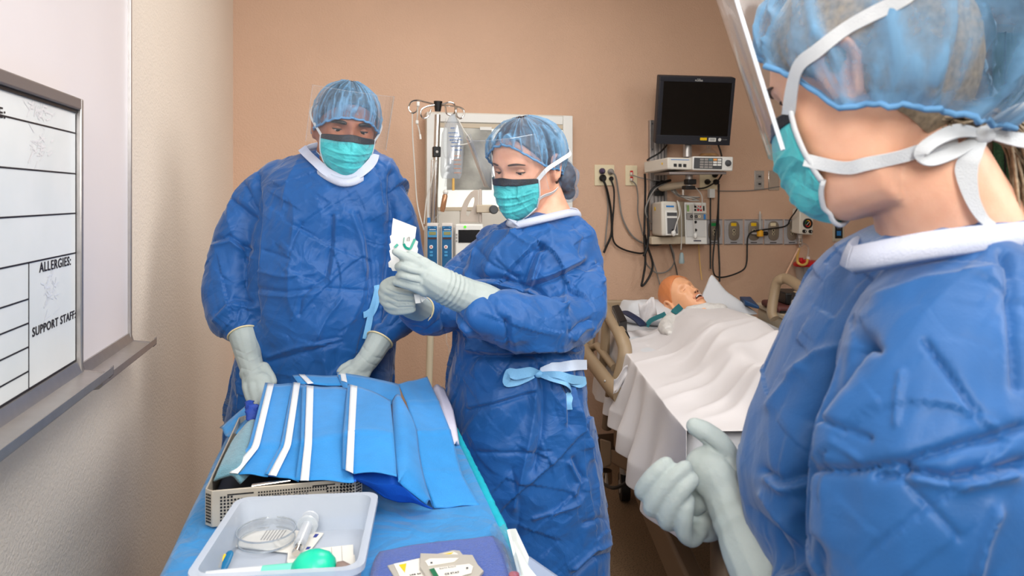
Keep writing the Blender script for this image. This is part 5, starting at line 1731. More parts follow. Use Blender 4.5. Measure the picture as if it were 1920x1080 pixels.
e2 = thing('black_device', K(1.46, 3.5, .918), 'black boxy device with small keys stacked on the maroon one', 'device')
obj('case', kbox(MB(), 1.30, 1.60, 3.42, 3.60, .919, .975), M_black, e2, bevel=.006)
for k in range(6):
    obj('small_key', kbox(MB(), 1.37 + k * .034, 1.392 + k * .034, 3.412, 3.42, .935, .945), M_grey, e2)
e3 = thing('silver_tape_roll', K(1.44, 3.47, .975), 'small silver and white item on top of the black device', 'roll')
obj('roll', MB().lathe([(.012, 0), (.02, 0), (.02, .03), (.012, .03)], K(1.42, 3.48, .996), (1, 0, 0), 20), M_white, e3)
obj('chrome_bar', MB().cyl(K(1.44, 3.48, .985), K(1.52, 3.48, .985), .008), M_chrome, e3)
e4 = thing('coiled_white_lead', K(1.5, 3.36, .885), 'white coiled lead on the front edge of the bedside cabinet', 'cable')
obj('coil', MB().tube([K(1.475 + .05 * math.cos(a), 3.35 + .022 * math.sin(a), .892) for a in np.linspace(0, 6.28, 24)], .006, 8, cap=False), M_whitec, e4)
chr_ = thing('black_chair', K(2.05, 3.72, 0), 'black chair back standing by the wall past the bedside cabinet', 'chair')
obj('backrest', kbox(MB(), 1.72, 2.30, 3.86, 3.90, .62, 1.02), M_black, chr_, bevel=.015)
obj('top_rail', kbox(MB(), 1.70, 2.32, 3.845, 3.915, .985, 1.03), M_black, chr_, bevel=.015)
obj('seat', kbox(MB(), 1.74, 2.28, 3.44, 3.86, .42, .48), M_black, chr_, bevel=.02)
for X in (1.76, 2.26):
    obj('leg', MB().cyl(K(X, 3.47, 0), K(X, 3.47, .42), .014), M_black, chr_)
    obj('leg', MB().cyl(K(X, 3.88, 0), K(X, 3.88, .64), .014), M_black, chr_)

# ------------------------------------------------------------------ people: sculpting kit


def shield_mat():
    """clear film whose reflection follows Fresnel's law, so it brightens where it is seen edge-on"""
    m = film_mat('clear_face_shield', (222, 230, 238), .04, .06, .05)
    nt = m.node_tree
    ge = nt.nodes.new('ShaderNodeNewGeometry')
    dt = nt.nodes.new('ShaderNodeVectorMath')
    dt.operation = 'DOT_PRODUCT'
    nt.links.new(ge.outputs['Normal'], dt.inputs[0])
    nt.links.new(ge.outputs['Incoming'], dt.inputs[1])
    prev = dt.outputs['Value']
    for op, v in (('ABSOLUTE', 0), ('SUBTRACT', 1.0), ('POWER', 4.0), ('MULTIPLY_ADD', 0.9)):
        n = nt.nodes.new('ShaderNodeMath')
        n.operation = op
        if op == 'SUBTRACT':
            n.inputs[0].default_value = v
            nt.links.new(prev, n.inputs[1])
        else:
            nt.links.new(prev, n.inputs[0])
            n.inputs[1].default_value = v
        if op == 'MULTIPLY_ADD':
            n.inputs[2].default_value = 0.03
        prev = n.outputs[0]
    m2 = [n for n in nt.nodes if n.type == 'MIX_SHADER' and n.inputs[2].links[0].from_node.type == 'BSDF_GLOSSY'][0]
    nt.links.new(prev, m2.inputs[0])
    return m


from mathutils.bvhtree import BVHTree

M_gown = cloth_mat('blue_gown_cloth', (19, 80, 144), .48, crease=.30, cscale=9, fiber=.18, sheen=.2)
M_gown2 = cloth_mat('blue_gown_cloth_near', (27, 82, 140), .5, crease=.18, cscale=6, fiber=.2, sheen=.2)
M_knit = mat('white_knit_collar', (186, 192, 210), .8, bump=.5, bscale=600)
M_glove = mat('pale_grey_glove', (160, 170, 168), .55, bump=.35, bscale=160, var=.03, vscale=25, bdist=.0015, sss=.05)
M_cuffbead = mat('tan_glove_bead', (214, 200, 160), .5)
M_mask = cloth_mat('teal_mask_cloth', (74, 184, 190), .6, crease=.3, cscale=22, fiber=.2)
M_maskband = mat('black_mask_band', (24, 24, 30), .5, bump=.6, bscale=300)
M_maskedge = mat('white_mask_binding', (202, 206, 210), .7, bump=.4, bscale=700)
M_cap = sheer_mat('sheer_blue_cap', (104, 148, 184), .10, .92, 140)
M_capedge = mat('blue_cap_elastic', (92, 142, 186), .7)
M_shield = shield_mat()
M_tie = mat('light_blue_tie', (120, 178, 220), .6, bump=.3, bscale=300)
M_eye = mat('eye_white', (216, 208, 200), .2)
M_iris = mat('dark_iris', (30, 20, 16), .15)


def skin(name, c, c2):
    return mat(name, c, .45, sss=.18, col2=c2, vscale=45, bump=.12, bscale=350)


M_skin_man = skin('warm_brown_skin', (164, 104, 76), (150, 92, 66))
M_skin_wom = skin('fair_pink_skin', (226, 172, 146), (214, 156, 130))
M_skin_fg = skin('fair_peach_skin', (230, 180, 152), (222, 168, 140))
M_hair_dk = mat('black_hair', (34, 30, 30), .5, var=.3, vscale=200)
M_hair_br = mat('brown_hair', (70, 50, 42), .5, var=.3, vscale=200)
M_hair_bl = mat('ash_blonde_hair', (150, 132, 108), .5, var=.35, vscale=160)

_zt = np.array([-.127, -.122, -.112, -.098, -.08, -.06, -.035, -.01, .02])
_wx = np.array([.012, .026, .040, .050, .058, .065, .070, .074, .076])
_yf = np.array([.062, .074, .083, .087, .088, .089, .091, .090, .093])
_yb = np.array([.000, .002, .006, .016, .034, .056, .078, .091, .098])


def hdim(z):
    """half width, front and back reach of the skull at height z (metres, head frame)"""
    z = np.asarray(z, float)
    t = np.sqrt(np.clip(1 - (np.clip(z - .02, 0, None) / .102) ** 2, 0, 1))
    lo = z < .02
    return (np.where(lo, np.interp(z, _zt, _wx), .076 * t), np.where(lo, np.interp(z, _zt, _yf), .093 * t), np.where(lo, np.interp(z, _zt, _yb), .098 * t))


def hsurf(th, z, off=0.0):
    """skull surface point: th = 0 ahead, +90 deg to the person's right"""
    w, f, b = hdim(z)
    c, s = np.cos(th), np.sin(th)
    x = (w + off) * np.sign(s) * np.abs(s) ** .92
    y = np.where(c > 0, (f + off) * np.abs(c) ** .85, -(b + off) * np.abs(c) ** .92)
    return np.stack([x, y, np.broadcast_to(z, x.shape)], -1)


def g2(a, b):
    return np.exp(-(a * a + b * b))


def face(P):
    """brow, sockets, nose, cheeks, lips and chin pushed out of the skull"""
    x, y, z = P[:, 0], P[:, 1], P[:, 2]
    fr = np.clip(y / .05, 0, 1)
    ax = np.abs(x)
    d = .0055 * g2((ax - .022) / .024, (z - .024) / .010)
    d -= .0125 * g2((ax - .031) / .015, (z - .004) / .011)
    t = np.clip((.012 - z) / .052, 0, 1)
    d += np.where((z < .02) & (z > -.055), (.006 + .018 * t) * np.exp(-(x / (.0075 + .007 * t)) ** 2) * np.clip((z + .050) / .010, 0, 1), 0)
    d += .008 * g2((ax - .012) / .007, (z + .036) / .009)
    d += .005 * g2((ax - .045) / .018, (z + .026) / .018)
    d += .0055 * g2(x / .024, (z + .066) / .011) - .005 * g2(x / .022, (z + .0665) / .0025)
    d -= .004 * g2(x / .02, (z + .082) / .007)
    d += .008 * g2(x / .02, (z + .101) / .013)
    P = P.copy()
    P[:, 1] += d * fr
    return P


def head_mb(ears=True):
    nt, nz = 96, 84
    zz = np.concatenate([np.linspace(-.127, .02, 52, endpoint=False), .02 + .102 * np.sin(np.linspace(0, math.pi / 2, 33)[:-1])])
    th = np.linspace(0, 2 * math.pi, nt, endpoint=False)
    mb = MB()
    rings = []
    for z in zz:
        rings.append(face(hsurf(th, z)))
    mb.loft([[tuple(p) for p in r] for r in rings])
    if ears:
        for s in (-1, 1):
            c = Vector((s * .074, -.008, -.004))
            rim = []
            for a in np.linspace(-.9, 4.1, 15):
                rim.append(c + Vector((s * (.006 + .006 * math.sin(a * .6 + .4)), -.019 * math.cos(a) * (1.0 if math.sin(a) > 0 else .75) - .002, .033 * math.sin(a))))
            mb.tube(rim, .0052, 8, round_ends=True)
            mb.sphere(c + Vector((s * .001, -.002, 0)), (.006, .014, .024), 12, 8)
            mb.sphere(c + Vector((s * .004, .008, -.006)), (.005, .005, .008), 8, 6)
            mb.sphere(c + Vector((s * .004, -.001, -.027)), (.005, .008, .009), 8, 6)
    return mb


class Head:
    def __init__(s, px, py, d, fwd, roll=0.0, scale=1.0):
        s.o = C(px, py, d)
        f = Vector(fwd).normalized()
        f = K(f.x, f.y, f.z).normalized()
        up = Vector((0, 0, 1)) if abs(f.z) < .95 else Vector((0, 1, 0))
        r = f.cross(up).normalized()
        u = r.cross(f)
        q = Matrix.Rotation(math.radians(roll), 3, f)
        r, u = q @ r, q @ u
        s.R = Matrix((r, f, u)).transposed()
        s.Rn = np.array(s.R)
        s.s = scale

    def __call__(s, p):
        p = np.asarray(p, float)
        w = (p * s.s) @ s.Rn.T + np.array(s.o)
        return Vector(w) if w.ndim == 1 else w

    def local(s, W):
        return ((np.asarray(W) - np.array(s.o)) @ s.Rn) / s.s

    def dirw(s, v):
        return s.R @ Vector(v)


def add_head(mb, hd):
    h = head_mb()
    mb.add(hd(np.array(h.v)), h.f)


def ring_px(py, xl, xr, d, hd_, n=40, ex=.88, twist=0.0, zfix=None):
    """horizontal oval seen between two pixel columns: half depth hd_ along the view"""
    xl_, xr_ = (xl - CX) / F * d, (xr - CX) / F * d
    z = H - (py - HY) / F * d
    c, hw = (xl_ + xr_) / 2, (xr_ - xl_) / 2
    out = []
    for j in range(n):
        a = 2 * math.pi * j / n
        ca_, sa_ = math.cos(a), math.sin(a)
        out.append(K(c + hw * math.copysign(abs(ca_) ** ex, ca_), d + hd_ * math.copysign(abs(sa_) ** ex, sa_), z))
    return out


def tube_px(mb, lst, n=20, k=5):
    """rounded limb through (px, py, depth, radius in metres)"""
    P = spline([C(*p[:3]) for p in lst], k)
    r = []
    for i in range(len(lst) - 1):
        for j in range(k):
            t = j / k
            t = t * t * (3 - 2 * t)
            r.append(lst[i][3] * (1 - t) + lst[i + 1][3] * t)
    r.append(lst[-1][3])
    mb.tube(P, r, n, round_ends=True)
    return mb


def centred(a):
    return a - np.median(a)


def make_gown(parent, rings, sleeves, folds, m, seed=1, voxel=.0065, amp=1.0, sub=1, vfold=.5, extra=None, cs=(6.5, 6.5, 4.5), calm=()):
    mb = MB()
    mb.loft([ring_px(*r) for r in rings])
    for s_ in sleeves:
        tube_px(mb, s_)
    if extra:
        extra(mb)
    V, Q, N = remesh(mb, voxel, 7, sub)
    S_ = np.array([*cs])
    warp = np.stack([vnoise(V * 4 + 11, seed + 40), vnoise(V * 4 + 23, seed + 41), vnoise(V * 4 + 37, seed + 42)], 1) - .5
    Pw = V + warp * .10
    Pw = Pw @ np.array(Matrix.Rotation(.5, 3, 'X') @ Matrix.Rotation(.35, 3, 'Y') @ Matrix.Rotation(.7, 3, 'Z'))
    dsp = .030 * centred(crumple(Pw * S_, seed)) - .012 * centred(crumple(Pw * S_ * 1.7 + 3, seed + 6)) + .009 * centred(crumple(Pw * S_ * 2.9 + 5, seed + 9)) - .0035 * centred(crumple(Pw * S_ * 5.5 + 8, seed + 12))
    rd = (1 - np.abs(2 * vnoise((V + warp * .10) * np.array([13, 13, 3.0]), seed + 20) - 1)) ** 3
    dsp += vfold * .014 * centred(rd)
    dsp = amp * dsp + strokes(V, N, folds) * 1.15
    for (c_, r_) in calm:
        dsp *= 1 - np.exp(-(((V - np.array(c_)) ** 2).sum(1) / r_ ** 2) ** 1.5)
    V = V + N * dsp[:, None]
    o = obj('gown', (V, Q), m, parent, smooth=180)
    return o, V, Q


def bvh(V, Q):
    return BVHTree.FromPolygons([tuple(v) for v in np.asarray(V)], [tuple(int(i) for i in q) for q in np.asarray(Q)] if isinstance(Q, np.ndarray) else [tuple(q) for q in Q])


EYE = Vector((0, 0, H))


def hit(px, py, trees, off=.002, dflt=1.8):
    """where the sight line through a measured pixel meets the given surfaces"""
    dr = (C(px, py, 1.0) - EYE).normalized()
    best = None
    for t in trees:
        p, n, i, dist = t.ray_cast(EYE, dr)
        if p is not None and (best is None or dist < best[2]):
            best = (p, n if n.dot(dr) < 0 else -n, dist)
    if best is None:
        return C(px, py, dflt), -dr
    return best[0] + best[1] * off, best[1]


def lay(mb, pix, trees, w, off=.002, k=6, dflt=1.8, th=.0008):
    """strap laid on surfaces along measured pixels"""
    hp = [hit(x, y, trees, off, dflt) for x, y in pix]
    P = spline([h[0] for h in hp], k)
    Nn = spline([h[1] for h in hp], k)
    ws = w if not hasattr(w, '__len__') else [w[min(int(i / k), len(w) - 1)] for i in range(len(P))]
    return mb.ribbon(P, Nn, ws, th)


def make_cap(parent, hd, zf, zs, zb, puff=.016, bumps=(), seed=3, edge_r=.0028, pl=1.0, top=.012, freq=9.0, name='bouffant_cap', base_off=.010, front_puff=1.0, fexp=1.3):
    """elastic-edged cap: zf, zs, zb = edge height in front, at the sides, behind; bumps = (azimuth, height, size, reach)"""
    nt, nv = 220, 60
    th = np.linspace(0, 2 * math.pi, nt, endpoint=False)
    c = np.cos(th)
    ze = np.where(c > 0, zs + (zf - zs) * np.abs(c) ** fexp, zs + (zb - zs) * np.abs(c) ** 1.2)
    ze = ze + .0010 * np.sin(th * 23 + 1) + .0006 * np.sin(th * 41)
    rows, att = [], []
    for i in range(nv):
        v = i / (nv - 1)
        a = v * math.pi / 2
        z = ze + (.122 - ze) * math.sin(a)
        off = base_off + puff * math.sin(math.pi * min(v * 1.25, 1)) ** .8 * (front_puff + (1 - front_puff) * (1 - c) / 2)
        base = hsurf(th, np.minimum(z, .1215), off)
        base[:, 2] = z + top * math.sin(a) ** 2
        dirn = base / np.linalg.norm(base, axis=1)[:, None]
        q = np.stack([np.cos(th) * freq, np.sin(th) * freq, np.full(nt, v * 1.6)], 1) + .35 * (np.stack([vnoise(base * 30, seed + 5)] * 3, 1) - .5) * 2
        r1 = (1 - np.abs(2 * vnoise(q, seed) - 1)) ** 5
        r2 = (1 - np.abs(2 * vnoise(q * np.array([2.3, 2.3, 1.5]) + 7, seed + 1) - 1)) ** 5
        pleat = (r1 * .9 + r2 * .5) * (1 - .55 * v)
        dsp = .0065 * pl * (pleat - .25)
        for (bt, bz, bs, br) in bumps:
            cpt = hsurf(np.array([bt]), np.array([bz]))[0]
            dsp = dsp + br * np.exp(-((base - cpt) ** 2).sum(1) / bs ** 2)
        rows.append(base + dirn * dsp[:, None])
        att.append(np.clip(pleat, 0, 1) + (.5 if i < 2 else 0))
    W = hd(np.concatenate(rows))
    fs = []
    for i in range(nv - 1):
        for j in range(nt):
            k = (j + 1) % nt
            fs.append((i * nt + j, i * nt + k, (i + 1) * nt + k, (i + 1) * nt + j))
    o = obj(name, (W, fs), M_cap, parent, smooth=180, pleat=np.concatenate(att))
    e = [Vector(p) for p in W[:nt][::2]]
    e.append(e[0])
    obj('elastic_edge', MB().tube(e, edge_r, 8, cap=False), M_capedge, o, smooth=180)
    return o, W, fs


def make_hair(parent, hd, zf, zs, zb, m, off=.004, seed=1):
    nt, nv = 120, 30
    th = np.linspace(0, 2 * math.pi, nt, endpoint=False)
    c = np.cos(th)
    ze = np.where(c > 0, zs + (zf - zs) * np.abs(c) ** .8, zs + (zb - zs) * np.abs(c) ** .8)
    rows = []
    for i in range(nv):
        v = i / (nv - 1)
        z = ze + (.1225 - ze) * math.sin(v * math.pi / 2)
        b = hsurf(th, np.minimum(z, .1218), off * (1 if i else .2))
        b[:, 2] = z + off * v
        b += (b / np.linalg.norm(b, axis=1)[:, None]) * (.002 * (vnoise(np.stack([th * 14, th * 0 + v * 3, th * 0], 1), seed) - .5))[:, None]
        rows.append(b)
    fs = [(i * nt + j, i * nt + (j + 1) % nt, (i + 1) * nt + (j + 1) % nt, (i + 1) * nt + j) for i in range(nv - 1) for j in range(nt)]
    return obj('hair', (hd(np.concatenate(rows)), fs), m, parent, smooth=180)


def mask_surf(hd, u, v, off=.0):
    """u -1..1 round the face (person's right positive), v 0 top .. 1 under the chin"""
    th = u * math.radians(64)
    ztop = -.006 - .010 * (1 - np.exp(-(u / .28) ** 2)) * np.clip(1 - np.abs(u), 0, 1) * .6 - .012 * np.abs(u) ** 2
    zbot = -.128 + .038 * np.abs(u) ** 2
    z = ztop + (zbot - ztop) * v
    w, f, b = hdim(np.clip(z, -.118, .1))
    nose = np.interp(v, [0, .15, .35, .6, .8, .92, 1.0], [.010, .019, .026, .022, .016, .008, -.012])
    fr = f + nose * np.exp(-(u / .62) ** 2) + .007
    wd = w + .006 + .004 * np.sin(np.pi * v)
    x = .90 * wd * np.sin(th) / math.sin(math.radians(64))
    y = fr * np.cos(th) ** .80
    pl = np.exp(-(u / .8) ** 8) * .0036 * sum(np.clip(1 - np.abs(v - c_) / .035, 0, 1) for c_ in (.38, .54, .70))
    P = np.stack([x, y + off + pl, z], -1)
    cr = (crumple(P * np.array([26, 26, 38]) + hd.s * 3, int(abs(hd.o.x) * 100) + 3) - .15) * getattr(hd, 'wrinkle', .0065)
    P[..., 1] += cr * np.clip(1 - np.abs(u) ** 6, .2, 1) * np.clip(v * 6, .15, 1)
    return P


def make_mask(parent, hd, band=True):
    nu, nv = 72, 56
    U, Vv = np.meshgrid(np.linspace(-1, 1, nu), np.linspace(0, 1, nv), indexing='ij')
    P = mask_surf(hd, U.ravel(), Vv.ravel())
    W = hd(P)
    fs = [(i * nv + j, i * nv + j + 1, (i + 1) * nv + j + 1, (i + 1) * nv + j) for i in range(nu - 1) for j in range(nv - 1)]
    o = obj('face_mask', (W, fs), M_mask, parent, smooth=180, solid=.0012)
    if band:
        bu, bv_ = np.meshgrid(np.linspace(-.97, .97, 60), np.linspace(-.01, .135, 9), indexing='ij')
        Pb = mask_surf(hd, bu.ravel(), bv_.ravel(), .0022)
        Pb[:, 1] += .0008 * np.sin(bv_.ravel() * 190)
        fb = [(i * 9 + j, i * 9 + j + 1, (i + 1) * 9 + j + 1, (i + 1) * 9 + j) for i in range(59) for j in range(8)]
        obj('black_band', (hd(Pb), fb), M_maskband, o, smooth=180, solid=.0006)
    for s in (-1, 1):
        e = hd(mask_surf(hd, np.full(20, s * .985), np.linspace(-.02, 1, 20), .001))
        obj('side_binding', MB().tube([Vector(p) for p in e], .0035, 8, flat=.6), M_maskedge, o, smooth=180)
    e = hd(mask_surf(hd, np.linspace(-1, 1, 40), np.full(40, 1.0), .0005))
    obj('lower_binding', MB().tube([Vector(p) for p in e], .0026, 8), M_maskedge, o, smooth=180)
    return o, W, fs


def make_eyes(parent, hd, m_skin, m_brow, lid=10, brow_th=.0032, look=-.55, brow_z=.021):
    for s in (-1, 1):
        base = face(hsurf(np.array([s * .36]), np.array([.004])))[0]
        c = np.array([s * .031, base[1] - .0075, .003])
        e = MB().sphere((0, 0, 0), .0118, 18, 12)
        eo = obj('eyeball', (hd(np.array(e.v) + c), e.f), M_eye, parent, smooth=180)
        dr = Vector((0, math.cos(look), math.sin(look)))
        ic = MB().lathe([(.0001, .0122), (.004, .0119), (.0066, .0102)], (0, 0, 0), dr, 18)
        obj('iris', (hd(np.array(ic.v) + c), ic.f), M_iris, eo, smooth=180)
        # upper lid: a skin shell over the top of the ball, and a thin lower lid
        for nm, a0, a1 in (('upper_eyelid', 100, lid), ('lower_eyelid', -34, -95)):
            L_ = MB()
            n1, n2 = 12, 8
            A0, A1 = math.radians(a0), math.radians(a1)

            def Pl(i, j):
                b = -1.35 + 2.7 * i / (n1 - 1)
                a = A0 + (A1 - A0) * j / (n2 - 1)
                a = a * (1 - .0 * abs(b))
                r = .0132
                k = math.cos(b)
                return (r * 1.12 * math.sin(b), r * k * math.cos(a) * 1.0, r * (math.sin(a)) * (.35 + .65 * k))
            L_.grid(Pl, n1, n2)
            lo = obj(nm, (hd(np.array(L_.v) + c), L_.f), m_skin, parent, smooth=180, solid=.0012)
            if nm == 'upper_eyelid':
                las = [Vector(hd(np.array(Pl(i, n2 - 1)) * 1.03 + c)) for i in range(n1)]
                obj('lashes', MB().tube(las, .0015, 6), m_brow, lo)
        bp_ = []
        for t in np.linspace(0, 1, 9):
            x = s * (.014 + .037 * t)
            th = math.asin(min(1, abs(x) / .078)) * s
            z = brow_z + .0045 * math.sin(t * 2.7) + .003 * (1 - t) - .002 * t
            p = face(hsurf(np.array([th]), np.array([z])))[0]
            bp_.append(Vector(hd(p + np.array([0, .0012, 0]))))
        obj('eyebrow', MB().tube(bp_, [brow_th * k for k in (.7, 1, 1.1, 1.1, 1.05, .95, .8, .6, .35)], 8, flat=1.0), m_brow, parent, smooth=180)


def make_shield(parent, hd, wid=74, top=.13, tilt=.055, gap=.030, m=None, low=-.03, hw=.112, rim_r=.0008, rim_a=.12):
    """curved clear film standing off the brow from the mask's top edge"""
    n1, n2 = 40, 16
    mb = MB()

    def Ps(i, j):
        u = -1 + 2 * i / (n1 - 1)
        v = j / (n2 - 1)
        th = u * math.radians(wid)
        z = low + (top - low) * v - .012 * u * u * (1 - v)
        y = (.118 + gap * v + tilt * v) * math.cos(th) ** .8 - .004
        return np.array([hw * math.sin(th), y, z])
    mb.grid(Ps, n1, n2)
    W = hd(np.array(mb.v))
    o = obj('face_shield', (W, mb.f), m or M_shield, parent, smooth=180)
    rim = [Vector(hd(Ps(0, j))) for j in range(n2)] + [Vector(hd(Ps(i, n2 - 1))) for i in range(1, n1)] + [Vector(hd(Ps(n1 - 1, j))) for j in range(n2 - 2, -1, -1)]
    obj('shield_edge', MB().tube(rim, rim_r, 6), film_mat('shield_rim', (225, 232, 240), .1, .1, rim_a), o)
    return o


def make_hand(parent, blobs, chains, voxel=.0028, name='glove', m=None, smooth=3, wr=None, creases=(), cut=True):
    """one continuous gloved hand: blobs (px,py,d,r or (rx,ry,rz)), chains of (px,py,d,r)"""
    mb = MB()
    for b in blobs:
        mb.sphere(C(*b[:3]), b[3], 18, 12, RB)
    for c in chains:
        tube_px(mb, c, 14, 4)
    V, Q, N = remesh(mb, voxel, smooth, 1)
    dsp = .0009 * (crumple(V * 26, 77) - .15)
    if wr:
        for (c, ax_, span, amp_, freq_) in wr:
            t = (V - np.array(c)) @ np.array(ax_)
            dsp += amp_ * np.sin(t * freq_ + 2 * vnoise(V * 18, 5)) * np.exp(-(t / span) ** 2)
    dsp += strokes(V, N, creases)
    V = V + N * dsp[:, None]
    if cut:
        p0, p1 = np.array(C(*chains[0][0][:3])), np.array(C(*chains[0][1][:3]))
        nn = (p0 - p1) / np.linalg.norm(p0 - p1)
        far = ((V - p0) @ nn > 0) & (((V - p0) ** 2).sum(1) < (chains[0][0][3] * 2.2) ** 2)
        Q = [q for q in (Q.tolist() if isinstance(Q, np.ndarray) else Q) if not all(far[i] for i in q)]
        used = np.unique(np.array([i for q in Q for i in q]))
        re_ = np.full(len(V), -1)
        re_[used] = np.arange(len(used))
        V, Q = V[used], [tuple(int(re_[i]) for i in q) for q in Q]
        u_ = np.cross(nn, [0, 0, 1.0])
        u_ /= np.linalg.norm(u_)
        w_ = np.cross(nn, u_)
        r_ = chains[0][0][3] * 1.02
    g = obj(name, (V, Q), m or M_glove, parent, smooth=180)
    if cut:
        obj('cuff_bead', MB().tube([Vector(p0 + u_ * r_ * math.cos(t) + w_ * r_ * math.sin(t)) for t in np.linspace(0, 2 * math.pi, 33)], .0022, 8, cap=False), M_cuffbead, g, smooth=180)
    return g, V, Q


def shoe(parent, c, yaw, m, name='shoe'):
    mb = MB()
    Rz = Matrix.Rotation(yaw, 3, 'Z')
    rings = []
    for y, w, h in ((-.10, .012, .03), (-.09, .032, .07), (-.05, .038, .085), (.0, .038, .075), (.06, .045, .055), (.11, .044, .042), (.15, .03, .03), (.162, .01, .018)):
        rr = []
        for j in range(20):
            a = 2 * math.pi * j / 20
            p = Rz @ Vector((w * math.cos(a), y, 0))
            zz = max(0.001, h * .5 + h * .5 * math.sin(a))
            rr.append(Vector(c) + Vector((p.x, p.y, zz)))
        rings.append(rr)
    mb.loft(rings)
    return obj(name, mb, m, parent, smooth=50)


M_shoe = mat('dark_clog', (40, 42, 50), .5)


def tie_local(parent, hd, s, v0, path, w=.0065, name='mask_tie'):
    """mask tie from the mask's edge along (azimuth in degrees, height, stand-off) on the head"""
    P = [mask_surf(hd, np.array([s * .97]), np.array([v0]), .002)[0]]
    for a, z, o_ in path:
        P.append(hsurf(np.array([s * math.radians(a)]), np.array([min(z, .11)]), o_)[0])
    W = [Vector(hd(p)) for p in P]
    W = spline(W, 6)
    c = Vector(hd((0, 0, -.02)))
    return obj(name, MB().ribbon(W, [(p - c) for p in W], w, .0008), M_maskedge, parent, smooth=50)

# ------------------------------------------------------------------ the man behind the table
man = thing('person', K(-.52, 1.95, 0), 'tall man in blue gown, teal mask and sheer cap, looking down behind the table', 'person', 'gowned people')
hm = Head(648, 241, 1.93, (.37, -.90, -.19), roll=-5, scale=1.0)
mrings = [(283, 580, 690, 1.985, .065), (298, 545, 715, 1.985, .09), (318, 508, 745, 1.98, .11), (350, 486, 752, 1.97, .13), (400, 478, 752, 1.96, .14), (470, 474, 748, 1.96, .15), (540, 472, 742, 1.95, .155),
          (620, 464, 736, 1.95, .155), (700, 442, 732, 1.95, .155), (800, 420, 732, 1.96, .15), (950, 410, 738, 1.97, .15), (1080, 405, 745, 1.98, .15)]
mb = MB()
add_head(mb, hm)
tube_px(mb, [(641, 262, 1.94, .060), (632, 296, 1.945, .057), (627, 326, 1.925, .056), (628, 352, 1.96, .06)], 20)
mb.loft([ring_px(r[0] + 10, r[1] + 18, r[2] - 18, r[3], r[4] - .05) for r in mrings[1:9]])
for lst in ([(535, 350, 1.97, .045), (446, 470, 1.95, .035), (438, 560, 1.92, .033), (460, 640, 1.84, .024)], [(700, 352, 1.97, .045), (750, 450, 1.96, .035), (757, 555, 1.93, .028), (744, 595, 1.88, .024), (711, 643, 1.825, .022)],
            [(540, 690, 1.96, .085), (545, 950, 1.96, .06), (548, 1290, 1.97, .045)], [(655, 690, 1.96, .085), (655, 950, 1.96, .06), (655, 1290, 1.97, .045)]):
    tube_px(mb, lst)
V, Q, N = remesh(mb, .0046, 1)
obj('body', (V, Q), M_skin_man, man, smooth=180)
T_man = bvh(V, Q)
for px in (548, 655):
    p = C(px, 1200, 1.97)
    shoe(man, (p.x, p.y, 0), math.pi, M_shoe)
make_eyes(man, hm, M_skin_man, M_hair_dk, lid=2, brow_th=.0046, brow_z=.018)
make_hair(man, hm, .070, -.01, -.07, M_hair_dk, .005)
folds = [([(480, 300), (484, 360), (482, 440), (480, 520), (478, 600)], -.016, 7), ([(728, 330), (735, 400), (732, 470), (722, 540), (708, 600)], -.014, 6),
         ([(622, 405), (618, 470), (610, 520), (585, 538), (566, 560), (562, 590)], -.007, 4), ([(630, 405), (628, 470), (620, 525)], .006, 5),
         ([(672, 400), (690, 450), (697, 500), (694, 560)], -.007, 4), ([(660, 400), (680, 455), (686, 510)], .005, 5),
         ([(484, 541), (540, 548), (600, 540), (690, 545)], -.004, 3), ([(484, 552), (540, 556), (580, 552)], .003, 3), ([(482, 508), (540, 520), (590, 512)], .004, 4),
         ([(500, 470), (545, 485), (552, 450), (565, 420)], -.004, 3), ([(395, 450), (430, 442), (470, 470)], -.008, 4), ([(395, 460), (432, 452), (472, 484)], .006, 4),
         ([(430, 370), (460, 395), (480, 420)], -.009, 4), ([(452, 330), (470, 370), (478, 410)], -.008, 4), ([(405, 600), (430, 570), (470, 578)], .008, 5), ([(410, 585), (440, 560), (470, 566)], -.007, 4),
         ([(425, 625), (445, 600), (452, 570)], -.006, 3), ([(445, 640), (455, 610), (470, 590)], .006, 3), ([(585, 640), (640, 632)], -.004, 3), ([(500, 670), (560, 650), (620, 640)], .006, 4), ([(500, 680), (570, 660), (640, 640)], -.006, 4),
         ([(640, 560), (610, 600), (590, 650)], .005, 4), ([(755, 590), (735, 610), (700, 620)], -.007, 4), ([(765, 480), (775, 520), (760, 560)], -.008, 5), ([(700, 310), (715, 345), (722, 380)], -.006, 3),
         ([(560, 300), (540, 340), (530, 390)], .004, 6), ([(640, 345), (648, 380), (640, 410)], .004, 6), ([(430, 720), (440, 760), (425, 800)], -.010, 6), ([(446, 690), (452, 740), (440, 800)], .010, 6)]
go, V, Q = make_gown(man, mrings, [[(520, 345, 1.97, .062), (466, 400, 1.96, .068), (438, 470, 1.94, .070), (431, 535, 1.92, .070), (440, 592, 1.885, .062), (450, 615, 1.86, .046), (459, 640, 1.835, .024)],
                                   [(712, 345, 1.97, .058), (742, 400, 1.96, .062), (752, 470, 1.95, .062), (757, 540, 1.93, .062), (746, 592, 1.885, .054), (728, 618, 1.85, .040), (708, 645, 1.82, .022)]], folds, M_gown, seed=2, calm=[(C(458, 636, 1.84), .05), (C(710, 640, 1.82), .045), (C(640, 330, 1.86), .06)])
T_mg = bvh(V, Q)
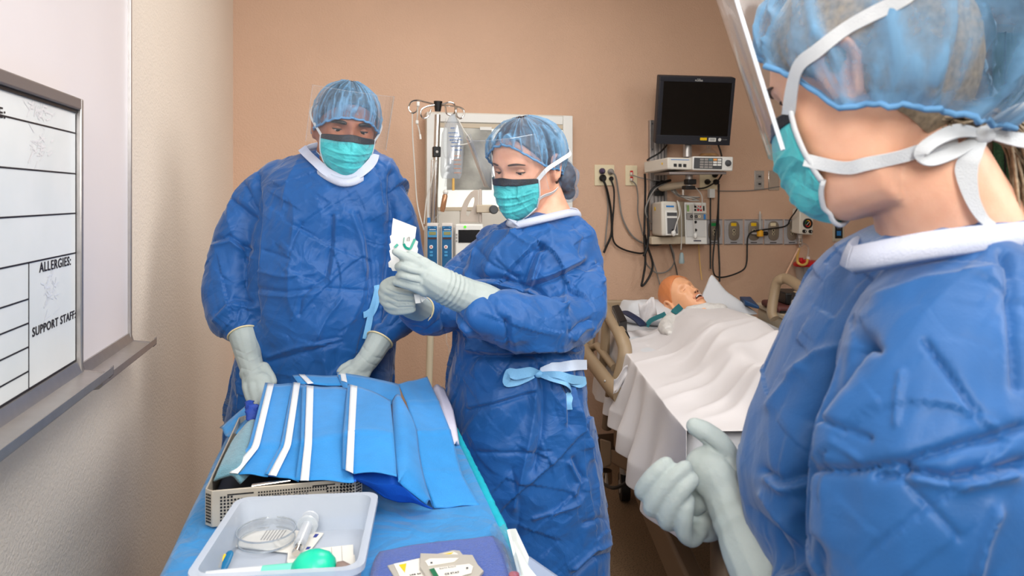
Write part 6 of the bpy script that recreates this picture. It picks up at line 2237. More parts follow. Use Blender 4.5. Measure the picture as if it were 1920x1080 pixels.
# knit collar
cp = [C(*p) for p in ((700, 296, 1.95), (690, 318, 1.90), (668, 334, 1.855), (640, 337, 1.84), (612, 325, 1.86), (590, 304, 1.89), (574, 285, 1.94), (575, 276, 2.0), (600, 270, 2.06), (650, 268, 2.08), (690, 274, 2.04), (703, 285, 1.99), (700, 296, 1.95))]
cc_ = sum(cp, Vector()) / len(cp)
mb = MB()
P = spline(cp, 5)
rings = []
for p in P:
    o_ = (p - cc_)
    o_.z = 0
    o_.normalize()
    rings.append([p + o_ * .012 + Vector((0, 0, -.014)), p + o_ * .006 + Vector((0, 0, -.002)), p - o_ * .002 + Vector((0, 0, .006)), p - o_ * .007 + Vector((0, 0, .004)), p - o_ * .004 + Vector((0, 0, -.02))])
mb.loft(rings)
kc = obj('knit_collar', mb, M_knit, go, smooth=180)
obj('collar_front', lay(MB(), [(566, 277), (577, 292), (594, 308), (614, 325), (638, 335), (662, 334), (682, 322), (696, 304), (702, 292)], [T_mg], .024, .006, 6, 1.9), M_knit, kc, smooth=40)
# mask, cap, shield
mo_, V, Q = make_mask(man, hm)
T_mm = bvh(V, Q)
co_, V, Q = make_cap(man, hm, .036, -.012, -.055, puff=.007, base_off=.008, seed=3, bumps=((math.radians(112), -.045, .022, .016),), top=.006, freq=7)
T_mc = bvh(V, Q)
TS = [T_mm, T_mc, T_man, T_mg]
for sd in (-1, 1):
    tie_local(mo_, hm, sd, .02, [(72, .002, .013), (88, .022, .018), (110, .042, .019), (140, .06, .018)])
    tie_local(mo_, hm, sd, .80, [(75, -.074, .006), (92, -.072, .006), (120, -.07, .004), (150, -.075, .004)])
make_shield(man, hm, wid=70, top=.105, tilt=.015, gap=.022)
# side tie of the gown
for pix in ([(706, 536), (701, 560), (695, 580), (690, 610), (684, 635)], [(694, 582), (686, 588), (680, 590)], [(704, 535), (708, 552), (702, 575), (694, 590)]):
    obj('waist_tie', lay(MB(), pix, [T_mg], .016, .004), M_tie, go, smooth=40)
# gloves
gl, V, Q = make_hand(man, [(476, 700, 1.745, (.036, .022, .026)), (484, 714, 1.72, (.034, .02, .022))],
                     [[(456, 626, 1.844, .037), (463, 655, 1.82, .033), (470, 682, 1.775, .030), (478, 705, 1.735, .026)],
                      [(464, 700, 1.745, .014), (462, 722, 1.715, .0115), (466, 742, 1.69, .010), (470, 752, 1.68, .009)],
                      [(474, 704, 1.735, .0145), (474, 728, 1.70, .012), (478, 746, 1.68, .0105), (481, 756, 1.672, .009)],
                      [(487, 704, 1.735, .0145), (488, 728, 1.70, .012), (490, 744, 1.685, .010), (492, 754, 1.68, .009)],
                      [(497, 702, 1.735, .014), (502, 722, 1.71, .0115), (503, 738, 1.695, .010)],
                      [(494, 690, 1.75, .016), (506, 704, 1.735, .012), (512, 716, 1.725, .0105)]],
                     creases=[([(440, 655), (460, 662), (485, 650)], -.0025, 3), ([(445, 668), (465, 676), (490, 668)], -.002, 3), ([(452, 690), (470, 694), (490, 684)], -.0015, 3)])
gl, V, Q = make_hand(man, [(676, 690, 1.765, (.032, .024, .024)), (660, 700, 1.745, (.03, .022, .02))],
                     [[(712, 637, 1.826, .034), (700, 658, 1.805, .031), (688, 676, 1.78, .029), (672, 692, 1.755, .026)],
                      [(664, 690, 1.755, .0145), (650, 698, 1.73, .0125), (640, 706, 1.715, .011), (634, 714, 1.71, .009)],
                      [(672, 696, 1.75, .0145), (658, 706, 1.725, .012), (648, 714, 1.715, .0105), (642, 722, 1.71, .009)],
                      [(680, 700, 1.75, .014), (670, 712, 1.73, .0115), (662, 720, 1.72, .010)],
                      [(686, 700, 1.755, .013), (680, 712, 1.74, .011), (674, 722, 1.73, .009)],
                      [(660, 684, 1.765, .014), (646, 690, 1.745, .012), (638, 697, 1.735, .010)]],
                     creases=[([(680, 650), (700, 668), (715, 672)], -.0025, 3), ([(672, 662), (690, 680), (706, 686)], -.002, 3)])

# ------------------------------------------------------------------ the training manikin in the bed
mk = thing('training_manikin', C(1290, 600, 3.3), 'pale orange training manikin with open mouth lying in the bed', 'manikin')
M_mk = mat('manikin_vinyl', (232, 176, 136), .35, sss=.1, col2=(226, 166, 124), vscale=20)
M_mkh = mat('manikin_hair_vinyl', (206, 128, 78), .45, bump=.4, bscale=180)
hk = Head(1278, 562, 3.40, (.42, -.52, .74), roll=0, scale=1.0)
# turn the head so its crown lies away and to the left
_f = K(.22, -.62, .75).normalized()
_u = K(-.55, .55, .62)
_u = (_u - _f * _u.dot(_f)).normalized()
_r = _f.cross(_u)
hk.R = Matrix((_r, _f, _u)).transposed()
hk.Rn = np.array(hk.R)
mb = MB()
add_head(mb, hk)
n0, n1 = hk((0, -.03, -.07)), hk((.0, -.045, -.15))
mb.tube([n0, n0.lerp(n1, .5), n1, K(.86, 3.18, .885)], [.056, .052, .054, .07], 18, round_ends=True)
mb.sphere(K(.86, 3.05, .865), (.18, .13, .045), 24, 14, RB)
mb.sphere(K(.86, 2.7, .865), (.15, .28, .035), 24, 14, RB)
for X in (.76, .96):
    mb.tube([K(X + (.02 if X < .86 else -.02), 2.5, .866), K(X, 2.25, .862), K(X, 2.05, .862)], [.03, .026, .024], 12, round_ends=True)
for X in (.665, 1.055):
    mb.tube([K(X + (.05 if X < .86 else -.05), 3.08, .866), K(X + (.03 if X < .86 else -.03), 2.75, .86), K(X + (.05 if X < .86 else -.05), 2.5, .858)], [.028, .022, .02], 12, round_ends=True)
V, Q, N = remesh(mb, .0045, 1, 1)
obj('body', (V, Q), M_mk, mk, smooth=180)
T_mk = bvh(V, Q)
make_hair(mk, hk, .075, -.02, -.075, M_mkh, .0045, 8)
dk = mat('manikin_mouth_dark', (70, 26, 22), .5)


def fpt(x, z, off=.0015):
    w = .078
    th = math.asin(max(-1, min(1, x / w)))
    p = face(hsurf(np.array([th]), np.array([z])))[0]
    return Vector(hk(p + np.array([0, off, 0])))


for s in (-1, 1):
    o = obj('closed_eye', MB().tube([fpt(s * (.018 + .026 * t), .002 - .004 * math.sin(math.pi * t), .001) for t in np.linspace(0, 1, 8)], .0014, 6), mat('manikin_lid', (170, 110, 78), .5), mk)
    L_ = MB().sphere((0, 0, 0), (.015, .009, .010), 16, 10)
    c = hk.local(fpt(s * .031, .003, -.003))
    obj('eyelid', (hk(np.array(L_.v) + c), L_.f), M_mk, mk, smooth=180)
    obj('nostril', MB().sphere(fpt(s * .0075, -.0445, .001), .0042, 10, 8), dk, mk)
mp = [fpt(x, -.0665 + .006 * math.cos(x / .026 * 1.57) - .003, .0022) for x in np.linspace(-.026, .026, 11)]
mth = obj('mouth_opening', MB().tube(mp, [.0008, .0026, .004, .0048, .0052, .0054, .0052, .0048, .004, .0026, .0008], 8, flat=1.0), dk, mk)
tp = [fpt(x, -.0635 + .005 * math.cos(x / .026 * 1.57) - .003, .0058) for x in np.linspace(-.018, .018, 7)]
obj('teeth', MB().tube(tp, .0026, 6), M_white, mth)
up = [fpt(x, -.057 + .006 * math.cos(x / .028 * 1.57) - .003, .002) for x in np.linspace(-.027, .027, 11)]
M_lip = mat('manikin_lip', (222, 150, 120), .4)
obj('lip', MB().tube(up, .0042, 8, round_ends=True), M_lip, mk)
lp = [fpt(x, -.0755 + .003 * math.cos(x / .028 * 1.57) - .002, .002) for x in np.linspace(-.025, .025, 11)]
obj('lip', MB().tube(lp, .0042, 8, round_ends=True), M_lip, mk)
# patient gown
M_pg = mat('grey_white_patient_gown', (212, 210, 206), .8, col2=(198, 196, 194), vscale=60, bump=.3, bscale=600)
gb_ = MB()
gb_.sphere(K(.85, 3.12, .872), (.22, .13, .066), 28, 16, RB)
gb_.sphere(K(.85, 2.98, .862), (.19, .2, .052), 24, 14, RB)
gb_.tube([K(.70, 3.16, .885), K(.66, 3.08, .875), K(.655, 2.98, .868)], [.05, .045, .03], 14, round_ends=True)
gb_.tube([K(1.0, 3.16, .885), K(1.04, 3.08, .875), K(1.03, 2.98, .868)], [.05, .045, .03], 14, round_ends=True)
gb_.tube([K(.79, 3.20, .925), K(.86, 3.17, .932), K(.93, 3.19, .928)], [.034, .042, .034], 14, round_ends=True)
V, Q, N = remesh(gb_, .006, 4, 1)
V += N * (.018 * (crumple(V * 13, 60) - .15) + .007 * (crumple(V * 27, 61) - .15))[:, None]
pg = obj('patient_gown', (V, Q), M_pg, mk, smooth=180)
T_pg = bvh(V, Q)
M_tt = mat('teal_gown_trim', (12, 92, 98), .7)
for pix, w_ in (([(1277, 574), (1270, 580), (1262, 588)], .030), ([(1248, 588), (1240, 592), (1230, 596), (1219, 602), (1212, 612)], .020)):
    obj('teal_trim', lay(MB(), pix, [T_pg], w_, .003, 6, 3.15), M_tt, pg, smooth=40)

# ------------------------------------------------------------------ the woman beside the table holding up the card
wom = thing('person', K(.04, 1.80, 0), 'woman in blue gown and teal mask holding up a white card beside the table', 'person', 'gowned people')
hw_ = Head(989, 312, 1.78, (-.60, -.76, -.25), roll=-3, scale=.97)
wr = [(396, 985, 1062, 1.815, .06), (408, 950, 1092, 1.815, .09), (430, 912, 1118, 1.81, .12), (470, 888, 1122, 1.80, .14), (540, 872, 1116, 1.79, .15), (600, 860, 1108, 1.79, .155),
      (650, 852, 1100, 1.79, .155), (690, 842, 1098, 1.79, .155), (740, 834, 1106, 1.79, .16), (800, 836, 1114, 1.79, .165), (880, 842, 1128, 1.79, .17), (980, 848, 1140, 1.79, .17), (1080, 850, 1150, 1.79, .175), (1230, 850, 1160, 1.79, .175)]
mb = MB()
add_head(mb, hw_)
tube_px(mb, [(1000, 330, 1.80, .054), (1018, 370, 1.81, .052), (1024, 410, 1.815, .07)], 20)
mb.loft([ring_px(r[0] + 12, r[1] + 22, r[2] - 22, r[3], r[4] - .065) for r in wr[1:11]])
for lst in ([(1068, 450, 1.80, .04), (1086, 530, 1.75, .035), (1072, 600, 1.68, .030), (1000, 606, 1.60, .026), (950, 592, 1.555, .022), (880, 558, 1.51, .02)], [(930, 455, 1.87, .04), (868, 520, 1.82, .033), (826, 588, 1.74, .03), (766, 572, 1.62, .022)],
            [(920, 700, 1.79, .08), (925, 1000, 1.79, .055), (928, 1400, 1.79, .04)], [(1030, 700, 1.79, .08), (1035, 1000, 1.79, .055), (1040, 1400, 1.79, .04)]):
    tube_px(mb, lst)
V, Q, N = remesh(mb, .0044, 1)
obj('body', (V, Q), M_skin_wom, wom, smooth=180)
T_wb = bvh(V, Q)
for px in (928, 1040):
    p = C(px, 1200, 1.79)
    shoe(wom, (p.x, p.y, 0), math.radians(120), M_shoe)
make_eyes(wom, hw_, M_skin_wom, M_hair_br, lid=-2, brow_th=.0021)
make_hair(wom, hw_, .088, -.02, -.085, M_hair_br, .005, 4)
folds = [([(893, 531), (930, 533), (985, 545), (1058, 577)], .016, 7), ([(900, 522), (940, 522), (990, 534), (1055, 566)], -.018, 6), ([(1063, 527), (1061, 555), (1058, 577)], .012, 5), ([(983, 530), (1040, 512), (1097, 483)], .010, 5), ([(985, 540), (1045, 522), (1098, 496)], -.012, 5),
         ([(980, 540), (990, 510), (1005, 470), (1015, 462)], -.012, 5), ([(992, 545), (1002, 512), (1016, 472)], .012, 5), ([(1018, 462), (1012, 500), (1000, 540)], -.010, 6),
         ([(858, 598), (880, 620), (886, 652)], .012, 5), ([(862, 590), (905, 640), (930, 657)], -.010, 4), ([(886, 655), (940, 660), (1000, 659), (1107, 656)], .014, 6), ([(890, 668), (950, 671), (1010, 670), (1100, 668)], -.020, 7),
         ([(948, 600), (952, 630), (955, 655)], -.008, 4), ([(905, 545), (930, 590), (950, 604)], -.008, 4), ([(1075, 625), (1095, 605), (1110, 600)], -.009, 4), ([(1080, 640), (1100, 618), (1112, 615)], .008, 4), ([(1088, 500), (1105, 505), (1126, 492)], -.008, 4), ([(1115, 490), (1128, 510), (1128, 530)], .008, 3),
         ([(1080, 420), (1100, 440), (1090, 480)], -.006, 4), ([(900, 470), (930, 500), (970, 520)], -.005, 4), ([(896, 540), (880, 500), (905, 460)], .006, 5), ([(960, 440), (990, 460), (1010, 462)], .005, 4),
         ([(935, 490), (960, 515), (980, 518)], -.004, 3), ([(1000, 680), (1006, 720), (1002, 780), (985, 860), (965, 950)], .010, 8), ([(1012, 690), (1020, 740), (1018, 800), (1000, 880)], -.012, 8), ([(1040, 700), (1056, 740), (1058, 790)], .010, 6), ([(1050, 690), (1066, 740), (1068, 800)], -.012, 6),
         ([(874, 770), (930, 757), (1003, 737)], -.007, 3), ([(876, 762), (930, 750), (1000, 731)], .004, 4), ([(895, 846), (960, 848), (1030, 846)], -.005, 3), ([(1000, 972), (1040, 962), (1085, 945)], .006, 3), ([(1068, 870), (1085, 905), (1075, 925)], .009, 4), ([(1075, 860), (1095, 895), (1090, 930)], -.009, 4),
         ([(1075, 1065), (1110, 1030), (1148, 1018)], .010, 5), ([(1075, 1078), (1115, 1045), (1150, 1034)], -.010, 5), ([(1090, 780), (1110, 820), (1120, 860)], -.010, 5), ([(1080, 770), (1098, 820), (1108, 860)], .010, 5), ([(1105, 660), (1090, 700), (1095, 760)], -.008, 6),
         ([(1095, 980), (1120, 970), (1140, 975)], -.007, 4), ([(960, 880), (975, 950), (965, 1040)], -.006, 8), ([(820, 600), (800, 615), (780, 612)], -.006, 4), ([(840, 560), (825, 590), (835, 625)], -.008, 5), ([(855, 470), (865, 490), (850, 510)], -.006, 4)]
go, V, Q = make_gown(wom, wr, [[(1072, 445, 1.80, .052), (1090, 515, 1.75, .060), (1082, 590, 1.68, .068), (1020, 610, 1.60, .068), (955, 600, 1.555, .066), (902, 592, 1.525, .050)],
                               [(925, 452, 1.87, .050), (874, 512, 1.82, .052), (838, 580, 1.74, .054), (800, 590, 1.68, .044), (772, 578, 1.63, .034)]], folds, M_gown, seed=5, calm=[(C(902, 590, 1.53), .05), (C(770, 576, 1.62), .045)])
T_wg = bvh(V, Q)
# neck band
cp = [C(*p) for p in ((968, 418, 1.70), (1000, 410, 1.695), (1035, 402, 1.71), (1068, 395, 1.76), (1085, 397, 1.82), (1075, 392, 1.88), (1030, 390, 1.90), (985, 396, 1.86), (958, 408, 1.79), (956, 414, 1.73), (968, 418, 1.70))]
cc_ = sum(cp, Vector()) / len(cp)
rings = []
for p in spline(cp, 5):
    o_ = (p - cc_)
    o_.z = 0
    o_.normalize()
    rings.append([p + o_ * .009 + Vector((0, 0, -.011)), p + o_ * .005 + Vector((0, 0, -.002)), p - o_ * .001 + Vector((0, 0, .004)), p - o_ * .006 + Vector((0, 0, .002)), p - o_ * .004 + Vector((0, 0, -.018))])
obj('knit_collar', MB().loft(rings), M_knit, go, smooth=180)
fp = [hit(x, y, [T_wg], .006, 1.66)[0] for x, y in ((952, 410), (972, 420), (985, 414), (974, 429))]
obj('collar_tab', MB().add([fp[0], fp[3], fp[1], fp[2]], [(0, 1, 2), (2, 1, 3)]), M_knit, go, smooth=0, solid=.002)
mo_, V, Q = make_mask(wom, hw_)
T_wm = bvh(V, Q)
co_, V, Q = make_cap(wom, hw_, .072, -.004, -.06, puff=.011, seed=9, bumps=(), top=.006, freq=6, pl=1.1)
T_wc = bvh(V, Q)
TS = [T_wm, T_wc, T_wb]
for sd in (-1, 1):
    tie_local(mo_, hw_, sd, .02, [(74, .004, .016), (92, .018, .026), (118, .022, .027), (140, .03, .024)], .010)
    tie_local(mo_, hw_, sd, .72, [(72, -.066, .006), (90, -.066, .006), (115, -.062, .008), (140, -.07, .008)], .009)
make_shield(wom, hw_, wid=64, top=.10, tilt=.030, gap=.030)
bun = MB()
for (p, r) in (((-.030, -.118, -.040), (.036, .036, .040)), ((-.052, -.098, -.050), (.030, .034, .040)), ((-.035, -.112, -.085), (.030, .030, .030)), ((-.02, -.09, -.03), (.05, .03, .05)), ((-.064, -.078, -.045), (.030, .040, .042)), ((-.05, -.10, -.09), (.026, .03, .03))):
    sp = MB().sphere(p, r, 20, 12)
    bun.add(hw_(np.array(sp.v)), sp.f)
V, Q, N = remesh(bun, .004, 4, 1)
cr_ = crumple(V * np.array([34, 34, 20]), 70)
obj('bun_cover', (V + N * (.012 * (cr_ - .12))[:, None], Q), M_cap, co_, smooth=180, pleat=np.clip(cr_ * 1.2, 0, 1))
V, Q, N = remesh(bun, .005, 4)
obj('hair_bun', (V - N * .008, Q), M_hair_br, wom, smooth=180)
# waist tie: pale band round the side, a bow and hanging ends
mt_w = mat('pale_tie_side', (202, 216, 236), .6, bump=.3, bscale=300)
obj('waist_tie', lay(MB(), [(1100, 684), (1075, 685), (1052, 687), (1032, 691), (1016, 697)], [T_wg], [.024, .024, .023, .02, .012], .005), mt_w, go, smooth=40, label='pale side of the waist tie')


def tie3(pts, w, m=M_tie, nm='waist_tie'):
    P, Nn = [], []
    for x, y, o_ in pts:
        h_ = hit(x, y, [T_wg], o_)
        P.append(h_[0])
        Nn.append(h_[1])
    P2, N2 = spline(P, 6), spline(Nn, 6)
    ws = [np.interp(i / (len(P2) - 1), np.linspace(0, 1, len(w)), w) for i in range(len(P2))]
    obj(nm, MB().ribbon(P2, N2, ws, .0009), m, go, smooth=50)


tie3([(1014, 697, .012), (990, 695, .020), (965, 700, .024), (947, 705, .020), (948, 716, .012), (966, 716, .009), (990, 708, .010), (1012, 699, .012)], [.010, .022, .024, .022, .014, .018, .014, .008])
tie3([(1016, 698, .012), (1040, 702, .020), (1068, 708, .022), (1086, 714, .016), (1078, 721, .010), (1050, 716, .010), (1018, 700, .012)], [.008, .016, .020, .016, .016, .014, .008])
tie3([(1016, 700, .014), (1030, 712, .020), (1050, 722, .020), (1060, 735, .014), (1064, 752, .010), (1066, 767, .009)], [.008, .012, .012, .020, .022, .023])
h_ = hit(1014, 698, [T_wg], .014)
obj('tie_knot', MB().sphere(h_[0], (.010, .008, .009)), M_tie, go, smooth=180)

# gloves: near hand points along the card, far hand closed under it
DN = 1.475
gl, V, Q = make_hand(wom, [(800, 520, DN, (.034, .026, .036)), (815, 528, DN + .005, (.034, .027, .036)), (790, 508, DN - .005, (.028, .022, .030))],
                     [[(936, 584, 1.552, .043), (905, 567, 1.538, .042), (875, 556, 1.52, .039), (850, 545, 1.50, .037), (828, 534, DN + .008, .036), (806, 522, DN, .032)],
                      [(796, 502, DN - .012, .0135), (775, 489, DN - .022, .0115), (755, 479, DN - .030, .0098), (741, 472, DN - .036, .0082)],
                      [(795, 515, DN - .012, .0150), (775, 507, DN - .030, .0125), (757, 500, DN - .032, .0112), (748, 500, DN - .022, .010)],
                      [(795, 530, DN - .010, .0145), (774, 523, DN - .028, .0118), (756, 517, DN - .030, .0106), (749, 518, DN - .018, .0095)],
                      [(797, 545, DN - .006, .0140), (775, 537, DN - .022, .0112), (756, 532, DN - .024, .0098), (742, 529, DN - .020, .0082)],
                      [(800, 500, DN + .012, .015), (782, 486, DN + .012, .0125), (768, 478, DN + .008, .010)]],
                     voxel=.0026, wr=[(C(842, 541, 1.49), np.array((C(900, 565, 1.535) - C(806, 522, 1.475)).normalized()), .022, .0011, 520)],
                     creases=[([(750, 489), (772, 498), (788, 502)], -.0028, 2.2), ([(752, 509), (772, 515), (786, 517)], -.0030, 2.2), ([(750, 524), (772, 530), (786, 532)], -.0026, 2.2)])
DFh = 1.53
gl, V, Q = make_hand(wom, [(752, 552, DFh + .012, (.036, .026, .036)), (745, 545, DFh + .008, (.03, .024, .03))],
                     [[(790, 582, 1.64, .030), (772, 572, 1.60, .030), (758, 560, DFh + .02, .030)],
                      [(770, 538, DFh + .004, .014), (742, 528, DFh - .012, .0135), (722, 536, DFh - .020, .0125), (728, 545, DFh - .030, .0115), (752, 549, DFh - .036, .0105), (768, 551, DFh - .034, .0095)],
                      [(762, 548, DFh + .004, .014), (732, 540, DFh - .008, .0132), (719, 548, DFh - .018, .0125), (728, 559, DFh - .028, .0112), (752, 562, DFh - .034, .0105), (770, 562, DFh - .032, .0095)],
                      [(758, 562, DFh + .004, .0135), (730, 553, DFh - .006, .0125), (720, 560, DFh - .016, .0118), (730, 571, DFh - .026, .0108), (752, 573, DFh - .032, .0098), (772, 572, DFh - .030, .009)],
                      [(760, 574, DFh + .006, .0125), (736, 566, DFh - .002, .0115), (727, 573, DFh - .012, .0108), (737, 582, DFh - .022, .0098), (756, 583, DFh - .028, .0090), (774, 580, DFh - .026, .008)],
                      [(768, 540, DFh + .01, .0145), (764, 526, DFh - .004, .0125), (762, 512, DFh - .018, .0105)]],
                     voxel=.0026, creases=[([(724, 542), (745, 552), (772, 556)], -.0028, 2.2), ([(724, 555), (745, 566), (774, 567)], -.0030, 2.2), ([(727, 568), (745, 577), (774, 576)], -.0026, 2.2)])

# the white card with its teal clip, and a loose paper tab, held in the gloves
cd = thing('white_punched_card', C(755, 470, 1.50), 'white die-cut card with teal printed strokes held up by the gloved hand', 'card')
DC = 1.482
out = [(737, 409), (745, 412), (781, 426), (778, 449), (784, 453), (782, 462), (784, 467), (778, 496), (744, 508), (736, 508), (733, 502), (729, 501), (728, 492), (733, 487), (730, 470), (732, 468), (730, 458), (733, 455), (731, 443), (734, 440), (735, 425)]
ctr = [C(x, y, DC + (x - 755) * .0004) for x, y in out]
obj('card', MB().prism(ctr, (C(755, 470, DC) - C(755, 470, DC + .0018))), mat('card_white', (206, 206, 204), .5), cd, smooth=0)


def cstroke(pix, w, m, nm, lab=None):
    P = [C(x, y, DC + (x - 755) * .0004 - .0016) for x, y in pix]
    obj(nm, MB().ribbon(spline(P, 5), K(0, -1, 0), w, .0006), m, cd, smooth=0, label=lab)


M_tealp = mat('teal_print', (8, 140, 120), .4)
cstroke([(740, 464), (746, 458)], .005, M_tealp, 'teal_stroke')
cstroke([(757, 457), (761, 464), (769, 466), (774, 457), (778, 448)], .005, M_tealp, 'teal_stroke')
cstroke([(751, 490), (760, 486), (765, 490)], .006, mat('clip_blue', (20, 130, 190), .4), 'blue_stroke')
cstroke([(764, 452), (764.5, 446), (768, 445), (767.5, 452)], .0012, M_grey, 'fine_outline')
cstroke([(756.5, 457), (758, 445)], .0012, M_tealp, 'fine_outline')
for x, y in ((740.5, 417), (734, 481)):
    p = C(x, y, DC - .0018)
    obj('punched_hole', MB().cyl(p, p + K(0, -.0008, 0), .0032), mat('hole_navy', (30, 60, 130), .5), cd, smooth=30)
tb_ = thing('white_paper_tab', C(782, 566, 1.5), 'small white paper tabs sticking out below the two gloved hands', 'paper tab')
for pix in ([(776, 552), (786, 553), (789, 568), (779, 569)], [(786, 553), (798, 560), (791, 567)]):
    obj('tab', MB().prism([C(x, y, 1.487) for x, y in reversed(pix)], K(0, -.001, 0)), M_white, tb_, smooth=0)

# ------------------------------------------------------------------ the woman in the near right foreground
nr = thing('person', K(.47, .74, 0), 'woman seen from behind in the foreground with clear face shield and clasped gloves', 'person', 'gowned people')
hn = Head(1635, 154, .72, (-.587, .751, -.30), roll=2, scale=1.0)
hn.wrinkle = .0026
rn_ = [(418, 1668, 1905, .745, .075), (440, 1640, 1940, .745, .10), (480, 1590, 1985, .745, .135), (530, 1552, 2010, .75, .16), (600, 1516, 2030, .76, .175), (700, 1470, 2040, .77, .185), (800, 1424, 2040, .78, .19), (900, 1402, 2040, .78, .19),
       (1000, 1416, 2040, .785, .19), (1150, 1470, 2050, .79, .19), (1500, 1430, 2060, .79, .19), (2000, 1400, 2080, .79, .20), (2250, 1390, 2100, .79, .2)]
mb = MB()
add_head(mb, hn)
tube_px(mb, [(1690, 270, .715, .058), (1745, 350, .72, .060), (1778, 430, .735, .068), (1790, 500, .75, .10)], 24)
mb.loft([ring_px(r[0] + 25, r[1] + 70, r[2] - 60, r[3], r[4] - .065) for r in rn_[2:12]])
for lst in ([(1800, 640, .62, .05), (1780, 900, .60, .04), (1700, 1160, .61, .034), (1560, 1140, .70, .024), (1490, 1130, .775, .018)], [(1640, 580, .90, .045), (1580, 800, .93, .036), (1500, 960, .98, .03), (1400, 930, .98, .022)],
            [(1640, 1500, .78, .08), (1650, 2200, .78, .055), (1660, 2800, .78, .042)], [(1800, 1500, .80, .08), (1800, 2200, .80, .055), (1800, 2800, .80, .042)]):
    tube_px(mb, lst)
V, Q, N = remesh(mb, .0042, 1)
obj('body', (V, Q), M_skin_fg, nr, smooth=180)
T_nb = bvh(V, Q)
for px in (1660, 1800):
    p = C(px, 1200, .79)
    shoe(nr, (p.x, p.y, 0), math.radians(55), M_shoe)
make_eyes(nr, hn, M_skin_fg, M_hair_br, lid=14, brow_th=.0026)
make_hair(nr, hn, .060, -.015, -.075, M_hair_bl, .006, 6)
folds = [([(1612, 650), (1560, 720), (1515, 790), (1500, 880), (1497, 980), (1500, 1080)], -.050, 17), ([(1630, 655), (1580, 720), (1534, 800), (1524, 900), (1522, 1000)], .018, 22), ([(1595, 648), (1625, 640), (1645, 655)], -.010, 8),
         ([(1505, 880), (1580, 880), (1680, 868), (1700, 890), (1640, 892)], -.012, 7), ([(1700, 880), (1780, 900), (1850, 885), (1920, 870)], -.014, 8), ([(1690, 868), (1780, 838), (1880, 815), (1920, 800)], -.010, 7), ([(1700, 895), (1800, 912), (1900, 890)], .010, 9),
         ([(1735, 640), (1780, 700), (1835, 775)], -.007, 5), ([(1690, 700), (1680, 750), (1675, 790)], .004, 5), ([(1530, 785), (1575, 800), (1622, 818)], -.007, 4), ([(1690, 900), (1750, 960), (1800, 1010)], -.004, 5),
         ([(1425, 880), (1450, 900), (1490, 880)], -.010, 7), ([(1430, 895), (1460, 920), (1495, 905)], .010, 7), ([(1420, 930), (1460, 980), (1490, 1040)], .010, 7), ([(1400, 950), (1440, 1000), (1475, 1070)], -.010, 8),
         ([(1440, 760), (1470, 720), (1500, 690)], .006, 8), ([(1480, 700), (1530, 660), (1600, 640)], .006, 9), ([(1880, 480), (1905, 600), (1915, 720)], -.010, 10), ([(1870, 960), (1850, 1010), (1835, 1080)], .010, 9), ([(1560, 830), (1590, 850), (1600, 862)], .004, 5),
         ([(1640, 560), (1740, 530), (1850, 520)], .004, 10)]
go, V, Q = make_gown(nr, rn_, [[(1800, 580, .64, .070), (1775, 720, .60, .085), (1752, 880, .58, .096), (1745, 1020, .58, .098), (1700, 1160, .60, .085), (1590, 1160, .67, .068), (1520, 1120, .73, .05)],
                              [(1640, 580, .88, .06), (1570, 780, .92, .06), (1500, 920, .97, .052), (1450, 930, .98, .045)]], folds, M_gown2, seed=8, voxel=.0058, amp=.65, vfold=.35, cs=(6, 6, 5))
T_ng = bvh(V, Q)
cp = [C(*p) for p in ((1598, 478, .655), (1640, 470, .625), (1720, 455, .60), (1800, 444, .60), (1880, 436, .625), (1945, 428, .68), (1950, 418, .76), (1880, 416, .82), (1780, 424, .845), (1680, 438, .83), (1612, 455, .77), (1590, 470, .71), (1598, 478, .655))]
cc_ = sum(cp, Vector()) / len(cp)
rings = []
for p in spline(cp, 6):
    o_ = (p - cc_)
    o_.z = 0
    o_.normalize()
    rings.append([p + o_ * .008 + Vector((0, 0, -.012)), p + o_ * .005 + Vector((0, 0, -.002)), p + Vector((0, 0, .008)), p - o_ * .003 + Vector((0, 0, .007)), p - o_ * .004 + Vector((0, 0, -.018))])
obj('knit_collar', MB().loft(rings), M_knit, go, smooth=180)
mo_, V, Q = make_mask(nr, hn)
T_nm = bvh(V, Q)
co_, V, Q = make_cap(nr, hn, .085, -.036, -.060, puff=.026, seed=14, bumps=((math.radians(-150), .02, .07, .030), (math.radians(180), .0, .08, .05)), top=.015, freq=5, pl=1.9, edge_r=.003, front_puff=.35, fexp=.75)
T_nc = bvh(V, Q)
TS = [T_nm, T_nc, T_nb]
for nm, v0, path in (('upper_mask_tie', .02, [(1500, 128), (1540, 92), (1590, 56), (1635, 30), (1685, 0), (1745, -40)]), ('lower_mask_tie', .66, [(1585, 312), (1630, 304), (1680, 292), (1740, 278), (1790, 270)])):
    c0 = hn(mask_surf(hn, np.array([-.97]), np.array([v0]), .003)[0])
    hp = [(c0, (EYE - c0).normalized())] + [hit(x, y, TS + [T_ng], .004, .68) for x, y in path]
    P = spline([h[0] for h in hp], 6)
    obj(nm, MB().ribbon(P, spline([h[1] for h in hp], 6), .0125, .0008), M_maskedge, mo_, smooth=40)


def tie_n(pts, w):
    P = spline([C(x, y, d) for x, y, d in pts], 7)
    Nn = [(EYE - p).normalized() + Vector((0, 0, .4)) for p in P]
    ws = [np.interp(i / (len(P) - 1), np.linspace(0, 1, len(w)), w) for i in range(len(P))]
    obj('bow_loop', MB().ribbon(P, Nn, ws, .0009), M_maskedge, mo_, smooth=60)


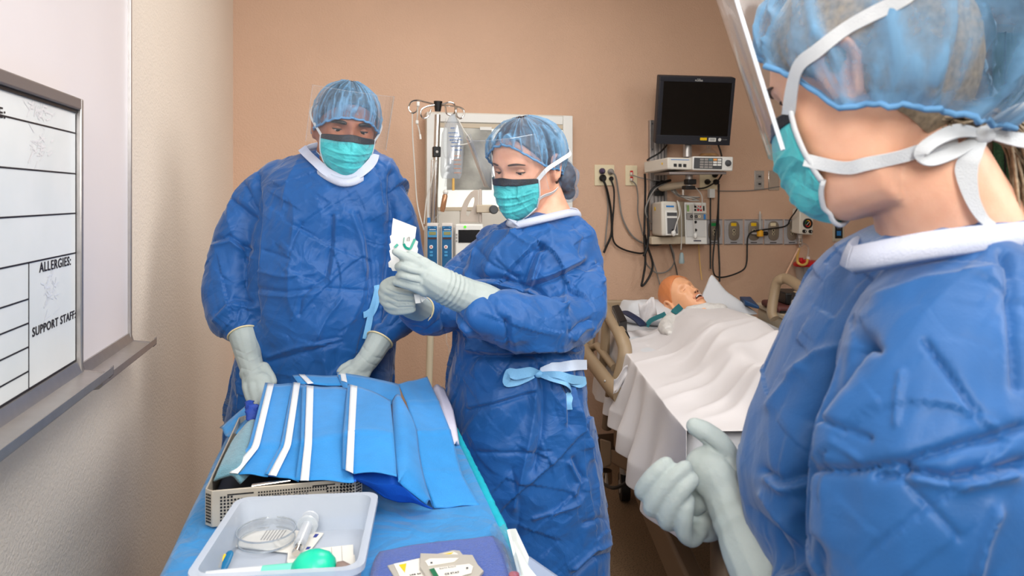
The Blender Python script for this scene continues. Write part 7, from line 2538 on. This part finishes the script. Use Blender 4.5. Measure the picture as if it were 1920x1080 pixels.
kd = hit(1840, 252, [T_nb, T_nc], .012, .66)[0]
kdd = proj(np.array([tuple(kd)]))[2][0]
kdd = min(kdd, .655)
tie_n([(1845, 252, kdd), (1800, 245, kdd - .012), (1755, 262, kdd - .016), (1728, 286, kdd - .012), (1745, 300, kdd - .008), (1790, 285, kdd - .006), (1845, 256, kdd)], [.008, .014, .012, .012, .012, .012, .008])
tie_n([(1845, 250, kdd), (1880, 225, kdd - .012), (1925, 205, kdd - .02), (1965, 215, kdd - .012), (1950, 262, kdd - .01), (1910, 262, kdd - .008), (1850, 250, kdd)], [.008, .013, .014, .012, .014, .014, .008])
tie_n([(1843, 254, kdd), (1822, 290, kdd - .008), (1812, 320, kdd - .006), (1822, 370, kdd - .004), (1842, 408, kdd - .004), (1862, 424, kdd - .006)], [.010, .016, .018, .012, .009, .007])
obj('bow_knot', MB().sphere(C(1846, 252, kdd - .004), (.010, .007, .008)), M_maskedge, mo_, smooth=180)
# face shield: curved clear film standing ahead of the face, edge-on glare coloured in as a pale opaque rim
make_shield(nr, hn, wid=62, top=.21, tilt=.004, gap=.014, low=-.045, hw=.102, rim_r=.0023, rim_a=.85)
se = [C(*p) for p in ((1352, -30, .80), (1372, 30, .80), (1392, 92, .80), (1412, 152, .80), (1432, 210, .80), (1441, 240, .80))]
# ponytail
pt = MB()
rn = random.Random(5)
base = hn((0.0, -.052, -.060))
for k in range(120):
    o_ = Vector((rn.gauss(0, .010), rn.gauss(0, .010), rn.gauss(0, .012)))
    e = C(1925 + rn.uniform(-25, 60), 330 + rn.uniform(-70, 60), .70 + rn.uniform(-.02, .03))
    m_ = C(1885 + rn.uniform(-12, 14), 245 + rn.uniform(-30, 25), .70 + rn.uniform(-.015, .015))
    pt.tube(spline([base + o_, m_, e, e + Vector((rn.uniform(.0, .02), 0, -.05 + rn.uniform(-.03, .02)))], 4), [.0013] * 12 + [.0006], 5)
pn_ = obj('ponytail', pt, M_hair_bl, nr, smooth=180)
pn_['kind'] = 'stuff'

# gloves: the left hand's back towards us, the right hand's fingers folded over it, a thumb on top
DG = .90
gl, V, Q = make_hand(nr, [(1345, 890, DG, (.034, .020, .034)), (1325, 880, DG + .008, (.030, .018, .030)), (1362, 915, DG - .006, (.032, .022, .034))],
                     [[(1500, 1180, .76, .052), (1462, 1110, .80, .048), (1425, 1040, .835, .043), (1395, 980, .87, .037), (1370, 930, DG - .004, .034), (1345, 888, DG + .004, .030)],
                      [(1330, 860, DG + .012, .015), (1312, 862, DG + .03, .0125), (1298, 880, DG + .04, .011)],
                      [(1318, 880, DG + .014, .0145), (1300, 888, DG + .03, .0125), (1288, 905, DG + .04, .011)],
                      [(1322, 905, DG + .012, .014), (1300, 915, DG + .026, .012), (1290, 930, DG + .036, .010)],
                      [(1335, 935, DG + .008, .013), (1315, 945, DG + .02, .0105), (1306, 955, DG + .03, .009)],
                      [(1375, 880, DG + .006, .017), (1352, 836, DG + .004, .0155), (1325, 812, DG + .006, .0140), (1303, 800, DG + .010, .0120)]],
                     voxel=.0026, wr=[(C(1385, 965, .875), np.array((C(1462, 1110, .80) - C(1345, 888, .904)).normalized()), .02, .0008, 300)],
                     creases=[([(1366, 862), (1385, 885), (1392, 905)], -.003, 4), ([(1318, 830), (1345, 850), (1362, 858)], -.003, 5)])
gl, V, Q = make_hand(nr, [(1290, 950, DG + .048, (.028, .014, .036)), (1325, 985, DG + .036, (.026, .016, .022))],
                     [[(1440, 1010, .985, .028), (1400, 990, .965, .027), (1350, 975, DG + .045, .024)],
                      [(1262, 890, DG + .045, .012), (1222, 915, DG + .030, .0118), (1205, 922, DG + .008, .0116), (1216, 903, DG - .006, .0114), (1234, 884, DG - .012, .0110), (1250, 870, DG - .012, .0100)],
                      [(1275, 925, DG + .045, .012), (1240, 945, DG + .024, .0120), (1222, 952, DG + .000, .0120), (1238, 925, DG - .016, .0117), (1262, 896, DG - .022, .0112), (1284, 878, DG - .020, .0102)],
                      [(1290, 950, DG + .042, .0122), (1262, 975, DG + .016, .0122), (1250, 974, DG - .006, .0122), (1262, 945, DG - .022, .0118), (1280, 917, DG - .027, .0113), (1296, 900, DG - .025, .0102)],
                      [(1318, 985, DG + .034, .0118), (1300, 1008, DG + .008, .0116), (1284, 1000, DG - .010, .0114), (1283, 975, DG - .022, .0110), (1286, 952, DG - .026, .0104), (1289, 938, DG - .024, .0094)]],
                     voxel=.0022, smooth=2)
